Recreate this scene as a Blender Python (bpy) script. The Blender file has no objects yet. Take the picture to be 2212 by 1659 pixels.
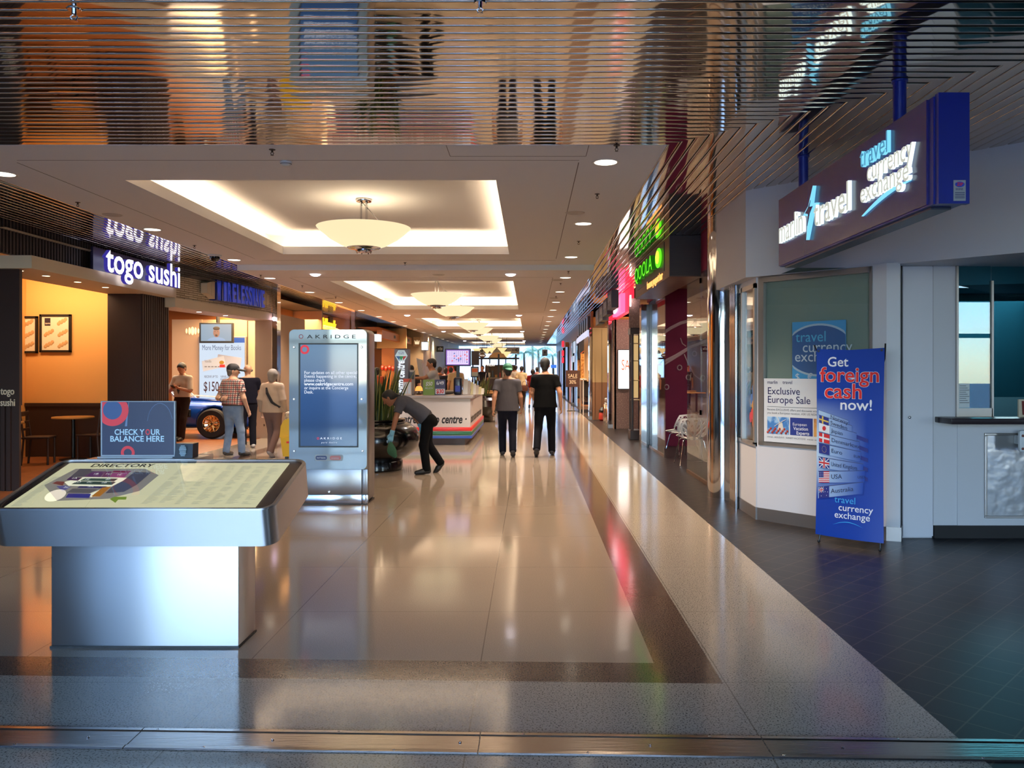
import bpy, bmesh, math, random
import numpy as np
from mathutils import Vector as V, Matrix
R = math.radians
random.seed(7)
scene = bpy.context.scene
COL = scene.collection
# ------------------------------------------------------------------ camera
FX, VX, VY, EYE = 1750.0, 1145.0, 799.0, 1.6          # focal length in pixels, vanishing point, eye height
cam_data = bpy.data.cameras.new('camera')
cam_data.sensor_width = 36.0
cam_data.lens = FX / 2212 * 36
cam_data.shift_x = -(VX - 1106) / 2212
cam_data.shift_y = -(829.5 - VY) / 2212
cam_data.clip_end = 300
cam = bpy.data.objects.new('camera', cam_data)
cam.location = (0, 0, EYE)
cam.rotation_euler = (R(90), 0, 0)
COL.objects.link(cam)
scene.camera = cam
# ------------------------------------------------------------------ world, exposure
vs = scene.view_settings
scene.display_settings.display_device = 'sRGB'
vs.view_transform = 'Standard'
vs.look = 'None'
vs.exposure = 0.2
vs.gamma = 1.0
vs.use_curve_mapping = False
w = bpy.data.worlds.new('daylight')
scene.world = w
w.use_nodes = True
nt = w.node_tree
bg = nt.nodes['Background']
sky = nt.nodes.new('ShaderNodeTexSky')
sky.sky_type = 'NISHITA'
sky.sun_disc = False
sky.dust_density = .2
sky.ozone_density = 2.0
sky.sun_elevation = R(48)
sky.sun_rotation = R(160)
tint = nt.nodes.new('ShaderNodeMix')
tint.data_type = 'RGBA'
tint.blend_type = 'MULTIPLY'
tint.inputs[0].default_value = 1.0
tint.inputs[7].default_value = (.86, .95, 1.10, 1)
nt.links.new(sky.outputs[0], tint.inputs[6])
nt.links.new(tint.outputs[2], bg.inputs[0])
bg.inputs[1].default_value = SKY_STRENGTH = 2.0
cy = scene.cycles
cy.use_denoising = True
cy.max_bounces = 8
cy.diffuse_bounces = 3
cy.glossy_bounces = 5
cy.transmission_bounces = 4
cy.transparent_max_bounces = 10
cy.caustics_reflective = False
cy.caustics_refractive = False
cy.sample_clamp_indirect = 4.0
cy.use_light_tree = True

def lamp(name, kind, loc, energy, color, parent=None, rot=(0, 0, 0), **kw):
    d = bpy.data.lights.new(name, kind)
    d.energy = energy * 8.2
    d.color = color
    for k, v in kw.items():
        setattr(d, k, v)
    o = bpy.data.objects.new(name, d)
    COL.objects.link(o)
    o.location = loc
    o.rotation_euler = rot
    if parent:
        o.parent = parent
    return o

WARM = (1.0, 0.76, 0.54)
WARM2 = (1.0, 0.86, 0.66)
COOL = (0.80, 0.90, 1.0)
# daylight reaches the hall through the entrance behind the camera and the atrium roof: portals guide the sky sampling
def portal(name, loc, rot, sx, sy):
    o = lamp(name, 'AREA', loc, 0, (1, 1, 1), rot=rot, shape='RECTANGLE', size=sx, size_y=sy)
    o.data.cycles.is_portal = True
portal('entrance_daylight', (-1.9, -3.4, 1.6), (R(90), 0, 0), 7.6, 3.2)
portal('side_entrance_daylight', (10.4, -3.4, 1.6), (R(90), 0, 0), 1.1, 3.2)
portal('tinted_entrance_daylight', (-7.65, -3.4, 1.6), (R(90), 0, 0), 3.9, 3.2)
portal('atrium_daylight', (-2, 74, 9.4), (0, 0, 0), 22, 24)
# unseen area lights added to brighten the shop interiors
def shop_fill(name, x, y, z, sx, sy, e, color=WARM2):
    lamp(name, 'AREA', (x, y, z), e, color, shape='RECTANGLE', size=sx, size_y=sy)
lamp('sushi_wall_washer', 'AREA', (-8.3, 13.9, 3.25), 6.0, (1, .68, .38), rot=(R(38), 0, 0), shape='RECTANGLE', size=2.0, size_y=.3)
shop_fill('phone_shop_lamp', -8.2, 19.2, 3.2, 3.0, 2.6, 13, (1, .86, .72))
shop_fill('card_shop_lamp', -7.4, 21.8, 3.1, 2.2, 6.0, 80, (1, .62, .28))
shop_fill('toy_shop_lamp', -7.4, 31.0, 3.1, 2.0, 8.0, 90, (1, .66, .36))
shop_fill('yogurt_shop_lamp', 4.4, 13.6, 3.3, 2.0, 4.0, 40, (1, .76, .62))
shop_fill('clothes_shop_lamp', 4.0, 28.0, 3.2, 2.0, 8.0, 110, (1, .70, .42))
lamp('stone_wall_lamp', 'AREA', (2.75, 20.6, 2.9), 2.2, (1, .80, .70), rot=(R(35), 0, 0), shape='RECTANGLE', size=.6, size_y=.3)
lamp('beige_wall_lamp', 'AREA', (2.7, 24.9, 2.9), 2.2, (1, .80, .60), rot=(R(35), 0, 0), shape='RECTANGLE', size=.8, size_y=.3)  # no fixture here, added to brighten the beige wall
shop_fill('travel_shop_lamp', 5.4, 10.4, 2.5, 2.2, 1.6, 14, (.6, .9, 1))  # unseen light added to lift the dark teal office

# ------------------------------------------------------------------ materials
def s2l(c):
    f = lambda v: v / 12.92 if v <= .04045 else ((v + .055) / 1.055) ** 2.4
    return tuple(f(v / 255.0) for v in c)
MATS = {}
def mat(name, rgb=(128, 128, 128), rough=.5, metal=0.0, emit=None, strength=0.0, spec=.5, bump=None, noise=None, alpha=None, coat=0, sheen=0):
    """rgb in 0-255 sRGB; bump=(scale, strength, stretch xyz); noise=(scale, rgb2, lo, hi)"""
    if name in MATS:
        return MATS[name]
    m = bpy.data.materials.new(name)
    m.use_nodes = True
    t = m.node_tree
    b = t.nodes['Principled BSDF']
    col = (*s2l(rgb), 1)
    b.inputs['Base Color'].default_value = col
    b.inputs['Roughness'].default_value = rough
    b.inputs['Metallic'].default_value = metal
    b.inputs['Specular IOR Level'].default_value = spec
    if coat:
        b.inputs['Coat Weight'].default_value = coat
        b.inputs['Coat Roughness'].default_value = .06
    if sheen:
        b.inputs['Sheen Weight'].default_value = sheen
    if emit is not None:
        b.inputs['Emission Color'].default_value = (*s2l(emit), 1)
        b.inputs['Emission Strength'].default_value = strength
    tc = None
    def coords(stretch=(1, 1, 1)):
        c = t.nodes.new('ShaderNodeTexCoord')
        mp = t.nodes.new('ShaderNodeMapping')
        mp.inputs['Scale'].default_value = stretch
        t.links.new(c.outputs['Object'], mp.inputs[0])
        return mp.outputs[0]
    if noise:
        n = t.nodes.new('ShaderNodeTexNoise')
        n.inputs['Scale'].default_value = noise[0]
        n.inputs['Detail'].default_value = 3
        t.links.new(coords(noise[4] if len(noise) > 4 else (1, 1, 1)), n.inputs['Vector'])
        r = t.nodes.new('ShaderNodeValToRGB')
        r.color_ramp.elements[0].position = noise[2]
        r.color_ramp.elements[1].position = noise[3]
        r.color_ramp.elements[0].color = col
        r.color_ramp.elements[1].color = (*s2l(noise[1]), 1)
        t.links.new(n.outputs[0], r.inputs[0])
        t.links.new(r.outputs[0], b.inputs['Base Color'])
    if bump:
        n = t.nodes.new('ShaderNodeTexNoise')
        n.inputs['Scale'].default_value = bump[0]
        n.inputs['Detail'].default_value = 2
        t.links.new(coords(bump[2] if len(bump) > 2 else (1, 1, 1)), n.inputs['Vector'])
        bp = t.nodes.new('ShaderNodeBump')
        bp.inputs['Strength'].default_value = bump[1]
        bp.inputs['Distance'].default_value = .02
        t.links.new(n.outputs[0], bp.inputs['Height'])
        t.links.new(bp.outputs[0], b.inputs['Normal'])
    MATS[name] = m
    return m

def glow(name, rgb, strength):
    return mat(name, (10, 10, 10), .5, emit=rgb, strength=strength)

def glass(name, tint=(255, 255, 255), boost=1.0, rough=0.0):
    m = bpy.data.materials.new(name)
    m.use_nodes = True
    t = m.node_tree
    t.nodes.clear()
    o = t.nodes.new('ShaderNodeOutputMaterial')
    mx = t.nodes.new('ShaderNodeMixShader')
    tr = t.nodes.new('ShaderNodeBsdfTransparent')
    gl = t.nodes.new('ShaderNodeBsdfGlossy')
    lw = t.nodes.new('ShaderNodeLayerWeight')            # Schlick reflectance of a thin pane, the same from both sides
    lw.inputs[0].default_value = .5
    pw = t.nodes.new('ShaderNodeMath')
    pw.operation = 'POWER'
    pw.inputs[1].default_value = 4.0
    mu = t.nodes.new('ShaderNodeMath')
    mu.operation = 'MULTIPLY_ADD'
    mu.use_clamp = True
    mu.inputs[1].default_value = .9
    mu.inputs[2].default_value = .045 * boost
    t.links.new(lw.outputs['Facing'], pw.inputs[0])
    tr.inputs[0].default_value = (*s2l(tint), 1)
    gl.inputs['Roughness'].default_value = rough
    t.links.new(pw.outputs[0], mu.inputs[0])
    t.links.new(mu.outputs[0], mx.inputs[0])
    t.links.new(tr.outputs[0], mx.inputs[1])
    t.links.new(gl.outputs[0], mx.inputs[2])
    t.links.new(mx.outputs[0], o.inputs[0])
    return m
GLASS = glass('clear_glass', (250, 253, 252), 1.9)
TEAL_GLASS = glass('teal_glass', (150, 196, 204), .9)

# ------------------------------------------------------------------ mesh building
class MB:
    def __init__(s):
        s.v, s.f, s.m = [], [], []
    def add(s, vs, fs, mi=0):
        k = len(s.v)
        s.v += [tuple(p) for p in vs]
        for f in fs:
            s.f.append([i + k for i in f])
            s.m.append(mi)
        return s
    def quad(s, a, b, c, d, mi=0):
        return s.add([a, b, c, d], [(0, 1, 2, 3)], mi)
    def poly(s, pts, mi=0):
        return s.add(pts, [tuple(range(len(pts)))], mi)
    def box(s, x0, x1, y0, y1, z0, z1, mi=0):
        vs = [(x, y, z) for z in (z0, z1) for y in (y0, y1) for x in (x0, x1)]
        return s.add(vs, [(0, 2, 3, 1), (4, 5, 7, 6), (0, 1, 5, 4), (2, 6, 7, 3), (0, 4, 6, 2), (1, 3, 7, 5)], mi)
    def rbox(s, x0, x1, y0, y1, z0, z1, r=.01, seg=2, mi=0):
        bm = bmesh.new()
        bmesh.ops.create_cube(bm, size=1)
        for p in bm.verts:
            p.co = V(((x0 + x1) / 2 + p.co.x * (x1 - x0), (y0 + y1) / 2 + p.co.y * (y1 - y0), (z0 + z1) / 2 + p.co.z * (z1 - z0)))
        bmesh.ops.bevel(bm, geom=bm.edges[:], offset=r, segments=seg, affect='EDGES', profile=.5)
        return s.bm(bm, mi)
    def bm(s, bm, mi=0):
        bm.verts.index_update()
        s.add([p.co[:] for p in bm.verts], [[q.index for q in f.verts] for f in bm.faces], mi)
        bm.free()
        return s
    def prism(s, pts, vec, mi=0):
        """closed planar outline pts (3-D) pushed along vec"""
        n = len(pts)
        vec = V(vec)
        vs = [V(p) for p in pts] + [V(p) + vec for p in pts]
        return s.add(vs, [tuple(range(n - 1, -1, -1)), tuple(range(n, 2 * n))] + [(i, (i + 1) % n, n + (i + 1) % n, n + i) for i in range(n)], mi)
    def tube(s, pts, r, n=8, mi=0, close=True):
        pts = [V(p) for p in pts]
        rs = r if isinstance(r, (list, tuple)) else [r] * len(pts)
        vs, fs = [], []
        up = None
        for i, p in enumerate(pts):
            d = (pts[min(i + 1, len(pts) - 1)] - pts[max(i - 1, 0)]).normalized()
            if up is None:
                up = d.orthogonal().normalized()
            up = (up - d * up.dot(d)).normalized()
            sd = d.cross(up)
            for k in range(n):
                a = 2 * math.pi * k / n
                vs.append(p + (up * math.cos(a) + sd * math.sin(a)) * rs[i])
        for i in range(len(pts) - 1):
            for k in range(n):
                fs.append((i * n + k, i * n + (k + 1) % n, (i + 1) * n + (k + 1) % n, (i + 1) * n + k))
        if close:
            fs += [tuple(range(n - 1, -1, -1)), tuple(range((len(pts) - 1) * n, len(pts) * n))]
        return s.add(vs, fs, mi)
    def lathe(s, prof, c=(0, 0, 0), n=32, mi=0, axis='z', caps=True):
        vs, fs = [], []
        for r, z in prof:
            for k in range(n):
                a = 2 * math.pi * k / n
                q = (r * math.cos(a), r * math.sin(a), z)
                if axis == 'y':
                    q = (q[0], -q[2], q[1])
                elif axis == 'x':
                    q = (q[2], q[0], q[1])
                vs.append((c[0] + q[0], c[1] + q[1], c[2] + q[2]))
        for i in range(len(prof) - 1):
            for k in range(n):
                fs.append((i * n + k, i * n + (k + 1) % n, (i + 1) * n + (k + 1) % n, (i + 1) * n + k))
        if caps and prof[0][0] > 1e-6:
            fs.append(tuple(range(n - 1, -1, -1)))
        if caps and prof[-1][0] > 1e-6:
            fs.append(tuple(range((len(prof) - 1) * n, len(prof) * n)))
        return s.add(vs, fs, mi)
    def ball(s, c, r, n=12, mi=0):
        rx, ry, rz = r if isinstance(r, (tuple, list)) else (r, r, r)
        m = n // 2
        prof = [(max(math.sin(math.pi * i / m), 1e-4), -math.cos(math.pi * i / m)) for i in range(m + 1)]
        k = len(s.v)
        s.lathe(prof, (0, 0, 0), n, mi)
        s.v[k:] = [(c[0] + x * rx, c[1] + y * ry, c[2] + z * rz) for x, y, z in s.v[k:]]
        return s
    def xf(s, mtx, k=0):
        s.v[k:] = [tuple(mtx @ V(p)) for p in s.v[k:]]
        return s
    def text(s, body, size, O, U=(1, 0, 0), W=(0, 0, 1), depth=0.0, bold=0.0, shear=0.0, align='LEFT', width=None, spacing=1.0, mi=0, side=False, line=1.0):
        cu = bpy.data.curves.new('t', 'FONT')
        cu.body = body
        cu.size = size
        cu.extrude = depth / 2
        cu.offset = bold * size
        cu.shear = shear
        cu.align_x = align
        cu.space_character = spacing
        cu.space_line = line
        cu.resolution_u = 3
        ob = bpy.data.objects.new('t', cu)
        me = bpy.data.meshes.new_from_object(ob)
        vs = [p.co.copy() for p in me.vertices]
        fs = [list(p.vertices) for p in me.polygons]
        bpy.data.objects.remove(ob)
        bpy.data.meshes.remove(me)
        bpy.data.curves.remove(cu)
        if not vs:
            return s
        U, W, O = V(U).normalized(), V(W).normalized(), V(O)
        N = U.cross(W)
        k = 1.0
        if width:
            xs = [p.x for p in vs]
            k = width / (max(xs) - min(xs))
        if side:      # returns (edges) of channel letters get the next material
            for f in fs:
                a, b, c = (vs[i] for i in f[:3])
                s.add([O + U * (vs[i].x * k) + W * vs[i].y + N * (vs[i].z + depth / 2) for i in f], [tuple(range(len(f)))], mi + (abs((b - a).cross(c - b).normalized().z) < .5))
            return s
        return s.add([O + U * (p.x * k) + W * p.y + N * (p.z + depth / 2) for p in vs], fs, mi)
    def build(s, name, mats, parent=None, smooth=False, loc=None, rot=None, angle=35):
        me = bpy.data.meshes.new(name)
        me.from_pydata(s.v, [], s.f)
        for m in (mats if isinstance(mats, (list, tuple)) else [mats]):
            me.materials.append(m)
        if any(s.m):
            me.polygons.foreach_set('material_index', s.m)
        if smooth:
            me.polygons.foreach_set('use_smooth', [True] * len(me.polygons))
            me.set_sharp_from_angle(angle=R(angle))
        me.update()
        o = bpy.data.objects.new(name, me)
        COL.objects.link(o)
        if loc:
            o.location = loc
        if rot:
            o.rotation_euler = rot
        if parent:
            o.parent = parent
        return o

def tag(o, label=None, cat=None, group=None, kind=None):
    for k, v in (('label', label), ('category', cat), ('group', group), ('kind', kind)):
        if v:
            o[k] = v
    return o
def thing(name, label, cat, loc=(0, 0, 0), rz=0.0, group=None):
    o = bpy.data.objects.new(name, None)
    o.empty_display_size = .1
    COL.objects.link(o)
    o.location = loc
    o.rotation_euler = (0, 0, rz)
    return tag(o, label, cat, group)
def struct(name, mb, m, parent=None, smooth=False, **kw):
    o = mb.build(name, m, parent, smooth, **kw)
    if not parent:
        o['kind'] = 'structure'
    return o
def copy_tree(o, parent=None):
    c = o.copy()
    COL.objects.link(c)
    if parent:
        c.parent = parent
    for ch in list(o.children):
        copy_tree(ch, c)
    return c
ORD = ['first', 'second', 'third', 'fourth', 'fifth', 'sixth', 'seventh', 'eighth', 'ninth', 'tenth', 'eleventh', 'twelfth', 'thirteenth', 'fourteenth', 'fifteenth', 'sixteenth', 'seventeenth', 'eighteenth']
def at(px, py, Y):
    """the point at distance Y down the hall seen at that spot of the photograph"""
    return V(((px - VX) * Y / FX, Y, EYE - (py - VY) * Y / FX))
def disc(c, r, n=20, axis='y', sy=1.0):
    if axis == 'y':
        return [(c[0] + r * math.cos(2 * math.pi * k / n), c[1], c[2] + r * sy * math.sin(2 * math.pi * k / n)) for k in range(n)]
    return [(c[0] + r * math.cos(2 * math.pi * k / n), c[1] + r * sy * math.sin(2 * math.pi * k / n), c[2]) for k in range(n)]
CHROME = mat('chrome', (225, 225, 228), .05, 1.0)
STEEL = mat('brushed_steel', (206, 208, 212), .42, 1.0)
_sb = STEEL.node_tree.nodes['Principled BSDF']
_sb.inputs['Anisotropic'].default_value = .9
_sb.inputs['Anisotropic Rotation'].default_value = .25
_tn = STEEL.node_tree.nodes.new('ShaderNodeTangent')
_tn.direction_type = 'RADIAL'
_tn.axis = 'Z'
STEEL.node_tree.links.new(_tn.outputs[0], _sb.inputs['Tangent'])
BLACK = mat('black_plastic', (14, 14, 16), .4)
DARK = mat('dark_void', (6, 6, 6), .9)
WHITE = mat('white_paint', (214, 210, 204), .7)
WHITE_TEXT = mat('white_print', (235, 238, 245), .6)
BLACK_TEXT = mat('black_print', (20, 20, 26), .6)
RED_TEXT = mat('red_print', (214, 36, 40), .6)
# ================================================================== floor
def floor_mat(name, rgb, speck, rough, seams=True, amount=.5, scale=260):
    m = mat(name, rgb, rough)
    t = m.node_tree
    b = t.nodes['Principled BSDF']
    tc = t.nodes.new('ShaderNodeTexCoord')
    n = t.nodes.new('ShaderNodeTexNoise')
    n.inputs['Scale'].default_value = scale
    n.inputs['Detail'].default_value = 1
    t.links.new(tc.outputs['Object'], n.inputs['Vector'])
    r = t.nodes.new('ShaderNodeValToRGB')
    r.color_ramp.elements[0].position = amount - .05
    r.color_ramp.elements[1].position = amount + .05
    r.color_ramp.elements[0].color = (*s2l(speck), 1)
    r.color_ramp.elements[1].color = (*s2l(rgb), 1)
    t.links.new(n.outputs[0], r.inputs[0])
    out = r.outputs[0]
    if seams:
        sp = t.nodes.new('ShaderNodeSeparateXYZ')
        t.links.new(tc.outputs['Object'], sp.inputs[0])
        def line(sock, off, period, wd):
            a = t.nodes.new('ShaderNodeMath'); a.operation = 'ADD'; a.inputs[1].default_value = off
            t.links.new(sock, a.inputs[0])
            p = t.nodes.new('ShaderNodeMath'); p.operation = 'PINGPONG'; p.inputs[1].default_value = period / 2
            t.links.new(a.outputs[0], p.inputs[0])
            c = t.nodes.new('ShaderNodeMath'); c.operation = 'LESS_THAN'; c.inputs[1].default_value = wd
            t.links.new(p.outputs[0], c.inputs[0])
            return c.outputs[0]
        lx = line(sp.outputs[0], .27 + 12.7, 1.27, .003)
        ly = line(sp.outputs[1], -5.36 + 12.1, 1.21, .002)
        mx = t.nodes.new('ShaderNodeMath'); mx.operation = 'MAXIMUM'
        t.links.new(lx, mx.inputs[0]); t.links.new(ly, mx.inputs[1])
        mu = t.nodes.new('ShaderNodeMath'); mu.operation = 'MULTIPLY'; mu.inputs[1].default_value = .6
        t.links.new(mx.outputs[0], mu.inputs[0])
        mix = t.nodes.new('ShaderNodeMix'); mix.data_type = 'RGBA'
        t.links.new(mu.outputs[0], mix.inputs[0])
        t.links.new(out, mix.inputs[6])
        mix.inputs[7].default_value = (*s2l((80, 66, 52)), 1)
        out = mix.outputs[2]
    t.links.new(out, b.inputs['Base Color'])
    # faint waviness of the polish
    n2 = t.nodes.new('ShaderNodeTexNoise'); n2.inputs['Scale'].default_value = 9
    t.links.new(tc.outputs['Object'], n2.inputs['Vector'])
    bp = t.nodes.new('ShaderNodeBump'); bp.inputs['Strength'].default_value = .035; bp.inputs['Distance'].default_value = .01
    t.links.new(n2.outputs[0], bp.inputs['Height'])
    t.links.new(bp.outputs[0], b.inputs['Normal'])
    b.inputs['Specular IOR Level'].default_value = .75
    return m
F_CREAM = floor_mat('cream_terrazzo', (162, 147, 131), (150, 135, 119), .09, scale=180)
F_DARK = floor_mat('brown_terrazzo', (112, 94, 82), (64, 52, 46), .12, False, .45, 130)
F_GREY = floor_mat('speckled_grey_terrazzo', (172, 163, 150), (88, 80, 72), .12, True, .40, 120)
F_TILE = mat('charcoal_tile', (52, 48, 48), .36, spec=.35)
t = F_TILE.node_tree
tc = t.nodes.new('ShaderNodeTexCoord'); mp = t.nodes.new('ShaderNodeMapping'); br = t.nodes.new('ShaderNodeTexBrick')
mp.inputs['Rotation'].default_value = (0, 0, R(45))
br.offset = 0.0
br.inputs['Scale'].default_value = 1.0
br.inputs['Brick Width'].default_value = .2
br.inputs['Row Height'].default_value = .2
br.inputs['Mortar Size'].default_value = .004
br.inputs['Color1'].default_value = (*s2l((36, 34, 36)), 1)
br.inputs['Color2'].default_value = (*s2l((29, 28, 31)), 1)
br.inputs['Mortar'].default_value = (*s2l((84, 72, 62)), 1)
t.links.new(tc.outputs['Object'], mp.inputs[0]); t.links.new(mp.outputs[0], br.inputs[0])
t.links.new(br.outputs[0], t.nodes['Principled BSDF'].inputs['Base Color'])
F_BROWN = mat('brown_shop_floor', (150, 92, 54), .35, noise=(8, (128, 76, 44), .4, .6))
F_OUT = mat('pale_paving', (190, 188, 184), .8)

mb = MB()
XB = [-14, -6.3, -5.45, -5.15, .675, .985, 1.86, 14]
YB = [-3.5, 3.37, 3.57, 4.17, 4.45, 62, 90]
def sk(x, y):
    return (x, y - (.03 * (x + .3) if 3 < y < 5 else 0), 0)
for i in range(len(XB) - 1):
    for j in range(len(YB) - 1):
        xa, xb, ya, yb = XB[i], XB[i + 1], YB[j], YB[j + 1]
        if xa >= 1.86 or (xa < -6.3 and ya > 0):
            mi = 3
        elif j in (0, 1, 2):
            mi = 2
        elif .98 < xa < 1.86 or xb == -5.45:
            mi = 2
        elif j == 3 or xa == .675 or xa == -5.45:
            mi = 1
        else:
            mi = 0
        if j == 5:
            mi = 0
        if xa < -6.3 and 0 < ya < 62 and j == 4:
            mb.quad(sk(xa, ya), sk(xb, ya), (xb, 9.9, 0), (xa, 9.9, 0), 3)
            mb.quad((xa, 9.9, 0), (xb, 9.9, 0), (xb, yb, 0), (xa, yb, 0), 4)
            continue
        mb.quad(sk(xa, ya), sk(xb, ya), sk(xb, yb), sk(xa, yb), mi)
struct('floor', mb, [F_CREAM, F_DARK, F_GREY, F_TILE, F_BROWN])
mb = MB()
mb.quad((-60, -80, -.02), (60, -80, -.02), (60, -3.5, -.02), (-60, -3.5, -.02))
struct('pavement', mb, F_OUT)
# steel cover strip across the floor with its screws
t_ = thing('floor_cover_strip', 'long polished steel expansion strip crossing the floor in front', 'floor strip')
mb = MB()
for x0, x1 in ((-6.0, -1.72), (-1.715, -.22), (-.215, 1.0), (1.005, 2.4), (2.405, 6.0)):
    a0, a1 = -.03 * (x0 + .3), -.03 * (x1 + .3)
    prof = [(3.372, .001), (3.376, .007), (3.40, .008), (3.405, .004), (3.535, .004), (3.54, .008), (3.565, .007), (3.57, .001)]
    vs = [(x0, y + a0, z) for y, z in prof] + [(x1, y + a1, z) for y, z in prof]
    n = len(prof)
    mb.add(vs, [(i, n + i, n + i + 1, i + 1) for i in range(n - 1)])
mb.build('strip', mat('strip_steel', (176, 170, 166), .2, 1.0, bump=(4, .05, (1, 20, 1))), t_)
for i in range(24):
    x = -3 + i * .27
    sc = MB()
    sc.lathe([(.007, 0), (.007, .002), (.004, .003), (0, .002)], (x, (3.39, 3.47, 3.552)[i % 3] - .03 * (x + .3), .006), 10)
    sc.build('screw', CHROME, t_)

# ================================================================== ceilings
ZC, ZC2 = 3.52, 3.42
GYP = mat('gypsum_paint', (240, 236, 232), .85)
GLOW_COVE = glow('cove_tube', (255, 226, 190), 26.0)
COFFERS = [(8.2, 13.45, ZC), (16.6, 24.4, ZC2), (28.5, 36.2, ZC2), (40.0, 48.6, ZC2), (52.6, 58.6, ZC2)]
CX0, CX1 = -4.1, -.345
CEX0, CEX1 = -5.35, 1.17
mb = MB()
def flat(x0, x1, y0, y1, z):
    mb.quad((x0, y0, z), (x0, y1, z), (x1, y1, z), (x1, y0, z))
for (ya, yb, z, cs) in ((6.92, 14.8, ZC, COFFERS[:1]), (14.8, 62, ZC2, COFFERS[1:])):
    flat(CEX0, CX0, ya, yb, z)
    flat(CX1, CEX1, ya, yb, z)
    y = ya
    for (c0, c1, _) in cs:
        flat(CX0, CX1, y, c0, z)
        y = c1
    flat(CX0, CX1, y, yb, z)
mb.quad((CEX0, 14.8, ZC), (CEX1, 14.8, ZC), (CEX1, 14.8, ZC2), (CEX0, 14.8, ZC2))
mb.quad((CEX0, 6.92, ZC), (CEX1, 6.92, ZC), (CEX1, 6.92, ZC + .06), (CEX0, 6.92, ZC + .06))
mb.quad((CEX0, 62, ZC2), (CEX1, 62, ZC2), (CEX1, 62, 4.4), (CEX0, 62, 4.4))
for x in (CEX0, CEX1):
    mb.quad((x, 14.8, ZC2), (x, 62, ZC2), (x, 62, 3.7), (x, 14.8, 3.7))
    mb.quad((x, 6.92, ZC), (x, 14.8, ZC), (x, 14.8, ZC + .06), (x, 6.92, ZC + .06))
for (c0, c1, z) in COFFERS:
    e, h, lip = .32, .36, .13
    for (x0, x1, y0, y1) in ((CX0 - .03, CX0, c0, c1), (CX1, CX1 + .03, c0, c1), (CX0 - .03, CX1 + .03, c0 - .03, c0), (CX0 - .03, CX1 + .03, c1, c1 + .03)):
        mb.box(x0, x1, y0, y1, z + .0005, z + lip)
    X0, X1, Y0, Y1 = CX0 - e, CX1 + e, c0 - e, c1 + e
    flat(X0, X1, Y0, Y1, z + h)
    for (a, b) in (((X0, Y0), (X1, Y0)), ((X1, Y0), (X1, Y1)), ((X1, Y1), (X0, Y1)), ((X0, Y1), (X0, Y0))):
        mb.quad((*a, z), (*b, z), (*b, z + h), (*a, z + h))
    mb.quad((X0, Y0, z + .004), (X1, Y0, z + .004), (X1, c0 - .03, z + .004), (X0, c0 - .03, z + .004))
    mb.quad((X0, c1 + .03, z + .004), (X1, c1 + .03, z + .004), (X1, Y1, z + .004), (X0, Y1, z + .004))
struct('ceiling', mb, GYP)
# thin joints in the gypsum boards
mb = MB()
JOINT = mat('board_joint', (120, 108, 96), .9)
for x in (.45, -4.75):
    for (y0, y1, z) in ((7.5, 14.0, ZC), (16, 25, ZC2), (27.5, 37, ZC2)):
        mb.box(x - .004, x + .004, y0, y1, z - .0015, z)
for y, z in ((7.42, ZC), (14.2, ZC), (15.9, ZC2), (25.6, ZC2)):
    mb.box(-4.7, .45, y - .003, y + .003, z - .0015, z)
mb.box(-.72, -.715, 6.93, 7.28, ZC - .0015, ZC); mb.box(.5, .505, 6.93, 7.28, ZC - .0015, ZC); mb.box(-.72, .5, 7.278, 7.284, ZC - .0015, ZC)
struct('trim_ceiling_joints', mb, JOINT)
# cove light tubes, one fixture per coffer
cove = []
for i, (c0, c1, z) in enumerate(COFFERS):
    t_ = thing('cove_light', 'warm strip lighting hidden behind the rim of the %s ceiling coffer' % ORD[i], 'cove light', group='coffer strip lights')
    for (x0, x1, y0, y1) in ((CX0 - .2, CX0 - .12, c0 + .05, c1 - .05), (CX1 + .12, CX1 + .2, c0 + .05, c1 - .05), (CX0 + .05, CX1 - .05, c0 - .2, c0 - .12), (CX0 + .05, CX1 - .05, c1 + .12, c1 + .2)):
        m = MB(); m.box(x0, x1, y0, y1, z + .03, z + .06)
        m.build('light_tube', GLOW_COVE, t_)

# mirrored slat ceilings: front bay, both soffits, mitred at the corners
SLAT = mat('mirror_slat', (206, 196, 184), .045, 1.0, bump=(.45, .06, (1, 1, 1)))
def slat(mb, pts_a, pts_b):
    n = len(pts_a)
    mb.add(list(pts_a) + list(pts_b), [(i, i + 1, n + i + 1, n + i) for i in range(n - 1)])
BOW = .16
PROF = [(-.0455, .020), (-.0455, .006), (-.0435, .0025)] + [(v, BOW * v * v) for v in (-.040, -.03, -.02, -.01, 0, .01, .02, .03, .040)] + [(.0435, .0025), (.0455, .006), (.0455, .020)]
def seg_ends(a, b, n):
    return [a + (b - a) * i / n for i in range(n + 1)]
mb = MB()
for k in range(104):
    yc = 6.92 - .1 * k - .05
    tl = random.gauss(0, .007)
    xs0 = [CEX0 - (6.92 - (yc + v)) for v, _ in PROF]
    xs1 = [CEX1 + (6.92 - (yc + v)) for v, _ in PROF]
    xs1 = [min(q, 6.5) for q in xs1]; xs0 = [max(q, -9.0) for q in xs0]
    slat(mb, [(x, yc + v, ZC + z + v * tl) for (v, z), x in zip(PROF, xs0)], [(x, yc + v, ZC + z + v * tl) for (v, z), x in zip(PROF, xs1)])
struct('ceiling_slats_entrance', mb, SLAT, smooth=True)
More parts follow.
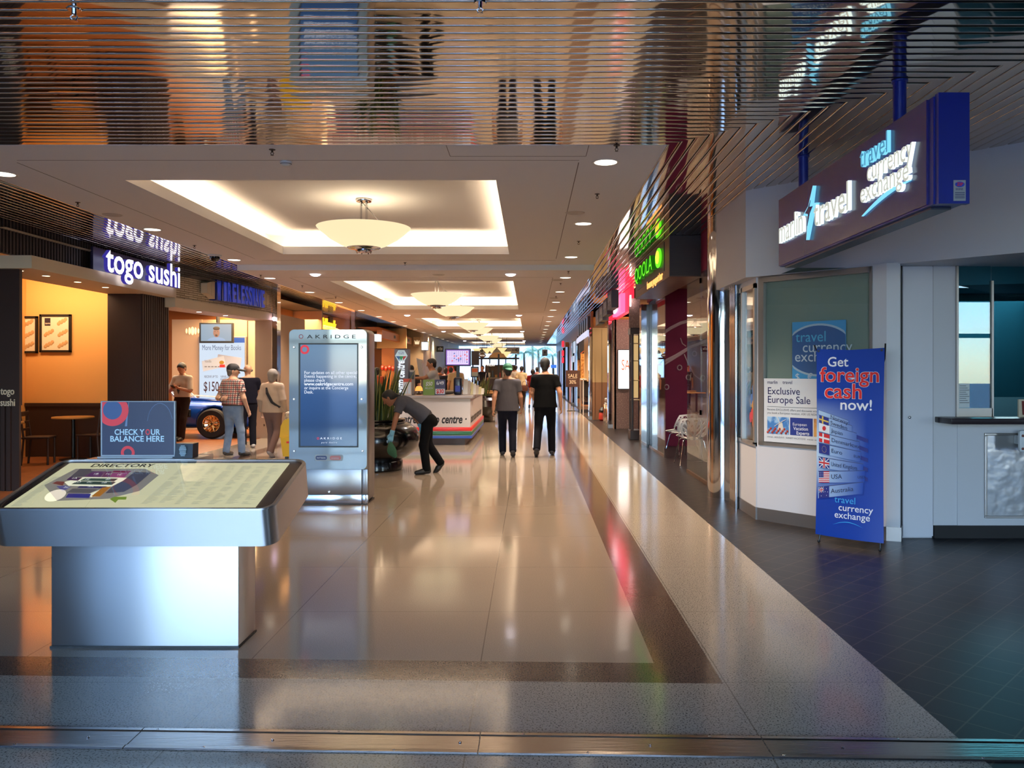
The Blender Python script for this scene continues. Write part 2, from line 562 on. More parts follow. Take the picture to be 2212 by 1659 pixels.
for side, name in ((1, 'ceiling_slats_right'), (-1, 'ceiling_slats_left')):
    mb = MB()
    for k in range(54 if side > 0 else 30):
        tl = random.gauss(0, .006)
        if side > 0:
            xc = CEX1 + .1 * k + .05
        else:
            xc = CEX0 - .1 * k - .05
        yend = 62 if k < (13 if side > 0 else 18) else 12.2
        pa, pb = [], []
        for v, z in PROF:
            x = xc + v
            y0 = 6.92 - ((x - CEX1) if side > 0 else (CEX0 - x))
            pa.append((x, max(y0, -3.4), ZC + z + v * tl))
            pb.append((x, yend, ZC + z + v * tl))
        # break long runs into panels that each lie a little differently
        ys = [None, 12.2, 20, 28, 38, 48, yend] if yend > 13 else [None, yend]
        prev = pa
        for q in ys[1:]:
            tq = random.gauss(0, .008)
            nxt = [(p[0], q, ZC + z + v * tq) for p, (v, z) in zip(pa, PROF)]
            slat(mb, prev, nxt)
            prev = nxt
    struct(name, mb, SLAT, smooth=True)
mb = MB()
mb.quad((-14, -3.5, ZC + .05), (-14, 6.95, ZC + .05), (14, 6.95, ZC + .05), (14, -3.5, ZC + .05))
mb.quad((CEX1, 6.9, ZC + .05), (CEX1, 62, ZC + .05), (14, 62, ZC + .05), (14, 6.9, ZC + .05))
mb.quad((-14, 6.9, ZC + .05), (-14, 62, ZC + .05), (CEX0, 62, ZC + .05), (CEX0, 6.9, ZC + .05))
struct('ceiling_void', mb, DARK)  # black sheet stands in for the shade in the slat gaps

# ================================================================== entrance behind the camera, closing walls
EW = mat('entrance_wall', (176, 172, 168), .7)
mb = MB()
Y0 = -3.5
for (x0, x1, z0, z1) in ((-14, -9.6, 0, ZC), (-9.6, -5.7, 3.2, ZC), (1.9, 9.85, 0, ZC), (10.95, 14, 0, ZC), (-5.7, 1.9, 3.2, ZC), (9.85, 10.95, 3.2, ZC)):
    mb.box(x0, x1, Y0 - .2, Y0, z0, z1)
struct('wall_entrance', mb, EW)
FRAME = mat('entrance_frame', (92, 88, 84), .4, .6)
for i, (x0, x1, n) in enumerate(((-5.7, 1.9, 6), (9.85, 10.95, 1), (-9.6, -5.7, 3))):
    mb = MB()
    for k in range(n + 1):
        x = x0 + (x1 - x0) * k / n
        mb.box(x - .05, x + .05, Y0 - .14, Y0 - .02, 0, 3.2)
    mb.box(x0, x1, Y0 - .13, Y0 - .03, 2.35, 2.45)
    mb.box(x0, x1, Y0 - .13, Y0 - .03, 0, .1)
    o = struct('window_%d' % (1, 2, 12)[i], mb, FRAME)
    g = MB(); g.box(x0, x1, Y0 - .085, Y0 - .075, .1, 3.2)
    g.build('window_glass', glass('entrance_glass_%d' % i, (252, 254, 254) if i < 2 else (172, 180, 190), 1.0), o)
mb = MB()
mb.box(-14.2, -14, -3.7, 90, 0, ZC + .2)
struct('wall_left', mb, EW)
mb = MB()
mb.box(14, 14.2, -3.7, 90, 0, ZC + .2)
struct('wall_right', mb, EW)
# bright atrium at the far end, open to the sky
ATR = mat('atrium_wall', (222, 224, 220), .8)
mb = MB()
mb.box(-14, 14, 88, 88.2, 0, 9.5)
mb.box(-14.2, -14, 62, 88, ZC, 9.5)
mb.box(14, 14.2, 62, 88, ZC, 9.5)
mb.box(-14, -6.5, 62, 62.2, 0, 9.5); mb.box(2.6, 14, 62, 62.2, 0, 9.5); mb.box(-6.5, 2.6, 62.01, 62.2, 3.44, 9.5)
struct('wall_atrium', mb, ATR)
# ================================================================== travel shop on the right
MW = mat('travel_white_wall', (206, 206, 212), .5)
ALU = mat('anodised_frame', (168, 164, 160), .35, .7)
KICK = mat('skirting_metal', (150, 146, 146), .38, .8)
TEALW = mat('teal_interior', (40, 74, 84), .8)
C_, D_ = V((2.43, 8.67, 0)), V((.91, -1.08, 0))
def dg(t, z, off=0.0):
    n = V((-1.08, -.91, 0)).normalized()
    p = C_ + D_ * t + n * off
    return V((p.x, p.y, z))
def dgt(px):
    k = (px - VX) / FX
    return (8.67 * k - 2.43) / (.91 + 1.08 * k)
def slab(mb, t0, t1, z0, z1, off=0.0, th=.1, mi=0):
    mb.prism([dg(t0, z0, off), dg(t1, z0, off), dg(t1, z1, off), dg(t0, z1, off)], V((1.08, .91, 0)).normalized() * th, mi)
mb = MB()
slab(mb, 0, 1.0, 0, .82); slab(mb, .9, 1.0, .82, 2.6); slab(mb, 0, .025, .82, 2.6)
mb.prism([(3.34, 7.59, 0), (3.45, 7.55, 0), (3.53, 7.71, 0), (3.5, 7.9, 0)], (0, 0, 2.6))
mb.box(3.53, 4.07, 7.725, 7.9, 0, 2.6)
mb.box(4.07, 9.5, 7.71, 7.9, 0, 1.1)
mb.box(2.42, 2.52, 8.68, 9.62, 0, .8); mb.box(2.42, 2.52, 8.68, 9.62, 2.52, 2.6)
struct('wall_travel_shop', mb, MW)
mb = MB()   # deep fascia hanging over the shop front
mb.prism([(2.31, 10.05, 2.59), (2.31, 8.68, 2.59), (6.4, 4.59, 2.59), (9.5, 4.59, 2.59), (9.5, 8.2, 2.59), (3.0, 10.05, 2.59)], (0, 0, .95))
struct('wall_travel_fascia', mb, MW)
mb = MB(); mb.box(2.41, 2.5, 9.62, 10.2, 0, 2.6); mb.box(2.44, 2.5, 9.28, 9.62, 0, 2.6)
struct('wall_travel_return', mb, mat('silver_film', (196, 204, 212), .12, .9))
mb = MB()
slab(mb, -.003, 1.0, 0, .13, .008, .02); mb.prism([(3.335, 7.585, 0), (3.455, 7.54, 0), (3.54, 7.7, 0), (3.52, 7.72, 0)], (0, 0, .13))
mb.box(2.41, 2.43, 8.66, 9.62, 0, .13)
struct('baseboard_travel_shop', mb, KICK)
mb = MB(); mb.box(3.84, 9.5, 7.695, 7.715, 0, .12)
struct('baseboard_service_counter', mb, mat('black_kick', (24, 22, 24), .5))
mb = MB(); mb.box(3.545, 3.83, 7.70, 7.73, .02, 2.585)
o = struct('door_1', mb, mat('door_white', (214, 214, 222), .45))
mb = MB(); mb.ball((3.60, 7.685, 1.15), .016, 12); mb.build('door_knob', CHROME, o, True)
mb = MB(); mb.box(3.53, 3.543, 7.715, 7.727, 0, 2.6); mb.box(3.832, 3.84, 7.715, 7.727, 0, 2.6); struct('trim_1', mb, BLACK)
# display window on the slanted wall
mb = MB()
for (t0, t1, z0, z1) in ((.02, .9, .80, .84), (.02, .9, 2.53, 2.585), (.015, .06, .8, 2.585), (.885, .905, .8, 2.585)):
    slab(mb, t0, t1, z0, z1, .012, .06)
o = struct('window_3', mb, ALU)
g = MB(); slab(g, .05, .89, .84, 2.54, -.01, .008); g.build('window_glass', glass('display_glass', (250, 253, 252), 1.0), o)
g = MB(); slab(g, .05, .89, .84, 2.54, -.05, .01); g.build('window_blind', mat('frosted_backing', (138, 150, 144), .8), o)  # opaque panel added, its grey-green stands in for the dim interior
# side window towards the hall with mirrored mullions
mb = MB()
for (y0, y1, z0, z1) in ((8.68, 9.62, .78, .82), (8.68, 9.62, 2.48, 2.53), (8.68, 8.74, .8, 2.53), (9.20, 9.25, .8, 2.53), (9.57, 9.62, .8, 2.53)):
    mb.box(2.405, 2.45, y0, y1, z0, z1)
o = struct('window_4', mb, ALU)
g = MB(); g.box(2.43, 2.438, 8.74, 9.57, .82, 2.48); g.build('window_glass', glass('side_display_glass', (248, 252, 252), 3.0), o)
g = MB(); g.box(2.50, 2.51, 8.74, 9.57, .82, 2.48); g.build('window_backing', mat('silver_film', (196, 204, 212), .12, .9), o)
# fluted chrome pilaster in front of the side window
mb = MB()
for k in range(5):
    mb.tube([(2.38, 9.36 + k * .05, 0), (2.38, 9.36 + k * .05, 2.585)], .024, 12)
t_ = thing('fluted_pilaster', 'narrow bright fluted metal pilaster beside the travel shop side window', 'pilaster')
mb.build('flutes', CHROME, t_, True)
# balloons pasted inside the side window
t_ = thing('balloon_decal', 'cluster of coloured balloon stickers in the narrow travel shop window', 'window sticker')
for k, (y, z, c) in enumerate(((8.80, 1.38, (60, 120, 200)), (8.86, 1.28, (70, 130, 210)), (8.80, 1.22, (240, 170, 40)), (8.84, 1.12, (220, 60, 70)), (8.79, 1.03, (232, 110, 40)), (8.90, 1.08, (210, 70, 90)), (8.79, 1.31, (60, 110, 190)))):
    m = MB(); m.ball((2.424, y, z), (.003, .05, .06), 14); m.build('balloon', mat('balloon_%d' % k, c, .4), t_, True)

# service window with counter ledge, glass and till
LEDGE = mat('dark_ledge', (40, 30, 36), .3)
mb = MB(); mb.rbox(3.86, 9.5, 7.42, 7.75, 1.10, 1.155, .008)
tag(mb.build('counter_ledge', LEDGE, None, True), 'dark narrow counter ledge under the teal service window', 'counter')
mb = MB()
mb.box(4.055, 4.075, 7.70, 7.78, 1.155, 2.6); mb.box(4.40, 4.42, 7.72, 7.76, 1.155, 2.45); mb.box(4.07, 4.41, 7.72, 7.76, 1.155, 1.235)
o = struct('window_5', mb, ALU)
g = MB(); g.box(4.075, 4.40, 7.735, 7.745, 1.235, 2.59); g.box(4.42, 9.5, 7.755, 7.765, 1.34, 2.59); g.build('window_glass', TEAL_GLASS, o)
mb = MB()
mb.box(3.6, 9.5, 10.6, 10.7, 0, 2.6); mb.quad((2.6, 10.7, 2.595), (9.5, 10.7, 2.595), (9.5, 7.9, 2.595), (2.6, 7.9, 2.595))
mb.box(3.4, 3.5, 8.2, 10.7, 0, 2.6)
struct('wall_travel_office', mb, TEALW)
mb = MB()
for (x0, x1, z0, z1) in ((4.32, 6.4, .19, .215), (4.32, 6.4, .975, 1.0), (4.32, 4.345, .215, .975)):
    mb.rbox(x0, x1, 7.69, 7.712, z0, z1, .005)
struct('trim_2', mb, mat('panel_moulding', (170, 166, 164), .3, .7))
mb = MB(); mb.box(4.345, 6.4, 7.704, 7.711, .215, .975)
struct('trim_3', mb, mat('wrapped_panel', (176, 176, 178), .22, .6, bump=(7, .25)))
t_ = thing('notice_card', 'white printed notice standing in the corner of the teal service window', 'notice')
m = MB(); m.box(4.085, 4.19, 7.722, 7.730, 1.24, 1.47); m.build('card', mat('notice_card_white', (206, 214, 216), .6), t_)
m = MB()
for k in range(9):
    m.box(4.095, 4.095 + .06 + .03 * ((k * 7) % 3) / 2, 7.720, 7.722, 1.445 - k * .02, 1.45 - k * .02)
m.build('lettering', mat('grey_print', (90, 96, 104), .6), t_)
t_ = thing('till_frame', 'small cream picture stand at the right end of the service counter', 'sign stand')
m = MB(); m.prism([(4.62, 7.66, 1.156), (4.80, 7.66, 1.156), (4.80, 7.69, 1.32), (4.64, 7.69, 1.32)], (0, .02, 0)); m.build('frame', mat('cream_frame', (206, 192, 168), .5), t_)
m = MB(); m.prism([(4.655, 7.653, 1.175), (4.79, 7.653, 1.175), (4.79, 7.683, 1.305), (4.665, 7.683, 1.305)], (0, .004, 0)); m.build('picture', mat('maroon_picture', (110, 34, 30), .5), t_)
t_ = thing('hinge_plate', 'white riveted metal plate at the right edge below the service ledge', 'plate')
m = MB(); m.rbox(4.53, 4.75, 7.50, 7.515, .84, 1.04, .02); m.box(4.60, 4.72, 7.515, 7.70, .9, .98); m.build('plate', mat('plate_white', (210, 216, 222), .5), t_, True)
for z in (.99, .87):
    m = MB(); m.lathe([(.012, 0), (.012, .004), (.006, .006), (0, .006)], (4.56, 7.497, z), 10, axis='y'); m.build('rivet', mat('rust', (120, 70, 60), .6), t_)

# posters on the display window
POSTER = mat('poster_paper', (218, 222, 228), .4)
t_ = thing('sale_poster', 'white Exclusive Europe Sale poster low in the slanted travel shop window', 'poster')
ta, tb = dgt(1653), dgt(1812)
Yc = 8.2
U_ = D_.normalized()
z0p, z1p = .845, 1.51
m = MB(); slab(m, ta, tb, z0p, z1p, .024, .006); m.build('sheet', POSTER, t_)
L = (D_ * (tb - ta)).length
def pp(u, z, off=.026):
    return dg(ta + (tb - ta) * u, z, off)
NAVY = mat('navy_print', (32, 38, 92), .6)
m = MB()
m.text('marlin', .05, pp(.05, 1.455), U_, bold=.006); m.text('travel', .05, pp(.27, 1.455), U_, bold=.006)
m.text('Exclusive', .105, pp(.05, 1.345), U_, bold=.004); m.text('Europe Sale', .105, pp(.05, 1.255), U_, bold=.004)
m.build('headline_lettering', NAVY, t_)
m = MB()
m.text('Receive EXCLUSIVE offers and discounts when', .031, pp(.05, 1.175), U_)
m.text('you book a European vacation. ASK US NOW!', .031, pp(.05, 1.14), U_)
m.text('transat   HOLIDAYS   SUNSET VACATIONS   transat  aeroflo   O', .024, pp(.05, .89), U_)
m.prism([pp(.05, 1.213), pp(.75, 1.213), pp(.75, 1.216), pp(.05, 1.216)], (0, 0, 0.0001))
m.build('small_lettering', mat('grey_print', (90, 96, 104), .6), t_)
def panel(name, u0, u1, za, zb, mt, off=.025):
    q = MB(); q.prism([pp(u0, za, off), pp(u1, za, off), pp(u1, zb, off), pp(u0, zb, off)], (.001, .001, 0)); return q.build(name, mt, t_)
panel('windmill_picture', .05, .36, .93, 1.11, mat('sky_blue_print', (70, 130, 200), .5, noise=(12, (160, 200, 235), .45, .6)))
q = MB()
q.prism([pp(.20, .97, .028), pp(.29, .97, .028), pp(.265, 1.055, .028), pp(.22, 1.055, .028)], (.001, .001, 0))
for a in (.5, 2.1, 3.7, 5.2):
    c = pp(.235, 1.05, .03)
    q.tube([c, c + U_ * .075 * math.cos(a) + V((0, 0, .075 * math.sin(a)))], .004, 5)
q.build('windmill', mat('windmill_white', (220, 214, 206), .6), t_)
q = MB()
for k in range(14):
    c = pp(.06 + .3 * k / 14, .945 + .02 * (k % 3), .028)
    q.ball(c, (.012, .012, .014), 8)
q.build('tulips', mat('tulip_red', (176, 62, 44), .6), t_)
panel('blue_picture', .375, .68, .93, 1.11, mat('royal_print', (36, 58, 140), .5))
q = MB(); q.text('European', .042, pp(.41, 1.03, .027), U_); q.text('Vacation', .048, pp(.42, .985, .027), U_, bold=.012); q.text('Experts', .048, pp(.46, .94, .027), U_, bold=.012); q.build('picture_lettering', WHITE_TEXT, t_)
panel('sunset_picture', .695, .98, .93, 1.11, mat('sunset_print', (226, 168, 96), .5, noise=(9, (150, 92, 70), .45, .65)))
q = MB(); q.poly([pp(.80, .935, .028), pp(.87, .935, .028), pp(.84, .97, .028), pp(.837, 1.09, .028), pp(.833, 1.09, .028), pp(.828, .97, .028)]); q.build('tower_silhouette', mat('tower_brown', (56, 32, 24), .6), t_)
t_ = thing('exchange_poster', 'blue poster with a pale ringed oval in the slanted travel shop window', 'poster')
ta, tb = dgt(1712), dgt(1828)
m = MB(); slab(m, ta, tb, 1.47, 2.09, .006, .004); m.build('sheet', mat('azure_print', (62, 142, 196), .5), t_)
m = MB()
m.add([pp(.5 + .64 * math.cos(a), 1.80 + .24 * math.sin(a), .008) if 0 else pp(min(max(.5 + .66 * math.cos(a), .005), .995), 1.80 + .265 * math.sin(a), .0075) for a in [2 * math.pi * k / 48 for k in range(48)]], [tuple(range(48))])
m.build('oval_rim', mat('oval_rim', (150, 176, 196), .5), t_)
m = MB()
m.add([pp(min(max(.5 + .62 * math.cos(a), .005), .995), 1.80 + .245 * math.sin(a), .009) for a in [2 * math.pi * k / 48 for k in range(48)]], [tuple(range(48))])
m.build('oval', mat('oval_blue', (46, 88, 142), .5), t_)
m = MB(); m.text('travel', .15, pp(.07, 1.885, .0105), U_); m.build('cyan_lettering', mat('cyan_print', (70, 160, 200), .6), t_)
m = MB(); m.text('currency', .15, pp(.2, 1.78, .0105), U_, width=None); m.text('exchange', .15, pp(.05, 1.685, .0105), U_); m.text('$   \u20ac   \u00a3   \u00a5', .1, pp(.06, 1.495, .0105), U_)
m.build('pale_lettering', mat('pale_print', (176, 196, 210), .6), t_)

# ------------------------------------------------------------------ hanging illuminated sign
SB = mat('sign_blue', (22, 40, 138), .35)
SBP = mat('sign_face_blue', (44, 44, 122), .25, coat=.12)
t_ = thing('hanging_sign', 'long blue hanging sign box with glowing white and cyan letters', 'sign', (2.45, 0, .08))
m = MB(); m.box(-.09, .09, 4.74, 7.65, 2.49, 3.12); m.build('sign_box', SB, t_)
m = MB(); m.box(-.102, -.09, 4.80, 7.65, 2.50, 3.12); m.build('sign_face', SBP, t_)
m = MB(); m.box(-.08, .1, 4.70, 4.742, 2.485, 3.13); m.build('end_cap', SB, t_)
m = MB(); m.box(-.06, .06, 4.83, 7.6, 2.476, 2.49); m.build('bottom_tray', mat('sign_tray', (60, 66, 82), .4), t_)
for y in (5.37, 7.26):
    m = MB(); m.tube([(0, y, 3.1), (0, y, 3.45)], .042, 16); o = m.build('pole', SB, t_, True)
    m = MB(); m.lathe([(.052, 0), (.052, .012)], (0, y, 3.425), 16); m.build('pole_collar', SB, o)
LW = [glow('sign_letter_face', (214, 216, 204), .72), glow('sign_letter_return', (222, 248, 248), 1.5)]
LC = [glow('sign_cyan_face', (80, 170, 215), .6), glow('sign_cyan_return', (120, 205, 240), 1.1)]
UY, UZ = (0, -1, 0), (0, 0, 1)
m = MB()
m.text('marlin', .30, (-.102, 7.57, 2.70), UY, UZ, depth=.028, bold=.004, width=.66, side=True)
m.build('marlin_letters', LW, t_)
m = MB()
m.text('travel', .31, (-.102, 6.63, 2.69), UY, UZ, depth=.028, bold=.004, width=.72, side=True)
m.build('travel_letters', LW, t_)
m = MB()
m.text('currency', .205, (-.102, 5.595, 2.815), UY, UZ, depth=.025, bold=.002, width=.66, side=True)
m.text('exchange', .205, (-.102, 5.71, 2.69), UY, UZ, depth=.025, bold=.002, width=.73, side=True)
m.build('white_letters', LW, t_)
m = MB()
m.text('travel', .205, (-.102, 5.71, 2.94), UY, UZ, depth=.025, bold=.002, width=.44, side=True)
m.build('cyan_letters', LC, t_)
st = [(6.64, 3.03), (6.69, 2.89), (6.56, 2.875), (6.68, 2.80), (6.80, 2.61), (6.75, 2.80), (6.88, 2.83), (6.75, 2.885)]
m = MB(); m.prism([(-.103, y, z) for y, z in st], (-.03, 0, 0)); m.build('star', LC[1], t_)
sw = [(5.70 - .72 * i / 10, 2.60 + .085 * math.sin(math.pi * .5 * i / 10)) for i in range(11)]
m = MB(); m.prism([(-.103, y, z) for y, z in sw] + [(-.103, y, z + .020 * math.sin(math.pi * i / 10) + .002) for i, (y, z) in reversed(list(enumerate(sw)))], (-.015, 0, 0)); m.build('swoosh', LC[1], t_)
m = MB(); m.prism([(-.136, 6.68, 2.92), (-.136, 6.71, 2.87), (-.136, 6.63, 2.86), (-.136, 6.70, 2.815), (-.136, 6.76, 2.72), (-.136, 6.735, 2.815), (-.136, 6.81, 2.835), (-.136, 6.735, 2.87)], (-.004, 0, 0)); m.build('star_core', SBP, t_)
m = MB(); m.box(.005, .075, 4.695, 4.70, 2.50, 2.62); o = m.build('maker_sticker', mat('sticker_grey', (150, 156, 164), .4), t_)
m = MB(); m.add([(.04 + .028 * math.cos(a), 4.6935, 2.595 + .016 * math.sin(a)) for a in [2 * math.pi * k / 20 for k in range(20)]], [tuple(range(20))]); m.build('sticker_oval', mat('sticker_blue', (40, 70, 190), .4), o)
m = MB(); m.text('ZIP', .026, (.022, 4.692, 2.587), (1, 0, 0), UZ, bold=.02); m.build('sticker_mark', RED_TEXT, o)
m = MB(); m.text('SIGNS', .016, (.015, 4.693, 2.562), (1, 0, 0), UZ, bold=.02)
for k in range(4):
    m.box(.012, .068, 4.6925, 4.694, 2.515 + k * .01, 2.519 + k * .01)
m.build('sticker_lettering', mat('sticker_ink', (60, 70, 110), .5), o)

# ------------------------------------------------------------------ banner on its stand
a_, b_ = V((2.674, 7.547, 0)), V((3.12, 7.14, 0))
ang = math.atan2((b_ - a_).y, (b_ - a_).x)
mid = (a_ + b_) / 2
bw, bh = .615, 1.72
t_ = thing('banner_stand', 'tall blue Get foreign cash now banner on a cross-legged stand', 'banner', (mid.x, mid.y, 0), ang)
def bend(x, z):
    u = (z - .07) / bh
    return -.055 * (1 - u) ** 3 - .02 * math.sin(math.pi * u) + .03 * (2 * x / bw) ** 2 * (1 - u)
m = MB()
nx, nz = 8, 24
vs, fs = [], []
for j in range(nz + 1):
    for i in range(nx + 1):
        x = (i / nx - .5) * (bw - .015 * math.sin(math.pi * j / nz))
        z = .075 + bh * j / nz - .015 * (1 - abs(2 * i / nx - 1)) * (j == nz)
        vs.append((x, bend(x, z), z))
for j in range(nz):
    for i in range(nx):
        q = j * (nx + 1) + i
        fs.append((q, q + 1, q + nx + 2, q + nx + 1))
m.add(vs, fs)
BAN = mat('banner_blue', (16, 62, 164), .38)
bt = BAN.node_tree
btc = bt.nodes.new('ShaderNodeTexCoord'); bsp = bt.nodes.new('ShaderNodeSeparateXYZ')
bt.links.new(btc.outputs['Object'], bsp.inputs[0])
# printed pale board fading out to the right, as on the real banner
def mapr(sock, a, b):
    n = bt.nodes.new('ShaderNodeMapRange'); n.interpolation_type = 'LINEAR'
    n.inputs[1].default_value, n.inputs[2].default_value = a, b
    bt.links.new(sock, n.inputs[0]); return n.outputs[0]
def mul(a, b):
    n = bt.nodes.new('ShaderNodeMath'); n.operation = 'MULTIPLY'; bt.links.new(a, n.inputs[0]); bt.links.new(b, n.inputs[1]); return n.outputs[0]
f_ = mul(mul(mapr(bsp.outputs[0], .16, -.30), mapr(bsp.outputs[2], 1.34, 1.0)), mapr(bsp.outputs[2], .42, .78))
bm_ = bt.nodes.new('ShaderNodeMix'); bm_.data_type = 'RGBA'
bt.links.new(f_, bm_.inputs[0])
bm_.inputs[6].default_value = (*s2l((16, 62, 164)), 1); bm_.inputs[7].default_value = (*s2l((176, 204, 234)), 1)
bt.links.new(bm_.outputs[2], bt.nodes['Principled BSDF'].inputs['Base Color'])
m.build('banner_sheet', BAN, t_, True)
def bp(px, py, off=.004):
    """point on the banner for a spot of the banner picture (0..1 across, 0..1 down)"""
    x = (px - .5) * bw
    z = .075 + bh * (1 - py)
    return V((x, bend(x, z) - off, z))
def btext(m, body, u, v, size, **k):
    q = MB(); q.text(body, size, (0, 0, 0), **k)
    zt = .075 + bh * (1 - v); xo = (u - .5) * bw
    m.add([(x + xo, bend(x + xo, z + zt) - .004 - (.0 if 1 else y), z + zt) for x, y, z in q.v], q.f)
m = MB(); btext(m, 'Get', .17, .095, .125, bold=.012, width=.19); btext(m, 'now!', .365, .323, .135, bold=.012, width=.28); m.build('white_lettering', WHITE_TEXT, t_)
m = MB()
for k, (b_x, u, v, w_) in enumerate((('foreign', .06, .176, .54), ('cash', .125, .263, .345))):
    btext(m, b_x, u, v, .19, bold=.030, width=w_)
m.build('lettering_outline', WHITE_TEXT, t_)
m = MB()
for (b_x, u, v, w_) in (('foreign', .064, .176, .532), ('cash', .129, .263, .338)):
    q = MB(); btext(q, b_x, u, v, .19, bold=.014, width=w_); q.v = [(x, y - .003, z) for x, y, z in q.v]; m.add(q.v, q.f)
m.build('red_lettering', RED_TEXT, t_)
m = MB(); btext(m, 'travel', .30, .815, .085, bold=.004); m.build('cyan_lettering', mat('cyan_print2', (60, 160, 226), .6), t_)
m = MB(); btext(m, 'currency', .36, .855, .085, bold=.006); btext(m, 'exchange', .30, .895, .085, bold=.006); m.build('logo_lettering', WHITE_TEXT, t_)
m = MB()
arc = [bp(.27 + .46 * i / 12, .935 - .02 * math.sin(math.pi * i / 12)) for i in range(13)]
m.add(arc + [p + V((0, -.0005, .008 * math.sin(math.pi * i / 12))) for i, p in enumerate(arc)], [(i, i + 1, 14 + i, 13 + i) for i in range(12)])
m.build('logo_arc', mat('cyan_print2', (60, 160, 226), .6), t_)
# currency board rows: strip, flag, country
rows = [('Norway', .345, .03, -.11, .30, .50), ('Sweden', .378, .045, -.10, .30, .55), ('Japan', .42, .05, -.085, .32, .62), ('Denmark', .475, .055, -.065, .34, .66), ('Euro', .535, .058, -.05, .36, .68), ('United Kingdom', .61, .06, -.03, .38, .72), ('USA', .69, .066, .035, .42, .74), ('Australia', .775, .066, .075, .44, .72)]
STRIP = mat('board_strip', (150, 186, 222), .5)
_t = STRIP.node_tree; _c = _t.nodes.new('ShaderNodeTexCoord'); _s = _t.nodes.new('ShaderNodeSeparateXYZ'); _r = _t.nodes.new('ShaderNodeValToRGB'); _m = _t.nodes.new('ShaderNodeMapRange')
_t.links.new(_c.outputs['Object'], _s.inputs[0]); _t.links.new(_s.outputs[0], _m.inputs[0]); _m.inputs[1].default_value = -.22; _m.inputs[2].default_value = .13
_r.color_ramp.elements[0].color = (*s2l((158, 190, 226)), 1); _r.color_ramp.elements[1].color = (*s2l((22, 68, 166)), 1)
_t.links.new(_m.outputs[0], _r.inputs[0]); _t.links.new(_r.outputs[0], _t.nodes['Principled BSDF'].inputs['Base Color'])
INK = mat('board_ink', (40, 46, 74), .6)
FLAGC = {'red': mat('flag_red', (196, 40, 48), .6), 'white': mat('flag_white', (214, 222, 232), .6), 'blue': mat('flag_blue', (30, 44, 130), .6), 'swede': mat('flag_swede', (38, 100, 160), .6), 'gold': mat('flag_gold', (206, 182, 84), .6)}
def sk4(u0, u1, v0, v1, sl, off):
    s = lambda u, v: bp(u, v - sl * (u - .06), off)
    return [s(u0, v1), s(u1, v1), s(u1, v0), s(u0, v0)]
FN, FP, FW, FB, FR_, FG, FSH = [MB() for _ in range(7)]
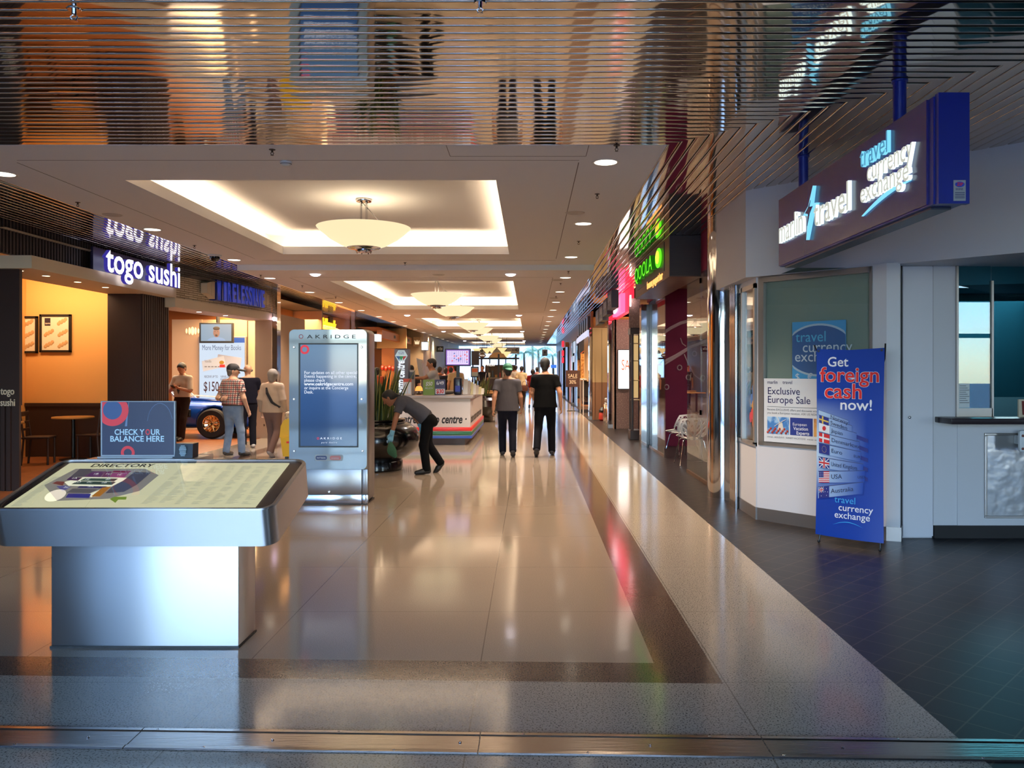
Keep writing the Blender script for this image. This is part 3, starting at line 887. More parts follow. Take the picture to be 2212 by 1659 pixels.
for ri, (nm, v, hgt, sl, u_, uend) in enumerate(rows):
    ro = .0045 + .0004 * ri
    for q_ in range(8):
        ua, ub = .045 + (uend - .045) * q_ / 8, .045 + (uend - .045) * (q_ + 1) / 8
        FP.poly(sk4(ua, ub, v - hgt * .44, v + hgt * .44, sl, ro))
        FSH.poly(sk4(ua, ub, v - hgt * .50, v - hgt * .44, sl, ro))
    fu0, fu1, v0, v1 = .055, .055 + .165 * (1 if v > .4 else .9), v - hgt * .45, v + hgt * .45
    def fq(mbx, a, b, c, d, off=.0092):
        mbx.poly(sk4(fu0 + (fu1 - fu0) * a, fu0 + (fu1 - fu0) * b, v0 + (v1 - v0) * c, v0 + (v1 - v0) * d, sl, off))
    if nm == 'Sweden':
        fq(FB, 0, 1, 0, 1, .0084); fq(FG, 0, 1, .4, .6); fq(FG, .3, .45, 0, 1)
    elif nm == 'Japan':
        fq(FW, 0, 1, 0, 1, .0084)
        FR_.poly([bp(fu0 + .08 + .028 * math.cos(a), v - sl * .08 + .0125 * math.sin(a), .0096) for a in [2 * math.pi * k / 16 for k in range(16)]][::-1])
    elif nm == 'Denmark':
        fq(FR_, 0, 1, 0, 1, .0084); fq(FW, 0, 1, .4, .6); fq(FW, .32, .46, 0, 1)
    elif nm == 'Euro':
        fq(FB, 0, 1, 0, 1, .0084)
        for k in range(12):
            a = 2 * math.pi * k / 12; fq(FG, .5 + .2 * math.cos(a) - .02, .5 + .2 * math.cos(a) + .02, .5 + .32 * math.sin(a) - .03, .5 + .32 * math.sin(a) + .03)
    elif nm in ('United Kingdom', 'Australia'):
        fq(FB, 0, 1, 0, 1, .0084)
        e = 1 if nm[0] == 'U' else .5
        s = lambda a, c: bp(fu0 + (fu1 - fu0) * a * e, v0 + (v1 - v0) * c * e - sl * (fu0 + (fu1 - fu0) * a * e - .06), .0090)
        for (q0, q1) in (((0, 0), (1, 1)), ((0, 1), (1, 0))):
            d = .10
            FW.poly([s(q0[0], q0[1]), s(q0[0] + d, q0[1]), s(q1[0], q1[1]), s(q1[0] - d, q1[1])])
        fq(FW, .38 * e, .62 * e, 0, e, .0098); fq(FW, 0, e, .33 * e, .67 * e, .0098)
        fq(FR_, .44 * e, .56 * e, 0, e, .0106); fq(FR_, 0, e, .42 * e, .58 * e, .0106)
        if e < 1:
            for (a, c) in ((.25, .8), (.62, .45), (.75, .2), (.85, .5), (.76, .8)):
                fq(FW, a - .02, a + .02, c - .04, c + .04, .0104)
    elif nm == 'USA':
        for k in range(13):
            fq(FR_ if k % 2 == 0 else FW, 0, 1, k / 13, (k + 1) / 13, .0084)
        fq(FB, 0, .45, 0, .54, .0096)
        for k in range(12):
            fq(FW, .05 + .1 * (k % 4), .08 + .1 * (k % 4), .08 + .15 * (k // 4), .12 + .15 * (k // 4), .0106)
    q = MB(); q.text(nm, .050 + .02 * (v - .37), (0, 0, 0), width=.235 if nm[0] == 'U' and len(nm) > 5 else None)
    zt = .075 + bh * (1 - v - .009); xo = (fu1 + .025 - .5) * bw
    FN.add([(x + xo, bend(x + xo, z + zt) - .0092, z + zt + (sl * (x + xo + .27) / bw) * bh) for x, y, z in q.v], q.f)
    q = MB(); q.text({'Norway': 'NOK', 'Sweden': 'SEK', 'Japan': 'JPY', 'Denmark': 'DKK', 'Euro': 'EUR', 'United Kingdom': 'GBP', 'USA': 'USD', 'Australia': 'AUD'}[nm], .034, (0, 0, 0))
    xo = (uend - .10 - .5) * bw
    if nm in ('Denmark', 'Euro', 'USA'):
        FN.add([(x + xo, bend(x + xo, z + zt) - .0092, z + zt + (sl * (x + xo + .27) / bw) * bh) for x, y, z in q.v], q.f)
for k in range(5):
    FB.poly(sk4(.60 + .03 * k, .78, .385 + .05 * k, .405 + .05 * k, -.12, .0045))
FSH.build('row_edges', mat('row_edge', (52, 70, 120), .6), t_); FP.build('board_rows', STRIP, t_); FN.build('row_lettering', INK, t_)
for q, nm in ((FW, 'white'), (FB, 'blue'), (FR_, 'red'), (FG, 'gold')):
    q.build('flag_print', FLAGC[nm], t_)
POLE = mat('banner_pole', (22, 22, 26), .4)
for s_ in (-1, 1):
    m = MB(); m.tube([(s_ * .32, -.02, 1.83), (s_ * .29, .05, 1.70), (0, .22, .85)], .007, 8); m.tube([(0, .22, .85), (s_ * .27, -.0, .10)], .007, 8); m.tube([(s_ * .27, 0, .10), (s_ * .275, -.02, .02)], .009, 8); m.build('stand_arm', POLE, t_, True)
    m = MB(); m.ball((s_ * .275, -.025, .014), .014, 10); m.build('foot', POLE, t_, True)
    m = MB(); m.lathe([(.012, 0), (.012, .003), (.006, .003)], (s_ * .285, bend(.285, 1.77) - .004, 1.775), 14, axis='y'); m.build('grommet', CHROME, t_)
m = MB(); m.tube([(0, .22, .85), (0, .42, .02)], .007, 8); m.build('stand_leg', POLE, t_, True)

# ================================================================== frozen yogurt shop
MAG = mat('magenta_wall', (112, 12, 56), .75)
DWOOD = mat('sign_wood', (96, 62, 44), .45, noise=(3, (80, 50, 36), .3, .7, (1, 1, 30)))
DWOOD2 = mat('sign_wood_dark', (34, 26, 28), .5, noise=(3, (24, 18, 20), .3, .7, (1, 1, 40)))
mb = MB()
mb.box(2.44, 2.52, 10.45, 16.9, 3.0, ZC)
mb.box(2.5, 7.0, 17.0, 17.1, 0, ZC); mb.box(7.0, 7.1, 9.9, 17.1, 0, ZC); mb.box(2.7, 7.0, 10.72, 10.8, 0, ZC)
struct('wall_yogurt_shop', mb, MAG)
mb = MB(); mb.quad((2.5, 10.8, 3.3), (7, 10.8, 3.3), (7, 17, 3.3), (2.5, 17, 3.3)); struct('ceiling_yogurt_shop', mb, mat('yogurt_ceiling', (120, 84, 70), .8))
mb = MB(); mb.lathe([(.21, 0), (.21, ZC)], (2.46, 10.27, 0), 36)
t_ = thing('mirror_column', 'round polished mirror column between yogurt shop and travel shop', 'column')
mb.build('shaft', mat('wavy_chrome', (226, 222, 220), .06, 1.0, bump=(2.5, .25, (1, 1, .4))), t_, True)
for i, (y0, y1) in enumerate(((10.5, 11.66), (11.67, 12.67), (14.75, 16.65))):
    mb = MB(); mb.box(2.455, 2.467, y0, y1, .05, 3.0)
    o = struct('window_%d' % (6 + i), mb, GLASS)
    m = MB(); m.box(2.445, 2.477, y0, y1, 0, .05); m.build('window_rail', mat('bronze_rail', (116, 84, 62), .3, .6), o)
    if i < 2:
        for z in (.95, 2.85):
            m = MB(); m.box(2.447, 2.475, 11.63, 11.70, z, z + .07); m.build('window_clamp', CHROME, o)
    else:
        m = MB(); m.box(2.44, 2.482, 14.73, 14.80, .0, .17); m.build('window_clamp', CHROME, o)
# branch and bud drawing on the magenta wall
mb = MB()
def mural(pts, r):
    mb.tube([at(px, py, 16.985) for px, py in pts], r, 6)
mural([(1432, 720), (1450, 708), (1470, 698), (1500, 690), (1530, 688)], .035)
mural([(1432, 782), (1460, 768), (1490, 750), (1530, 735)], .03)
mural([(1434, 788), (1470, 766), (1500, 745)], .02)
mural([(1478, 765), (1486, 785), (1500, 810), (1520, 825)], .012); mural([(1470, 730), (1474, 742), (1482, 748)], .01)
for px, py in ((1440, 836), (1468, 794), (1500, 764), (1518, 816), (1487, 815)):
    c = at(px, py, 16.985); mb.tube([c + V((.045 * math.cos(a), 0, .05 * math.sin(a))) for a in [2 * math.pi * k / 14 for k in range(15)]], .012, 5)
tag(mb.build('wall_mural', mat('mural_pink', (196, 166, 170), .7)), 'pale branch and bud drawing on the magenta wall', 'mural')
# sign box
t_ = thing('shop_sign', 'wooden sign box with green glowing frozen yogurt letters', 'sign')
m = MB(); m.box(1.985, 2.44, 11.55, 15.25, 2.93, ZC - .004); m.build('sign_box', [DWOOD], t_)
m = MB(); m.box(1.99, 2.43, 11.535, 11.55, 2.94, ZC - .004); m.build('end_panel', DWOOD2, t_)
m = MB(); m.box(1.975, 1.985, 11.95, 14.95, 3.06, ZC - .03); m.build('sign_recess', BLACK, t_)
m = MB(); m.text('QOOLA', .36, (1.974, 14.75, 3.17), UY, UZ, depth=.07, bold=-.004, width=2.05, side=True); m.build('green_letters', [glow('green_face', (100, 255, 30), 1.2), glow('green_return', (20, 110, 8), .6)], t_)
m = MB(); m.ball((1.95, 12.32, 3.30), (.03, .26, .15), 20); m.build('green_bubble', glow('green_face', (100, 255, 30), 1.2), t_, True)
m = MB(); m.ball((1.92, 12.24, 3.30), (.02, .12, .10), 16); m.build('yellow_bud', glow('yellow_sign', (255, 190, 60), 1.6), t_, True)
m = MB(); m.text('frozen yogurt bar', .17, (1.984, 13.7, 2.965), UY, UZ, depth=.01, bold=.02, width=1.6); m.build('orange_letters', glow('amber_sign', (255, 170, 90), 1.6), t_)

# openwork shell chairs and a table
SHELL = mat('white_shell', (226, 220, 216), .45)
def shell_chair(label, x, y, rz):
    t_ = thing('shell_chair', label, 'chair', (x, y, 0), rz, 'white openwork chairs in the yogurt shop')
    # shell surface: u across, v from seat front to back rim
    def sf(u, v):
        a = (u - .5) * 2
        if v < .5:
            s = v / .5
            p = V((a * (.20 + .03 * s), .20 - .36 * s, .44 + .10 * abs(a) ** 2.2 * (.3 + .7 * s) - .015 * s))
        else:
            s = (v - .5) / .5
            wd = .23 + .03 * math.sin(s * 2.2) - .05 * s * s
            p = V((a * wd, -.16 - .13 * math.sin(s * 1.3) + .10 * a * a, .425 + .36 * s - .02 * a * a * s + .10 * abs(a) ** 2.2 * (1 - s)))
        return p
    m = MB()
    def band(pts, wd):
        pts = [(min(max(u, 0), 1), min(max(v, 0), 1)) for u, v in pts]
        P = [sf(u, v) for u, v in pts]
        vs, fs = [], []
        for i, p in enumerate(P):
            d = (P[min(i + 1, len(P) - 1)] - P[max(i - 1, 0)]).normalized()
            u, v = pts[i]
            e = .01
            n = (sf(min(u + e, 1), v) - sf(max(u - e, 0), v)).cross(sf(u, min(v + e, 1)) - sf(u, max(v - e, 0))).normalized()
            s_ = d.cross(n).normalized() * wd
            vs += [p - s_ + n * .006, p + s_ + n * .006, p + s_ - n * .006, p - s_ - n * .006]
        for i in range(len(P) - 1):
            for k in range(4):
                fs.append((4 * i + k, 4 * i + (k + 1) % 4, 4 * i + 4 + (k + 1) % 4, 4 * i + 4 + k))
        fs += [(3, 2, 1, 0), tuple(range(4 * len(P) - 4, 4 * len(P)))]
        m.add(vs, fs)
    rim = [(0, v / 12) for v in range(13)] + [(u / 8, 1) for u in range(1, 9)] + [(1, 1 - v / 12) for v in range(1, 13)] + [(1 - u / 8, 0) for u in range(1, 9)]
    band(rim, .016)
    rr = random.Random(3)
    def grow(u, v, du, dv, w_, depth):
        pts = [(u, v)]
        for _ in range(6):
            u += du * .035; v += dv * .05
            pts.append((u, v))
            if not (0 <= u <= 1 and 0 <= v <= 1):
                break
        band(pts, w_)
        if depth and 0 < u < 1 and 0 < v < 1:
            grow(u, v, du + rr.uniform(.5, .9), dv * rr.uniform(.7, 1), w_ * .8, depth - 1)
            grow(u, v, du - rr.uniform(.5, .9), dv * rr.uniform(.7, 1), w_ * .8, depth - 1)
    for u in (.12, .3, .5, .7, .88):
        grow(u, .46, (u - .5) * .8, 1, .017, 2)
        grow(u, .46, (u - .5) * .4, -1, .015, 1)
    for v in (.42, .55, .68, .80):
        grow(.5, v, 1, .5, .011, 1); grow(.5, v, -1, .5, .011, 1)
    m.build('seat_shell', SHELL, t_, True)
    for sx in (-1, 1):
        for (y0, y1) in ((.12, .20), (-.12, -.22)):
            q = MB(); q.tube([(sx * .05, y0, .425), (sx * .15, y0, .43), (sx * .175, y0 + (y1 - y0) * .1, .40), (sx * .25, y1, 0)], .009, 8); q.build('leg', CHROME, t_, True)
    return t_
shell_chair('nearer white openwork shell chair behind the yogurt shop glass', 2.74, 13.75, R(4))
shell_chair('farther white openwork shell chair, half behind the nearer one', 2.80, 14.95, R(30))
t_ = thing('cafe_table', 'small cafe table on a black post between the white shell chairs', 'table', (3.02, 14.35, 0))
m = MB(); m.lathe([(0, .70), (.32, .70), (.33, .715), (.33, .735), (0, .735)], n=40); m.build('table_top', mat('table_brown', (92, 58, 44), .4), t_, True)
m = MB(); m.lathe([(.04, .02), (.04, .70)], n=16); m.build('post', BLACK, t_, True)
m = MB(); m.lathe([(.24, 0), (.24, .012), (.05, .03), (0, .03)], n=32); m.build('base', BLACK, t_, True)

# ================================================================== farther shops on the right
t_ = thing('mirror_pilaster', 'tall chrome and dark stripe pilaster at the far end of the yogurt glass', 'pilaster')
m = MB(); m.box(2.29, 2.40, 16.68, 16.95, 0, 2.95); m.build('chrome_side', mat('wavy_chrome', (226, 222, 220), .06, 1.0), t_)
m = MB(); m.box(2.40, 2.53, 16.70, 16.95, 0, 2.95); m.build('dark_side', mat('gunmetal', (84, 90, 100), .2, .8), t_)
t_ = thing('display_cabinet', 'narrow dark wood glass display cabinet before the SALE light box', 'cabinet')
CAB = mat('cabinet_wood', (52, 36, 32), .35)
m = MB()
for (x0, x1, y0, y1, z0, z1) in ((2.29, 2.60, 18.5, 18.95, 0, .22), (2.29, 2.60, 18.5, 18.95, 2.42, 2.56), (2.31, 2.37, 18.52, 18.58, .22, 2.42), (2.52, 2.58, 18.52, 18.58, .22, 2.42), (2.31, 2.37, 18.86, 18.92, .22, 2.42), (2.52, 2.58, 18.86, 18.92, .22, 2.42)):
    m.rbox(x0, x1, y0, y1, z0, z1, .01)
m.build('frame', CAB, t_)
for z in (.9, 1.35, 1.8, 2.2):
    m = MB(); m.box(2.34, 2.55, 18.55, 18.9, z, z + .015); m.build('shelf', mat('lit_shelf', (224, 190, 140), .4), t_)
m = MB(); m.box(2.37, 2.52, 18.54, 18.546, .22, 2.42); m.build('glass_door', GLASS, t_)
m = MB(); m.box(2.36, 2.53, 18.88, 18.90, .95, 2.4); m.build('lit_back', glow('cabinet_glow', (255, 206, 140), .7), t_)
SALEW = mat('speckled_stone', (168, 138, 126), .7, noise=(30, (140, 112, 102), .35, .5))
mb = MB(); mb.box(2.29, 5.0, 22.0, 22.2, 0, 2.97); mb.box(2.28, 2.34, 22.0, 22.7, 0, 2.97); mb.box(2.27, 2.52, 18.55, 18.62, 2.565, 3.24)
struct('wall_sale_shop', mb, SALEW)
t_ = thing('sale_light_box', 'glowing white light box with orange SALE letters on the stone wall', 'light box')
p0, p1 = at(1334, 841, 21.95), at(1378, 755, 21.95)
m = MB(); m.rbox(p0.x, p1.x, 21.93, 21.998, p0.z, p1.z, .01); m.build('frame', BLACK, t_)
m = MB(); m.box(p0.x + .02, p1.x - .02, 21.922, 21.93, p0.z + .02, p1.z - .02); m.build('screen', glow('light_box_white', (255, 244, 236), 2.6), t_)
m = MB(); m.text('SALE', .40, (at(1342, 798, 21.92).x, 21.918, at(1342, 799, 21.92).z), (1, 0, 0), UZ, depth=.004, width=.42, bold=.0); m.build('lettering', glow('sale_orange', (255, 110, 50), .9), t_)
RED = glow('red_neon', (255, 44, 62), 1.3)
t_ = thing('red_sign', 'red glowing fascia sign with a large white J mark', 'sign')
m = MB(); m.box(2.31, 2.40, 18.7, 24.4, 2.98, ZC - .01); m.build('red_panel', mat('red_panel', (200, 30, 44), .4, emit=(255, 30, 52), strength=1.8), t_)
m = MB(); m.prism([(2.20, 19.6, 3.0), (2.20, 21.6, 3.0), (2.20, 21.6, 3.46), (2.20, 19.6, 3.46)], (.1, 0, 0)); m.build('pink_panel', glow('pink_neon', (255, 72, 110), 3.0), t_)
m = MB(); m.tube([(2.185, 21.3, 3.13), (2.185, 21.0, 3.09), (2.185, 20.55, 3.12), (2.185, 20.45, 3.2), (2.185, 20.45, 3.40), (2.185, 20.9, 3.43)], .035, 8); m.build('white_mark', glow('white_neon', (255, 226, 230), 9), t_, True)
m = MB(); m.box(2.275, 2.30, 18.42, 18.5, 3.05, 3.30); m.build('white_strip', glow('white_neon', (255, 226, 230), 9), t_)
m = MB()
for k in range(14):
    m.box(2.295, 2.31, 22.0 + k * .16, 22.11 + k * .16, 3.04, 3.12)
m.build('small_letter_row', RED, t_)
t_ = thing('box_letter_sign', 'row of black cube letters projecting beneath the red sign', 'sign')
for k, (y, z, ch) in enumerate(((19.2, 3.08, 'fo'), (20.4, 3.0, 'ot'), (21.6, 2.93, 'wr'), (22.8, 2.9, 'k'))):
    m = MB(); m.box(1.93, 2.10, y, y + 1.05, z, z + .42); o = m.build('letter_box', BLACK, t_)
    q = MB()
    for j in range(len(ch) * 2):
        q.box(1.922, 1.93, y + .15 + .2 * j, y + .21 + .2 * j, z + .08 + .1 * (j % 2), z + .34)
    q.build('letter_strokes', WHITE_TEXT, o)
BEIGE = mat('beige_wall', (190, 158, 112), .7); TAN = mat('tan_wall', (146, 104, 74), .7)
mb = MB(); mb.box(2.0, 4.0, 26.0, 26.15, 1.2, 2.95); mb.box(2.0, 2.08, 25.98, 30, 1.2, 2.95, 0); mb.box(2.3, 2.306, 25.99, 26.0, 0.02, 2.9, 2); mb.box(2.0, 4.0, 26.0, 26.15, 0, 1.2, 1); mb.box(2.0, 2.08, 25.98, 27, 0, 1.2, 1)
mb.box(2.05, 4.5, 22.8, 26, 2.95, 3.0, 1)
struct('wall_beige_shop', mb, [BEIGE, TAN, DARK])
def pilaster(label, x, y, w_=.12, d=.3, z=2.95, m_=None):
    t_ = thing('mirror_pilaster', label, 'pilaster')
    m = MB(); m.box(x, x + w_, y, y + d, .1, z); m.build('shaft', m_ or CHROME, t_)
    m = MB(); m.box(x - .01, x + w_ + .01, y - .01, y + d + .01, 0, .1); m.build('plinth', KICK, t_)
pilaster('chrome pilaster at the edge of the speckled SALE wall', 2.16, 22.3, .11)
pilaster('chrome pilaster left of the beige wall panel', 1.90, 26.1, .09)
pilaster('chrome pilaster left of the hanging gold garment', 1.90, 32.6, .1)
pilaster('chrome pilaster behind the brown SALE board', 1.92, 37.2, .12)
pilaster('farthest chrome pilaster on the right, near the palms', 1.94, 48, .16)
t_ = thing('red_bin', 'small red pot with a black lid on the floor by the beige wall', 'pot', (2.30, 25.5, 0))
m = MB(); m.lathe([(.10, 0), (.14, .05), (.13, .22), (.09, .27), (0, .27)], n=20); m.build('body', mat('red_pot', (176, 44, 30), .4), t_, True)
m = MB(); m.lathe([(.12, .27), (.13, .33), (.07, .42), (0, .43)], n=20); m.build('lid', BLACK, t_, True)
for k in range(6):
    t_ = thing('metal_canister', 'silver canister, %s in the bright row beside the chrome pilaster' % ORD[k], 'canister', (2.30 + .03 * (k % 2), 22.95 + k * .36, 0), group='silver canisters by the pilaster')
    m = MB(); m.lathe([(.09, 0), (.10, .1), (.085, .55), (.05, .62), (0, .63)], n=16); m.build('body', CHROME, t_, True)
    m = MB(); m.ball((0, 0, .70), .07, 12); m.build('knob', BLACK if k % 2 else CHROME, t_, True)
t_ = thing('awning_sign', 'curved white lit awning strip with dark letters over a far shop', 'sign')
p = [(1.93, y, 2.80 + .0 * y) for y in (26.4, 28, 30, 32)]
m = MB(); m.prism([(1.86, 26.4, 2.72), (1.80, 28.5, 2.66), (1.80, 31, 2.64), (1.86, 32.6, 2.66), (1.86, 32.6, 2.80), (1.80, 31, 2.80), (1.80, 28.5, 2.84), (1.86, 26.4, 2.90)], (.06, 0, 0)); m.build('lit_strip', glow('awning_white', (220, 222, 255), .85), t_)
m = MB()
for k in range(5):
    m.box(1.88, 2.0, 26.5 + k * 1.15, 27.2 + k * 1.15, 2.92, 3.36)
m.build('block_letters', mat('bronze_black', (30, 24, 20), .3, .5), t_)
mb = MB()
mb.box(1.97, 2.05, 26.2, 33, 2.86, 3.5, 0); mb.box(1.98, 2.06, 33, 61.5, 2.9, ZC, 2); mb.box(4.5, 4.6, 26, 61.5, 0, ZC, 1)
mb.quad((2, 26, 3.3), (4.5, 26, 3.3), (4.5, 61.5, 3.3), (2, 61.5, 3.3), 3)
mb.box(2.06, 4.5, 61.4, 61.5, 0, ZC, 1); mb.box(2.06, 4.5, 33.0, 33.1, 0, ZC, 1); mb.box(2.06, 4.5, 40.0, 40.1, 0, ZC, 0)
struct('wall_right_shops', mb, [mat('shop_wood', (150, 96, 52), .5), TAN, mat('brown_fascia', (112, 80, 58), .4), mat('shop_ceiling', (150, 120, 90), .8)])
for i, (y0, y1, m_) in enumerate(((33.2, 36.4, 'navy'), (38, 41, 'wood'), (43, 45.5, 'dark'), (50, 54, 'wood'), (56, 60, 'stone'))):
    mb = MB(); mb.box(1.99, 2.05, y0, y1, 0, 2.9)
    struct('wall_shop_pier_%d' % (i + 1), mb, {'navy': mat('navy_panel', (30, 34, 52), .3), 'wood': mat('orange_wood', (176, 110, 58), .45), 'dark': mat('dark_panel', (40, 34, 34), .3), 'stone': mat('pale_stone', (160, 132, 112), .6)}[m_])
t_ = thing('neon_sign', 'red neon sign column by the far right shops', 'sign')
for z in (2.0, 2.4, 2.95):
    m = MB(); m.rbox(1.86, 1.98, 47.2, 47.6, z, z + .34, .03); m.build('neon_block', RED, t_)
t_ = thing('wood_sign_beam', 'brown wooden beam sign jutting out over the far right shops', 'sign')
m = MB(); m.box(1.80, 2.3, 41.5, 41.9, 2.78, 3.02); m.build('beam', mat('orange_wood', (176, 110, 58), .45), t_)
for k, (y, z, h_, c) in enumerate(((35.9, 2.35, .5, (200, 214, 235)), (36.2, 1.95, .28, (190, 200, 220)))):
    t_ = thing('lit_sign', ('larger' if k == 0 else 'smaller') + ' pale blue lit panel on the far right shop front', 'light box')
    m = MB(); m.box(1.94, 1.985, y - .5, y + .6, z, z + h_); m.build('panel', glow('lit_panel_%d' % k, c, .8), t_)
# hanging garment and a rail of clothes below it
t_ = thing('hanging_garment', 'gold patterned garment on a hanger in the far right shop window', 'garment')
p0, p1 = at(1254, 820, 30.2), at(1275, 757, 30.2)
m = MB(); m.rbox(p0.x, p1.x, 30.15, 30.22, p0.z, p1.z - .12, .02); m.build('cloth', mat('gold_brocade', (190, 128, 60), .5, noise=(14, (226, 176, 104), .45, .55)), t_)
m = MB(); xm = (p0.x + p1.x) / 2; m.tube([(p0.x, 30.18, p1.z - .12), (xm, 30.18, p1.z + .02), (p1.x, 30.18, p1.z - .12)], .015, 6); m.tube([(xm, 30.18, p1.z), (xm, 30.18, p1.z + .1)], .008, 6); m.build('hanger', mat('hanger_orange', (214, 96, 40), .4), t_)
m = MB(); m.box(p0.x + .12, p1.x - .08, 30.13, 30.15, p0.z + .22, p0.z + .52); m.build('price_card', mat('pink_card', (226, 180, 160), .6), t_)
mb = MB(); mb.box(p0.x - .05, p1.x + .05, 30.3, 30.36, p1.z - .3, 2.75); mb.box(p0.x - .08, p1.x + .1, 30.3, 33, 0, .12)
struct('wall_window_back', mb, mat('dark_panel', (40, 34, 34), .3))
t_ = thing('clothes_rack', 'white framed rack of dark clothes below the hanging garment', 'clothes rack', (2.0, 29.4, 0))
for (y0, y1) in ((-.9, -.86), (.86, .9)):
    m = MB(); m.box(-.14, -.11, y0, y1, 0, 1.28); m.build('post', WHITE, t_)
m = MB(); m.box(-.14, .3, -.9, .9, 1.24, 1.28); m.build('top_rail', WHITE, t_)
for k in range(11):
    m = MB(); h_ = .55 + .1 * ((k * 5) % 4); m.rbox(-.1, .22, -.8 + k * .15, -.69 + k * .15, 1.2 - h_, 1.2, .03); m.build('garment', mat('garment_%d' % (k % 4), ((30, 26, 28), (70, 54, 46), (110, 96, 88), (40, 40, 56))[k % 4], .8), t_)
# SALE board on a floor stand
t_ = thing('sale_stand', 'brown SALE 30% board on a thin floor stand', 'sign stand')
Ys = 31.5
p0, p1 = at(1222, 836, Ys), at(1252, 800, Ys)
m = MB(); m.rbox(p0.x, p1.x, Ys - .02, Ys + .02, p0.z, p1.z, .008); m.build('board', mat('board_brown', (58, 30, 22), .5), t_)
xm = (p0.x + p1.x) / 2
m = MB(); m.text('SALE', .2, (xm, Ys - .021, p1.z - .28), align='CENTER', width=.36); m.text('30%', .2, (xm, Ys - .021, p1.z - .52), align='CENTER', width=.26); m.box(xm - .17, xm + .17, Ys - .022, Ys - .02, p1.z - .325, p1.z - .318); m.build('lettering', mat('cream_print', (214, 196, 170), .6), t_)
m = MB(); m.tube([(xm - .06, Ys, 0.02), (xm - .06, Ys, p0.z)], .012, 8); m.build('post', BLACK, t_)
m = MB(); m.rbox(xm - .22, xm + .1, Ys - .15, Ys + .15, 0, .02, .005); m.build('foot', BLACK, t_)
# ================================================================== sushi shop on the left
CREAM = mat('cream_fascia', (214, 196, 168), .6)
BROWN = mat('dark_brown_wood', (46, 26, 20), .55)
OCHRE = mat('ochre_wall', (226, 164, 92), .75)
def ribbed(mb, p0, p1, z0, z1, pitch=.06, depth=.03, mi=0):
    """vertical battens along a straight wall line"""
    p0, p1 = V((*p0, 0)), V((*p1, 0))
    d = (p1 - p0); n_ = int(d.length / pitch); d.normalize()
    nrm = V((d.y, -d.x, 0))
    for k in range(n_):
        a = p0 + d * (k * pitch); b = a + d * (pitch * .55)
        mb.prism([a + V((0, 0, z0)), b + V((0, 0, z0)), b + V((0, 0, z0)) + nrm * depth, a + V((0, 0, z0)) + nrm * depth], (0, 0, z1 - z0), mi)
mb = MB()
mb.box(-7.4, -6.52, 10.6, 14.93, 2.93, 3.10); mb.box(-9.4, -7.4, 10.6, 10.95, 2.93, 3.10)
struct('wall_sushi_fascia', mb, CREAM)
mb = MB()
mb.box(-6.80, -6.74, 8.0, 14.93, 3.10, ZC)
ribbed(mb, (-6.74, 8.0), (-6.74, 14.93), 3.10, ZC, .07, .03)
mb.box(-9.4, -6.74, 8.0, 8.06, 3.1, ZC)
struct('wall_sushi_battens', mb, mat('batten_brown', (38, 26, 22), .6))
t_ = thing('sushi_sign', 'glowing bluish white letters standing on the cream fascia', 'sign')
LWB = [glow('sign_letter_bluewhite', (232, 232, 255), 2.2), glow('sign_return_blue', (70, 60, 190), .5)]
m = MB(); m.text('togo sushi', .56, (-6.45, 12.22, 3.10), (0, 1, 0), UZ, depth=.06, bold=.016, width=2.58, side=True); m.build('letters', LWB, t_)
m = MB(); m.box(-6.62, -6.58, 12.2, 14.85, 3.11, 3.46); m.build('back_plate', mat('sign_back_blue', (24, 20, 60), .4), t_)
for k, y in enumerate((10.85, 11.45, 12.25, 13.05, 14.2)):
    t_ = thing('soffit_spot', 'small recessed spot, %s from the entrance in the sushi shop soffit' % ORD[k], 'downlight', group='sushi soffit spots')
    m = MB(); m.lathe([(.05, 0), (.06, -.004), (.06, 0)], (-6.84, y, 2.929), 18); m.build('rim', CREAM, t_, True)
    m = MB(); m.lathe([(.048, 0), (0, 0)], (-6.84, y, 2.926), 18); m.build('lens', glow('spot_glow', (255, 224, 180), 5), t_)
mb = MB()
mb.box(-9.4, -7.28, 14.95, 15.1, .97, ZC - .1, 0); mb.box(-9.4, -7.2, 14.93, 15.1, 0, .97, 1); mb.box(-9.4, -7.2, 14.90, 14.93, .93, .99, 1)
mb.box(-9.4, -9.3, 10.2, 15.1, 0, ZC - .1, 0)
mb.box(-7.38, -6.80, 14.15, 15.2, 0, 2.93, 1)
ribbed(mb, (-6.80, 14.16), (-6.76, 15.2), 0, 2.93, .075, .03, 1)
struct('wall_sushi_shop', mb, [OCHRE, BROWN])
mb = MB(); mb.quad((-9.4, 10.2, 3.4), (-6.6, 10.2, 3.4), (-6.6, 15.1, 3.4), (-9.4, 15.1, 3.4)); struct('ceiling_sushi_shop', mb, CREAM)
t_ = thing('sushi_pillar', 'dark brown pillar with two small pale words at the left edge', 'pillar')
m = MB(); m.box(-8.4, -6.745, 10.7, 10.76, 1.13, 2.93); m.build('shaft', BROWN, t_)
m = MB(); m.box(-8.4, -6.76, 10.72, 10.76, 0, 1.13)
ribbed(m, (-8.4, 10.72), (-6.76, 10.72), 0, 1.13, .075, .03); m.build('ribbed_base', BROWN, t_)
TL = mat('pale_letter', (226, 206, 180), .5)
m = MB(); m.text('togo', .135, (-6.985, 10.694, 1.275), depth=.01, bold=.01, width=.18); m.text('sushi', .135, (-6.99, 10.694, 1.125), depth=.01, bold=.01, width=.19); m.build('lettering', TL, t_)
mb = MB(); mb.box(-9.6, -8.3, 8.0, 10.7, 0, 3.1); struct('wall_left_corner', mb, BROWN)
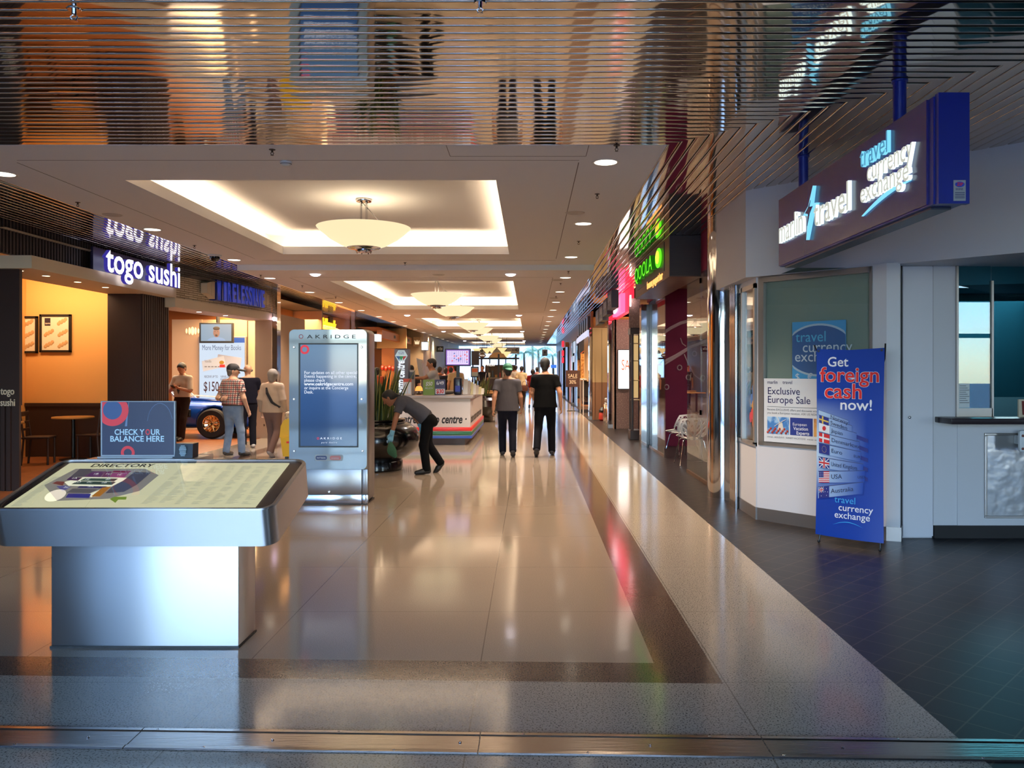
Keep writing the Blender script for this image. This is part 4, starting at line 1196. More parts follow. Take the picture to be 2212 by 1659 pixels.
for k, (x0, x1, lab) in enumerate(((-9.07, -8.50, 'left framed sushi menu picture, cut off by the brown pillar'), (-8.44, -8.0 + .005, 'right framed sushi menu picture, fully visible on the ochre wall'))):
    Yp = 14.93
    q0, q1 = (at(40 - 28, 763, Yp), at(82, 683, Yp)) if k == 0 else (at(86.5, 761, Yp), at(154.5, 679, Yp))
    t_ = thing('menu_picture', lab, 'picture', group='sushi menu pictures')
    m = MB()
    for (a, b, c, d) in ((q0.x, q1.x, q0.z, q0.z + .04), (q0.x, q1.x, q1.z - .04, q1.z), (q0.x, q0.x + .04, q0.z, q1.z), (q1.x - .04, q1.x, q0.z, q1.z)):
        m.rbox(a, b, Yp - .03, Yp + .015, c, d, .004)
    m.build('frame', BLACK, t_)
    m = MB(); m.box(q0.x + .03, q1.x - .03, Yp - .01, Yp + .01, q0.z + .03, q1.z - .03); m.build('print', mat('menu_paper', (224, 206, 178), .5), t_)
    W_, H_ = q1.x - q0.x, q1.z - q0.z
    rr = random.Random(k)
    for (u, v) in ((.70, .80), (.28, .50), (.72, .50), (.28, .20), (.72, .20)):
        m = MB()
        for j in range(6):
            m.ball((q0.x + W_ * (u - .1 + .045 * j), Yp - .012, q0.z + H_ * (v - .05 + .02 * j + .02 * (j % 2))), (.032, .004, .035), 10)
        m.build('food_picture', mat('sushi_%d' % rr.randrange(3), ((206, 84, 52), (196, 150, 100), (176, 120, 84))[rr.randrange(3)], .6), t_, True)
    if k == 1:
        m = MB(); m.box(q0.x + W_ * .16, q0.x + W_ * .34, Yp - .014, Yp - .01, q0.z + H_ * .70, q0.z + H_ * .90); m.build('logo_block', mat('logo_navy', (40, 28, 44), .5), t_)
        m = MB(); m.text('togo', .05, (q0.x + W_ * .18, Yp - .015, q0.z + H_ * .74), bold=.02); m.build('logo_lettering', TL, t_)
def wood_chair(label, x, y, rz):
    t_ = thing('wooden_chair', label, 'chair', (x, y, 0), rz, 'wooden chairs in the sushi shop')
    m = MB(); m.rbox(-.21, .21, -.21, .21, .44, .475, .012); m.build('seat', BROWN, t_)
    for sx in (-.18, .18):
        q = MB(); q.tube([(sx, .18, 0), (sx, .18, .44)], .018, 8); q.build('leg', BROWN, t_)
        q = MB(); q.tube([(sx, -.22, 0), (sx, -.18, .45), (sx, -.24, .92)], .018, 8); q.build('leg', BROWN, t_)
    m = MB(); m.rbox(-.19, .19, -.235, -.21, .82, .90, .008); m.rbox(-.18, .18, -.222, -.202, .70, .74, .006); m.rbox(-.18, .18, -.212, -.192, .58, .62, .006); m.build('backrest', BROWN, t_)
wood_chair('dark ladder-back chair left of the round sushi shop table', -8.33, 13.75, R(-75))
wood_chair('dark chair right of the round sushi shop table, partly behind the blue sign', -7.70, 14.3, R(85))
for k, (x, y, lab) in enumerate(((-8.15, 14.45, 'round wooden pedestal table against the dark wainscot of the sushi shop'), (-8.45, 12.9, 'round pedestal table mostly hidden behind the brown pillar'))):
    t_ = thing('cafe_table', lab, 'table', (x, y, 0), group='sushi shop tables')
    m = MB(); m.lathe([(0, .735), (.335, .735), (.345, .75), (.335, .768), (0, .768)], n=40); m.build('table_top', mat('table_oak', (176, 128, 70), .4), t_, True)
    m = MB(); m.lathe([(.035, .02), (.035, .735)], n=14); m.build('post', BLACK, t_, True)
    m = MB(); m.lathe([(.22, 0), (.22, .015), (.05, .04), (0, .04)], n=28); m.build('base', BLACK, t_, True)

# ================================================================== phone shop with the car
A_, B_ = V((-6.57, 14.95, 0)), V((-6.06, 19.0, 0))
LEDGER = mat('ledger_stone', (206, 190, 164), .8)
t = LEDGER.node_tree
tc = t.nodes.new('ShaderNodeTexCoord'); mp = t.nodes.new('ShaderNodeMapping'); br = t.nodes.new('ShaderNodeTexBrick')
mp.inputs['Rotation'].default_value = (R(-90), 0, R(-82))
mp.inputs['Scale'].default_value = (1, 1, 1)
br.inputs['Brick Width'].default_value = .30; br.inputs['Row Height'].default_value = .04; br.inputs['Mortar Size'].default_value = .006; br.inputs['Scale'].default_value = 1
br.inputs['Color1'].default_value = (*s2l((216, 200, 174)), 1); br.inputs['Color2'].default_value = (*s2l((186, 168, 140)), 1); br.inputs['Mortar'].default_value = (*s2l((120, 100, 76)), 1)
cb = t.nodes.new('ShaderNodeCombineXYZ'); sp = t.nodes.new('ShaderNodeSeparateXYZ')
t.links.new(tc.outputs['Object'], sp.inputs[0]); t.links.new(sp.outputs[1], cb.inputs[0]); t.links.new(sp.outputs[2], cb.inputs[1])
t.links.new(cb.outputs[0], br.inputs[0]); t.links.new(br.outputs[0], t.nodes['Principled BSDF'].inputs['Base Color'])
bp_ = t.nodes.new('ShaderNodeBump'); bp_.inputs['Strength'].default_value = .8; bp_.inputs['Distance'].default_value = .02
t.links.new(br.outputs[1], bp_.inputs['Height']); bp_.invert = True
t.links.new(bp_.outputs[0], t.nodes['Principled BSDF'].inputs['Normal'])
def fa(s, z, off=0.0):
    d = (B_ - A_); n_ = V((d.y, -d.x, 0)).normalized()
    p = A_ + d * s + n_ * off
    return V((p.x, p.y, z))
mb = MB()
nn = V(((B_ - A_).y, -(B_ - A_).x, 0)).normalized()
mb.prism([fa(0, 2.93), fa(1, 2.93), fa(1, ZC), fa(0, ZC)], nn * -.3)
struct('wall_phone_fascia', mb, LEDGER)
mb = MB(); mb.prism([fa(-.0, 2.76, .02), fa(1, 2.76, .02), fa(1, 2.93, .02), fa(0, 2.93, .02)], nn * -.6); struct('trim_phone_fascia', mb, CREAM)
for k, s in enumerate((.30, .56)):
    p = fa(s, 2.757, -.2)
    t_ = thing('soffit_spot', '%s small bright spot under the stone phone shop fascia' % ('nearer', 'farther')[k], 'downlight', group='phone shop soffit spots')
    m = MB(); m.lathe([(.055, 0), (.065, -.004), (.065, .0)], p, 18); m.build('rim', CREAM, t_, True)
    m = MB(); m.lathe([(.05, -.003), (0, -.003)], p, 18); m.build('lens', glow('spot_glow2', (255, 226, 220), 7), t_)
t_ = thing('phone_sign', 'blue block letter sign with cream rounded ends on the stone fascia', 'sign')
m = MB()
uA = (B_ - A_).normalized()
BLUEL = mat('blue_channel', (16, 34, 120), .3); BLUEF = glow('blue_letter_face', (40, 66, 190), .45)
word = 'WIRELESSWAVE'
s0, s1 = .30, .815
for k, ch in enumerate(word):
    sa = s0 + (s1 - s0) * k / len(word)
    m2 = MB(); wl = (s1 - s0) / len(word) * (B_ - A_).length
    m2.prism([fa(sa, 2.99, .02), fa(sa + (s1 - s0) / len(word) * .96, 2.99, .02), fa(sa + (s1 - s0) / len(word) * .96, 3.40, .02), fa(sa, 3.40, .02)], nn * (.15 + .06 * math.sin(math.pi * (k + .5) / 12)))
    o = m2.build('letter_box', BLUEL, t_)
    q = MB(); q.text(ch, .52, fa(sa, 3.01, .02 + .152 + .06 * math.sin(math.pi * (k + .5) / 12)) + uA * wl * .08, uA, UZ, depth=.01, bold=.02, width=wl * .8); q.build('letter', BLUEF, o)
for (sa, sb, nm) in ((.22, .26, 'end_cap'), (.265, .295, 'end_cap'), (.822, .85, 'end_cap'), (.856, .89, 'end_cap')):
    q = MB(); far = sa < .264 or sb > .88
    hz = (.14 if far else .19)
    q.prism([fa(sa, 3.2 - hz * (1 if sa > .5 else .7), .02), fa(sb, 3.2 - hz * (.7 if sa > .5 else 1), .02), fa(sb, 3.2 + hz * (.7 if sa > .5 else 1), .02), fa(sa, 3.2 + hz * (1 if sa > .5 else .7), .02)], nn * .13)
    q.build(nm, CREAM, t_)
pm = thing('mirror_pilaster', 'slim mirrored pilaster between the phone shop and the wood shop', 'pilaster')
m = MB(); m.box(-6.06, -5.94, 19.02, 19.3, 0, ZC); m.build('shaft', mat('wavy_chrome', (226, 222, 220), .06, 1.0), pm)
t_ = thing('pilaster_spot', 'small bright spot beside the mirrored pilaster of the phone shop', 'spotlight')
m = MB(); m.ball((-5.97, 18.9, 2.79), .05, 14); m.build('bulb', glow('spot_violet', (255, 220, 255), 5), t_, True)
PW = mat('phone_wall', (176, 150, 128), .7)
mb = MB()
mb.box(-8.95, -6.2, 21.75, 21.9, 0, 2.95); mb.box(-6.45, -6.06, 19.0, 21.8, 0, 2.95); mb.box(-10.6, -10.5, 15.1, 24.2, 0, ZC); mb.box(-10.5, -6.2, 24.1, 24.2, 0, ZC)
struct('wall_phone_shop', mb, PW)
mb = MB(); mb.quad((-10.5, 15.1, 3.35), (-6.2, 15.1, 3.35), (-6.1, 24.2, 3.35), (-10.5, 24.2, 3.35)); struct('ceiling_phone_shop', mb, mat('dark_ceiling', (40, 34, 32), .8))
mb = MB(); p0, p1 = at(534, 960, 21.74), at(563, 690, 21.74)
for (a, b, c, d) in ((p0.x, p0.x + .02, 0, p1.z), (p1.x - .02, p1.x, 0, p1.z), (p0.x, p1.x, p1.z - .03, p1.z)):
    mb.box(a, b, 21.735, 21.752, c, d)
struct('door_2', mb, mat('door_gap', (60, 44, 38), .8))
t_ = thing('books_poster', 'tall lit More Money for Books poster behind the blue car', 'light box')
p0, p1 = at(430, 905, 21.7), at(532, 727, 21.7)
m = MB(); m.rbox(p0.x, p1.x, 21.66, 21.75, p0.z, p1.z, .01); m.build('frame', ALU, t_)
m = MB(); m.box(p0.x + .03, p1.x - .03, 21.65, 21.66, p0.z + .03, p1.z - .03); m.build('screen', glow('poster_glow', (206, 222, 240), .92), t_)
W_, H_ = p1.x - p0.x, p1.z - p0.z
def q2(u, v, d=.006):
    return V((p0.x + W_ * u, 21.65 - d, p1.z - H_ * v))
m = MB(); m.add([q2(.02, .015), q2(.98, .015), q2(.98, .075), q2(.02, .075)], [(0, 1, 2, 3)])
m.add([q2(.025, .985), q2(.025, .80)] + [q2(.025 + .4 * k / 8, .80 + .18 * (k / 8) ** .6) for k in range(1, 9)] , [tuple(range(10))]); m.build('blue_bands', glow('poster_blue', (40, 110, 200), .8), t_)
m = MB(); m.text('More Money for Books', .2, q2(.08, .165), width=W_ * .82); m.build('headline_lettering', mat('slate_print', (60, 78, 120), .6, emit=(60, 78, 120), strength=.5), t_)
m = MB(); m.text('$150', .36, q2(.11, .66), bold=.01, width=W_ * .32); m.text('RECEIVE UP TO', .09, q2(.13, .50), width=W_ * .28); m.text('VANILLA', .09, q2(.47, .50), width=W_ * .18); m.text('MASTERCARD', .09, q2(.47, .535), width=W_ * .25); m.text('OR VISA', .09, q2(.47, .60), width=W_ * .18); m.build('price_lettering', mat('plum_print', (56, 34, 52), .6), t_)
for (pts, c) in ((((.42, .215), (.92, .26), (.88, .40), (.38, .36)), (150, 158, 182)), (((.08, .30), (.54, .235), (.59, .36), (.11, .425)), (168, 180, 200))):
    m = MB(); m.prism([q2(u, v, .008 if c[0] == 150 else .016) for u, v in pts], (0, -.004, 0)); m.build('card_picture', mat('card_%d' % c[0], c, .4, emit=c, strength=.12), t_)
m = MB()
m.ball(q2(.50, .315, .022), (.065, .003, .05), 14)
m.build('card_emblem', mat('emblem_gold', (150, 120, 40), .4), t_)
m = MB(); m.box(q2(.46, .36).x, q2(.57, .36).x, 21.624, 21.628, q2(0, .375).z, q2(0, .34).z); m.build('card_mark', RED_TEXT, t_)
m = MB(); m.text('Vanilla', .1, q2(.14, .315, .022), width=.18); [m.box(q2(.14 + .07 * j, 0).x, q2(.19 + .07 * j, 0).x, 21.626, 21.629, q2(0, .372).z, q2(0, .36).z) for j in range(5)]; m.build('card_lettering', mat('card_ink', (110, 116, 130), .5), t_)
t_ = thing('television', 'wall television showing a laughing man, hung above the books poster', 'television')
Yt = 20.9
p0, p1 = at(430, 741, Yt), at(504, 697, Yt)
m = MB(); m.rbox(p0.x, p1.x, Yt, Yt + .07, p0.z, p1.z, .012); m.build('casing', BLACK, t_)
m = MB(); m.box(p0.x + .05, p1.x - .05, Yt - .006, Yt, p0.z + .05, p1.z - .04); m.build('screen', glow('tv_blue', (150, 180, 205), .7), t_)
cx = (p0.x + p1.x) / 2 + .01; cz = (p0.z + p1.z) / 2
m = MB(); m.ball((cx, Yt - .006, cz + .01), (.085, .004, .125), 18); m.build('face_picture', glow('tv_skin', (196, 130, 104), .75), t_, True)
m = MB(); m.ball((cx, Yt - .008, cz + .115), (.088, .004, .05), 16); m.ball((cx, Yt - .011, cz - .06), (.032, .003, .028), 12)
for s_ in (-1, 1):
    m.ball((cx + s_ * .035, Yt - .011, cz + .035), (.018, .003, .007), 10)
m.build('hair_picture', mat('tv_hair', (30, 22, 22), .6), t_, True)
m = MB(); m.ball((cx, Yt - .004, cz - .2), (.28, .004, .10), 16); m.v = [(x, y, max(z, p0.z + .055)) for x, y, z in m.v]; m.build('shirt_picture', glow('tv_shirt', (150, 182, 220), .8), t_, True)
m = MB(); m.tube([(cx, Yt + .1, p1.z - .05), (cx, Yt + .1, 3.0), (cx, Yt + .1, 3.35)], .05, 8); m.build('ceiling_mount', BLACK, t_)
t_ = thing('wall_emblem', 'cream oval emblem with vertical gaps on the phone shop wall left of the poster', 'emblem')
pc = at(416, 715, 21.72)
mb = MB(); mb.box(-9.6, -8.8, 21.72, 21.9, 0, 2.95); struct('wall_phone_panel', mb, PW)
for k, wd in enumerate((.05, .06, .09, .06, .05)):
    x = pc.x - .16 + .08 * k
    h_ = (.07, .10, .115, .10, .07)[k]
    m = MB(); m.ball((x, 21.71, pc.z), (wd * .55, .02, h_), 14); m.build('oval_bar', mat('emblem_cream', (250, 226, 180), .5, emit=(250, 220, 170), strength=.6), t_, True)
# bright shelves deep at the left of the phone shop
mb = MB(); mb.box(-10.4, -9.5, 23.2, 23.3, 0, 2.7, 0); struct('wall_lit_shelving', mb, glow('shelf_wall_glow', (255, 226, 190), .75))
t_ = thing('shop_shelf_unit', 'lit shelf unit of phone cases behind the man with the tie', 'shelf')
for z in (.6, 1.0, 1.4, 1.75, 2.1):
    m = MB(); m.box(-10.3, -9.4, 22.9, 23.2, z, z + .03); m.build('shelf', WHITE, t_)
rr = random.Random(5)
kk = 0
for z in (1.03, 1.43, 1.78):
    for k in range(4):
        tt = tag(None or MB().rbox(-10.1 + k * .19, -9.97 + k * .19, 22.93, 23.05, z, z + rr.uniform(.14, .24), .008).build('package', mat('package_%d' % (kk % 4), ((176, 120, 30), (40, 34, 30), (110, 150, 50), (200, 190, 180))[kk % 4], .5)), 'small boxed case, %s from the left on the %s lit shelf' % (ORD[k], ('lowest', 'middle', 'highest')[int(z > 1.1) + int(z > 1.5)]), 'package', 'boxed cases on the lit shelves')
        kk += 1

# ================================================================== wood fronted card shop and farther shops on the left
WOODO = mat('orange_wood', (176, 110, 58), .45)
mb = MB()
mb.box(-7.25, -7.05, 22.4, 23.6, 0, ZC); mb.box(-7.25, -7.05, 23.6, 25.0, 2.95, ZC); mb.box(-7.15, -6.98, 25.1, 29.4, 2.6, ZC - .05); mb.box(-7.3, -7.05, 29.4, 31.9, 2.6, ZC)
mb.box(-7.25, -7.06, 25.0, 29.4, 2.6, ZC); mb.box(-10, -7.05, 22.3, 22.4, 0, ZC); mb.box(-9.5, -9.4, 22.4, 32, 0, ZC); mb.box(-9.5, -7, 32, 32.1, 0, ZC)
mb.box(-7.35, -7.08, 22.9, 23.3, .9, 1.4)
mb.quad((-9.5, 22.4, 3.3), (-7.1, 22.4, 3.3), (-7.1, 32, 3.3), (-9.5, 32, 3.3))
struct('wall_card_shop', mb, WOODO)
t_ = thing('card_shop_sign', 'yellow glowing script sign with dark crown shapes on the wood fascia', 'sign')
m = MB(); m.text('Hallmark', .52, (-6.93, 26.55, 2.98), (0, 1, 0), UZ, depth=.06, bold=.02, shear=.25, width=2.2); m.build('yellow_letters', glow('yellow_script', (255, 200, 40), 1.4), t_)
m = MB()
for (y, h_) in ((26.6, .62), (28.0, .52)):
    m.box(-6.98, -6.94, y, y + .55, 2.92, 2.92 + h_)
m.build('dark_backing', mat('brown_black', (40, 24, 14), .5), t_)
t_ = thing('wall_sconce', 'small warm lamp in the wooden niche of the card shop', 'wall lamp')
m = MB(); m.lathe([(.12, 0), (.07, .2), (.02, .5), (0, .52)], (-7.2, 24.2, 2.22), 20); m.build('shade', glow('sconce_glow', (255, 190, 90), 1.6), t_, True)
m = MB(); m.box(-7.35, -7.05, 23.7, 24.8, 2.10, 2.2); m.build('niche_ledge', WOODO, t_)
t_ = thing('card_rack', 'tall shelf of cards and gifts seen between the grey haired woman and the kiosk', 'shelf')
m = MB(); m.box(-7.5, -7.45, 23.7, 25.1, 0, 2.2); m.build('back', mat('slat_wood', (206, 160, 100), .5), t_)
for z in (.3, .7, 1.1, 1.5, 1.9):
    m = MB(); m.box(-7.45, -7.1, 23.7, 25.1, z, z + .03); m.build('shelf', mat('shelf_dark', (60, 44, 36), .5), t_)
for k in range(20):
    z = (.33, .73, 1.13, 1.53)[k // 5]
    tag(MB().rbox(-7.3, -7.22, 23.78 + .26 * (k % 5), 23.96 + .26 * (k % 5), z, z + .24 + .03 * (k % 3), .006).build('greeting_card', mat('gift_%d' % (k % 5), ((200, 190, 180), (180, 60, 50), (60, 80, 130), (210, 170, 80), (120, 60, 90))[k % 5], .5)), 'boxed card, %s from the left on the %s shelf of the card rack' % (ORD[k % 5], ('lowest', 'second lowest', 'second highest', 'highest')[k // 5]), 'card', 'boxed cards on the rack')
DKF = mat('dark_fascia', (54, 44, 40), .4)
mb = MB(); mb.box(-7.0, -6.9, 32.0, 39.5, 2.55, ZC, 0); mb.box(-7.02, -6.88, 31.8, 32.0, 0, ZC, 1)
mb.box(-9.5, -9.4, 32.1, 61, 0, ZC, 2); mb.quad((-9.5, 32.1, 3.3), (-6, 32.1, 3.3), (-6, 61.5, 3.3), (-9.5, 61.5, 3.3), 2); mb.box(-9.4, -6.0, 61.4, 61.5, 0, ZC, 2)
mb.box(-6.1, -5.3, 40.2, 43.2, 0, ZC, 3); mb.box(-5.7, -5.4, 43.3, 61.5, 0, ZC, 4); mb.box(-9.4, -6.2, 47.1, 47.2, 0, ZC, 2)
mb.box(-9.4, -6.3, 39.6, 39.7, 0, ZC, 2)
struct('wall_left_shops', mb, [mat('navy_fascia', (34, 36, 48), .4), CHROME, TAN, mat('sand_pier', (170, 146, 112), .6), mat('pale_green_wall', (176, 182, 164), .6)])
t_ = thing('toy_shop_sign', 'orange wooden fascia with square holes above a far left shop', 'sign')
m = MB(); m.box(-6.05, -5.85, 32.0, 40.0, 2.86, 3.18); m.build('fascia', WOODO, t_)
for y in (34.8, 37.0, 38.8):
    m = MB(); m.box(-5.855, -5.84, y, y + .4, 2.96, 3.08); m.build('square_hole', mat('brown_black', (40, 24, 14), .5), t_)
t_ = thing('lit_sign', 'small white lit sign beside the top right of the kiosk', 'light box')
m = MB(); a = at(808, 737, 31.5); b = at(819, 722, 31.5); m.box(a.x, b.x, 31.4, 32.0, a.z, b.z); m.build('panel', glow('lit_white', (240, 244, 255), 1.1), t_)
t_ = thing('lit_sign', 'white square lit sign projecting on the far left past the beige pier', 'light box')
a = at(911, 756, 40.1); b = at(924, 739, 40.1); m = MB(); m.box(a.x, b.x, 40.05, 40.3, a.z, b.z); m.build('panel', glow('lit_white', (240, 244, 255), 1.1), t_)
m = MB(); m.box(a.x - .02, b.x + .02, 40.30, 40.34, a.z - .02, b.z + .04); m.build('casing', BLACK, t_)
t_ = thing('crown_sign', 'beige sign with a pale crown mark on the far left pier', 'sign')
a = at(893, 748, 40.1); b = at(909, 728, 40.1); m = MB(); m.box(a.x, b.x, 40.08, 40.199, a.z, b.z); m.build('board', mat('sand_board', (196, 164, 120), .5), t_)
m = MB(); xm = (a.x + b.x) / 2; zz = a.z + .1
m.prism([(xm - .1, 40.07, zz), (xm + .1, 40.07, zz), (xm + .12, 40.07, zz + .2), (xm + .04, 40.07, zz + .1), (xm, 40.07, zz + .22), (xm - .04, 40.07, zz + .1), (xm - .12, 40.07, zz + .2)], (0, -.01, 0)); m.build('crown', glow('crown_glow', (255, 226, 180), .9), t_)
t_ = thing('store_sign', 'dark projecting store sign on the pale green wall', 'sign')
a = at(946, 760, 47.0); b = at(957, 748, 47.0); m = MB(); m.rbox(-5.42, b.x + .05, 46.8, 47.05, a.z, b.z, .03); m.build('board', BLACK, t_)
m = MB(); [m.box(a.x + .03 + .09 * j, a.x + .09 + .09 * j, 46.79, 46.80, a.z + .1, a.z + .22 + .04 * (j % 2)) for j in range(3)]; m.build('letters', WHITE_TEXT, t_)
mb = MB(); a = at(886, 850, 41); b = at(920, 758, 41)
mb.box(a.x, b.x, 43.0, 43.1, 0, b.z); struct('door_3', mb, mat('red_wood_door', (150, 76, 34), .4))
mb = MB(); a = at(820, 850, 36); b = at(850, 752, 36); mb.box(a.x, b.x, 36.5, 36.6, 0, b.z); mb.box(a.x - .3, b.x + .5, 36.45, 36.62, b.z, b.z + .9, 1); struct('wall_toy_shop_front', mb, [WOODO, mat('pale_tan', (196, 160, 110), .6)])
for k in range(5):
    p = at(826 + 7.5 * k, 794 + (k % 2) * 2, 36.43)
    t_ = thing('toy_carrier', 'red round toy, %s in the row hung at the far left shop' % ORD[k], 'toy', group='red toys hung in a row')
    m = MB(); m.ball(p, (.075, .06, .12), 12); m.build('body', mat('toy_red', (206, 60, 40), .4), t_, True)
    m = MB(); m.ball(p + V((0, -.04, .03)), (.05, .04, .05), 10); m.build('inset', mat('toy_pink', (236, 170, 150), .4), t_, True)
# ================================================================== ceiling fixtures
BOWL = glow('bowl_glass', (255, 232, 184), .92)
def pendant(x, y, zc, label):
    t_ = thing('bowl_pendant', label, 'pendant light', (x, y, zc), group='glass bowl pendants down the hall')
    zr = -.02
    pr = [(.16, zr - .285), (.30, zr - .235), (.45, zr - .15), (.56, zr - .06), (.615, zr - .008), (.62, zr), (.605, zr), (.55, zr - .05), (.44, zr - .135), (.29, zr - .22), (.16, zr - .268)]
    m = MB(); m.lathe(pr, n=64); m.v = [p for p in m.v]; m.build('glass_bowl', BOWL, t_, True)
    m = MB(); m.lathe([(0, zr - .335), (.06, zr - .335), (.105, zr - .325), (.11, zr - .31), (.09, zr - .30), (.20, zr - .285), (.225, zr - .268), (.20, zr - .262)], n=40); m.build('finial', CHROME, t_, True)
    for k in range(6):
        a = k * math.pi / 3
        q = MB(); q.ball((.09 * math.cos(a), .09 * math.sin(a), zr - .335), .012, 8); q.build('finial_stud', CHROME, t_, True)
    for k in range(4):
        a = math.pi / 4 + k * math.pi / 2
        q = MB(); q.tube([(.05 * math.cos(a), .05 * math.sin(a), -.26), (.05 * math.cos(a), .05 * math.sin(a), .345)], .009, 8); q.build('stem', CHROME, t_)
    m = MB(); m.lathe([(0, .325), (.10, .325), (.105, .335), (.105, .356), (0, .356)], n=32); m.build('ceiling_rose', CHROME, t_, True)
    m = MB(); m.tube([(-.05, -.05, .35), (.22, .12, .05), (.28, .15, -.02)], .005, 6); m.build('safety_cable', BLACK, t_)
    m = MB(); m.tube([(.19, .10, .05), (.25, .14, .05)], .012, 6); m.build('cable_clamp', CHROME, t_)
    lamp('bulb', 'POINT', (0, 0, -.10), 2.5, WARM, t_, shadow_soft_size=.12)
pend = [(10.82, ZC), (19.3, ZC2), (23.3, ZC2), (31.3, ZC2), (35.0, ZC2), (43, ZC2), (47, ZC2), (55.6, ZC2)]
for k, (y, z) in enumerate(pend):
    pendant(-2.22, y, z, 'glass bowl pendant, %s from the entrance along the ceiling coffers' % ORD[k])
LENS = glow('downlight_lens', (255, 240, 216), 3.0)
TRIMW = mat('downlight_trim', (220, 214, 206), .4)
def downlight(x, y, z, label, group, e=46, r=.105, color=WARM, lens=None, drop=0.0):
    t_ = thing('downlight', label, 'downlight', (x, y, z), group=group)
    m = MB(); m.lathe([(r, .0), (r + .012, -.005), (r + .022, -.004), (r + .024, 0)], n=28); m.build('rim', TRIMW, t_, True)
    m = MB()
    if drop:
        m.lathe([(r, -.004), (r * .8, -.025), (r * .4, -.04), (0, -.045)], n=24)
    else:
        m.lathe([(r, -.001), (0, -.001)], n=28)
    m.build('lens', lens or LENS, t_, True)
    if e:
        lamp('bulb', 'SPOT', (0, 0, -.05), e, color, t_, spot_size=R(112), spot_blend=.7, shadow_soft_size=.09)
ys_r = [7.5, 10.65, 13.8] + [16.0 + 2.9 * k for k in range(14)]
for k, y in enumerate(ys_r):
    downlight(.70, y, ZC if y < 14.8 else ZC2, 'round recessed downlight, %s from the slatted front in the right ceiling row' % ORD[k], 'right row of downlights', 56 if k < 14 else 0)
ys_l = [7.95, 11.09, 14.15] + [16.1 + 2.9 * k for k in range(14)]
for k, y in enumerate(ys_l):
    downlight(-5.17, y, ZC if y < 14.8 else ZC2, 'round recessed downlight, %s from the slatted front in the left ceiling row' % ORD[k], 'left row of downlights', 30 if k < 14 else 0)
BRIGHT = glow('bright_lens', (255, 244, 255), 6)
for k, (y, z) in enumerate(((15.4, ZC2), (26.9, ZC2), (38.2, ZC2), (50.6, ZC2))):
    for x, sd in ((-.37, 'right'), (-4.08, 'left')):
        downlight(x, y, z, 'bright bulging downlight at the %s corner between the %s and next coffer' % (sd, ORD[k]), 'bulging downlights between coffers', 60 if k < 3 else 0, .10, (1, .92, .9), BRIGHT, 1)
for k, (x, y, z) in enumerate(((-5.17, 10.03, ZC), (.55, 9.9, ZC), (-1.75, 15.5, ZC2), (.55, 16.4, ZC2), (-5.1, 20.6, ZC2), (.6, 20.5, ZC2))):
    t_ = thing('ceiling_speaker', ('flush round ceiling speaker ring, %s from the entrance' % ORD[k]), 'speaker', (x, y, z), group='flush ceiling speakers')
    m = MB(); m.lathe([(0, -.002), (.085, -.003), (.11, -.006), (.12, 0)], n=28); m.build('grille', mat('speaker_white', (190, 182, 172), .6), t_, True)
SPB = mat('sprinkler_bronze', (70, 56, 46), .35, .8)
def sprinkler(x, y, z, label, s=1.0, m_=None):
    t_ = thing('sprinkler', label, 'sprinkler', (x, y, z), group='ceiling sprinklers')
    m_ = m_ or SPB
    s *= .8
    m = MB(); m.lathe([(0, -.006 * s), (.032 * s, -.006 * s), (.036 * s, 0)], n=20); m.build('plate', m_, t_, True)
    m = MB(); m.tube([(0, 0, 0), (0, 0, -.03 * s)], .012 * s, 8)
    m.tube([(-.004, 0, -.03 * s), (-.018 * s, 0, -.04 * s), (-.006 * s, 0, -.06 * s)], .004 * s, 6); m.tube([(.004, 0, -.03 * s), (.018 * s, 0, -.04 * s), (.006 * s, 0, -.06 * s)], .004 * s, 6)
    m.build('frame', m_, t_, True)
    m = MB(); m.lathe([(0, -.064 * s), (.018 * s, -.064 * s), (.018 * s, -.061 * s), (0, -.061 * s)], n=12); m.build('deflector', m_, t_)
for k, (px, py, H_) in enumerate(((1290, 419, 1.92), (1250, 521, 1.92), (168, 437, 1.92), (420, 530, 1.92), (875, 567, 1.92), (1332, 314, 1.92), (588, 323, 1.92), (1228, 586, 1.82), (1211, 612, 1.82), (653, 617, 1.82), (725, 641, 1.82), (1201, 640, 1.82), (563, 594, 1.82))):
    Y = H_ * FX / (VY - py)
    sprinkler((px - VX) * Y / FX, Y, EYE + H_, 'small bronze sprinkler head, %s counted from where the photographer stands' % ORD[k] if 0 else ('small bronze ceiling sprinkler ' + ('by the nearest right downlight', 'between second and third right downlights', 'near the far left edge of the gypsum ceiling', 'between the left downlights beside the black dome', 'at the step in the ceiling between first two coffers', 'at the slatted front edge by the right corner', 'at the slatted front edge near the smoke detector', 'just past the ceiling step in the right row', 'by the fourth right downlight', 'just past the ceiling step on the left', 'between fifth and sixth left downlights', 'by the fifth right downlight', 'nearest the stone fascia of the phone shop')[k]))
sprinkler((160 - VX) * 4.31 / FX, 4.31, ZC + .0, 'chrome sprinkler head in the slatted ceiling at the top left', 1.3, CHROME)
sprinkler((1037 - VX) * 4.235 / FX, 4.235, ZC, 'chrome sprinkler head in the slatted ceiling at the top middle', 1.2, CHROME)
t_ = thing('smoke_detector', 'small white smoke detector near the front edge of the ceiling', 'smoke detector', (-2.25, 7.47, ZC))
m = MB(); m.lathe([(.055, 0), (.055, -.015), (.045, -.03), (.03, -.042), (0, -.044)], n=28); m.build('body', mat('detector_white', (214, 210, 204), .5), t_, True)
m = MB(); m.lathe([(.0505, -.018), (.0515, -.022), (.0475, -.026)], n=28); m.build('vent_ring', mat('vent_dark', (90, 84, 78), .6), t_)
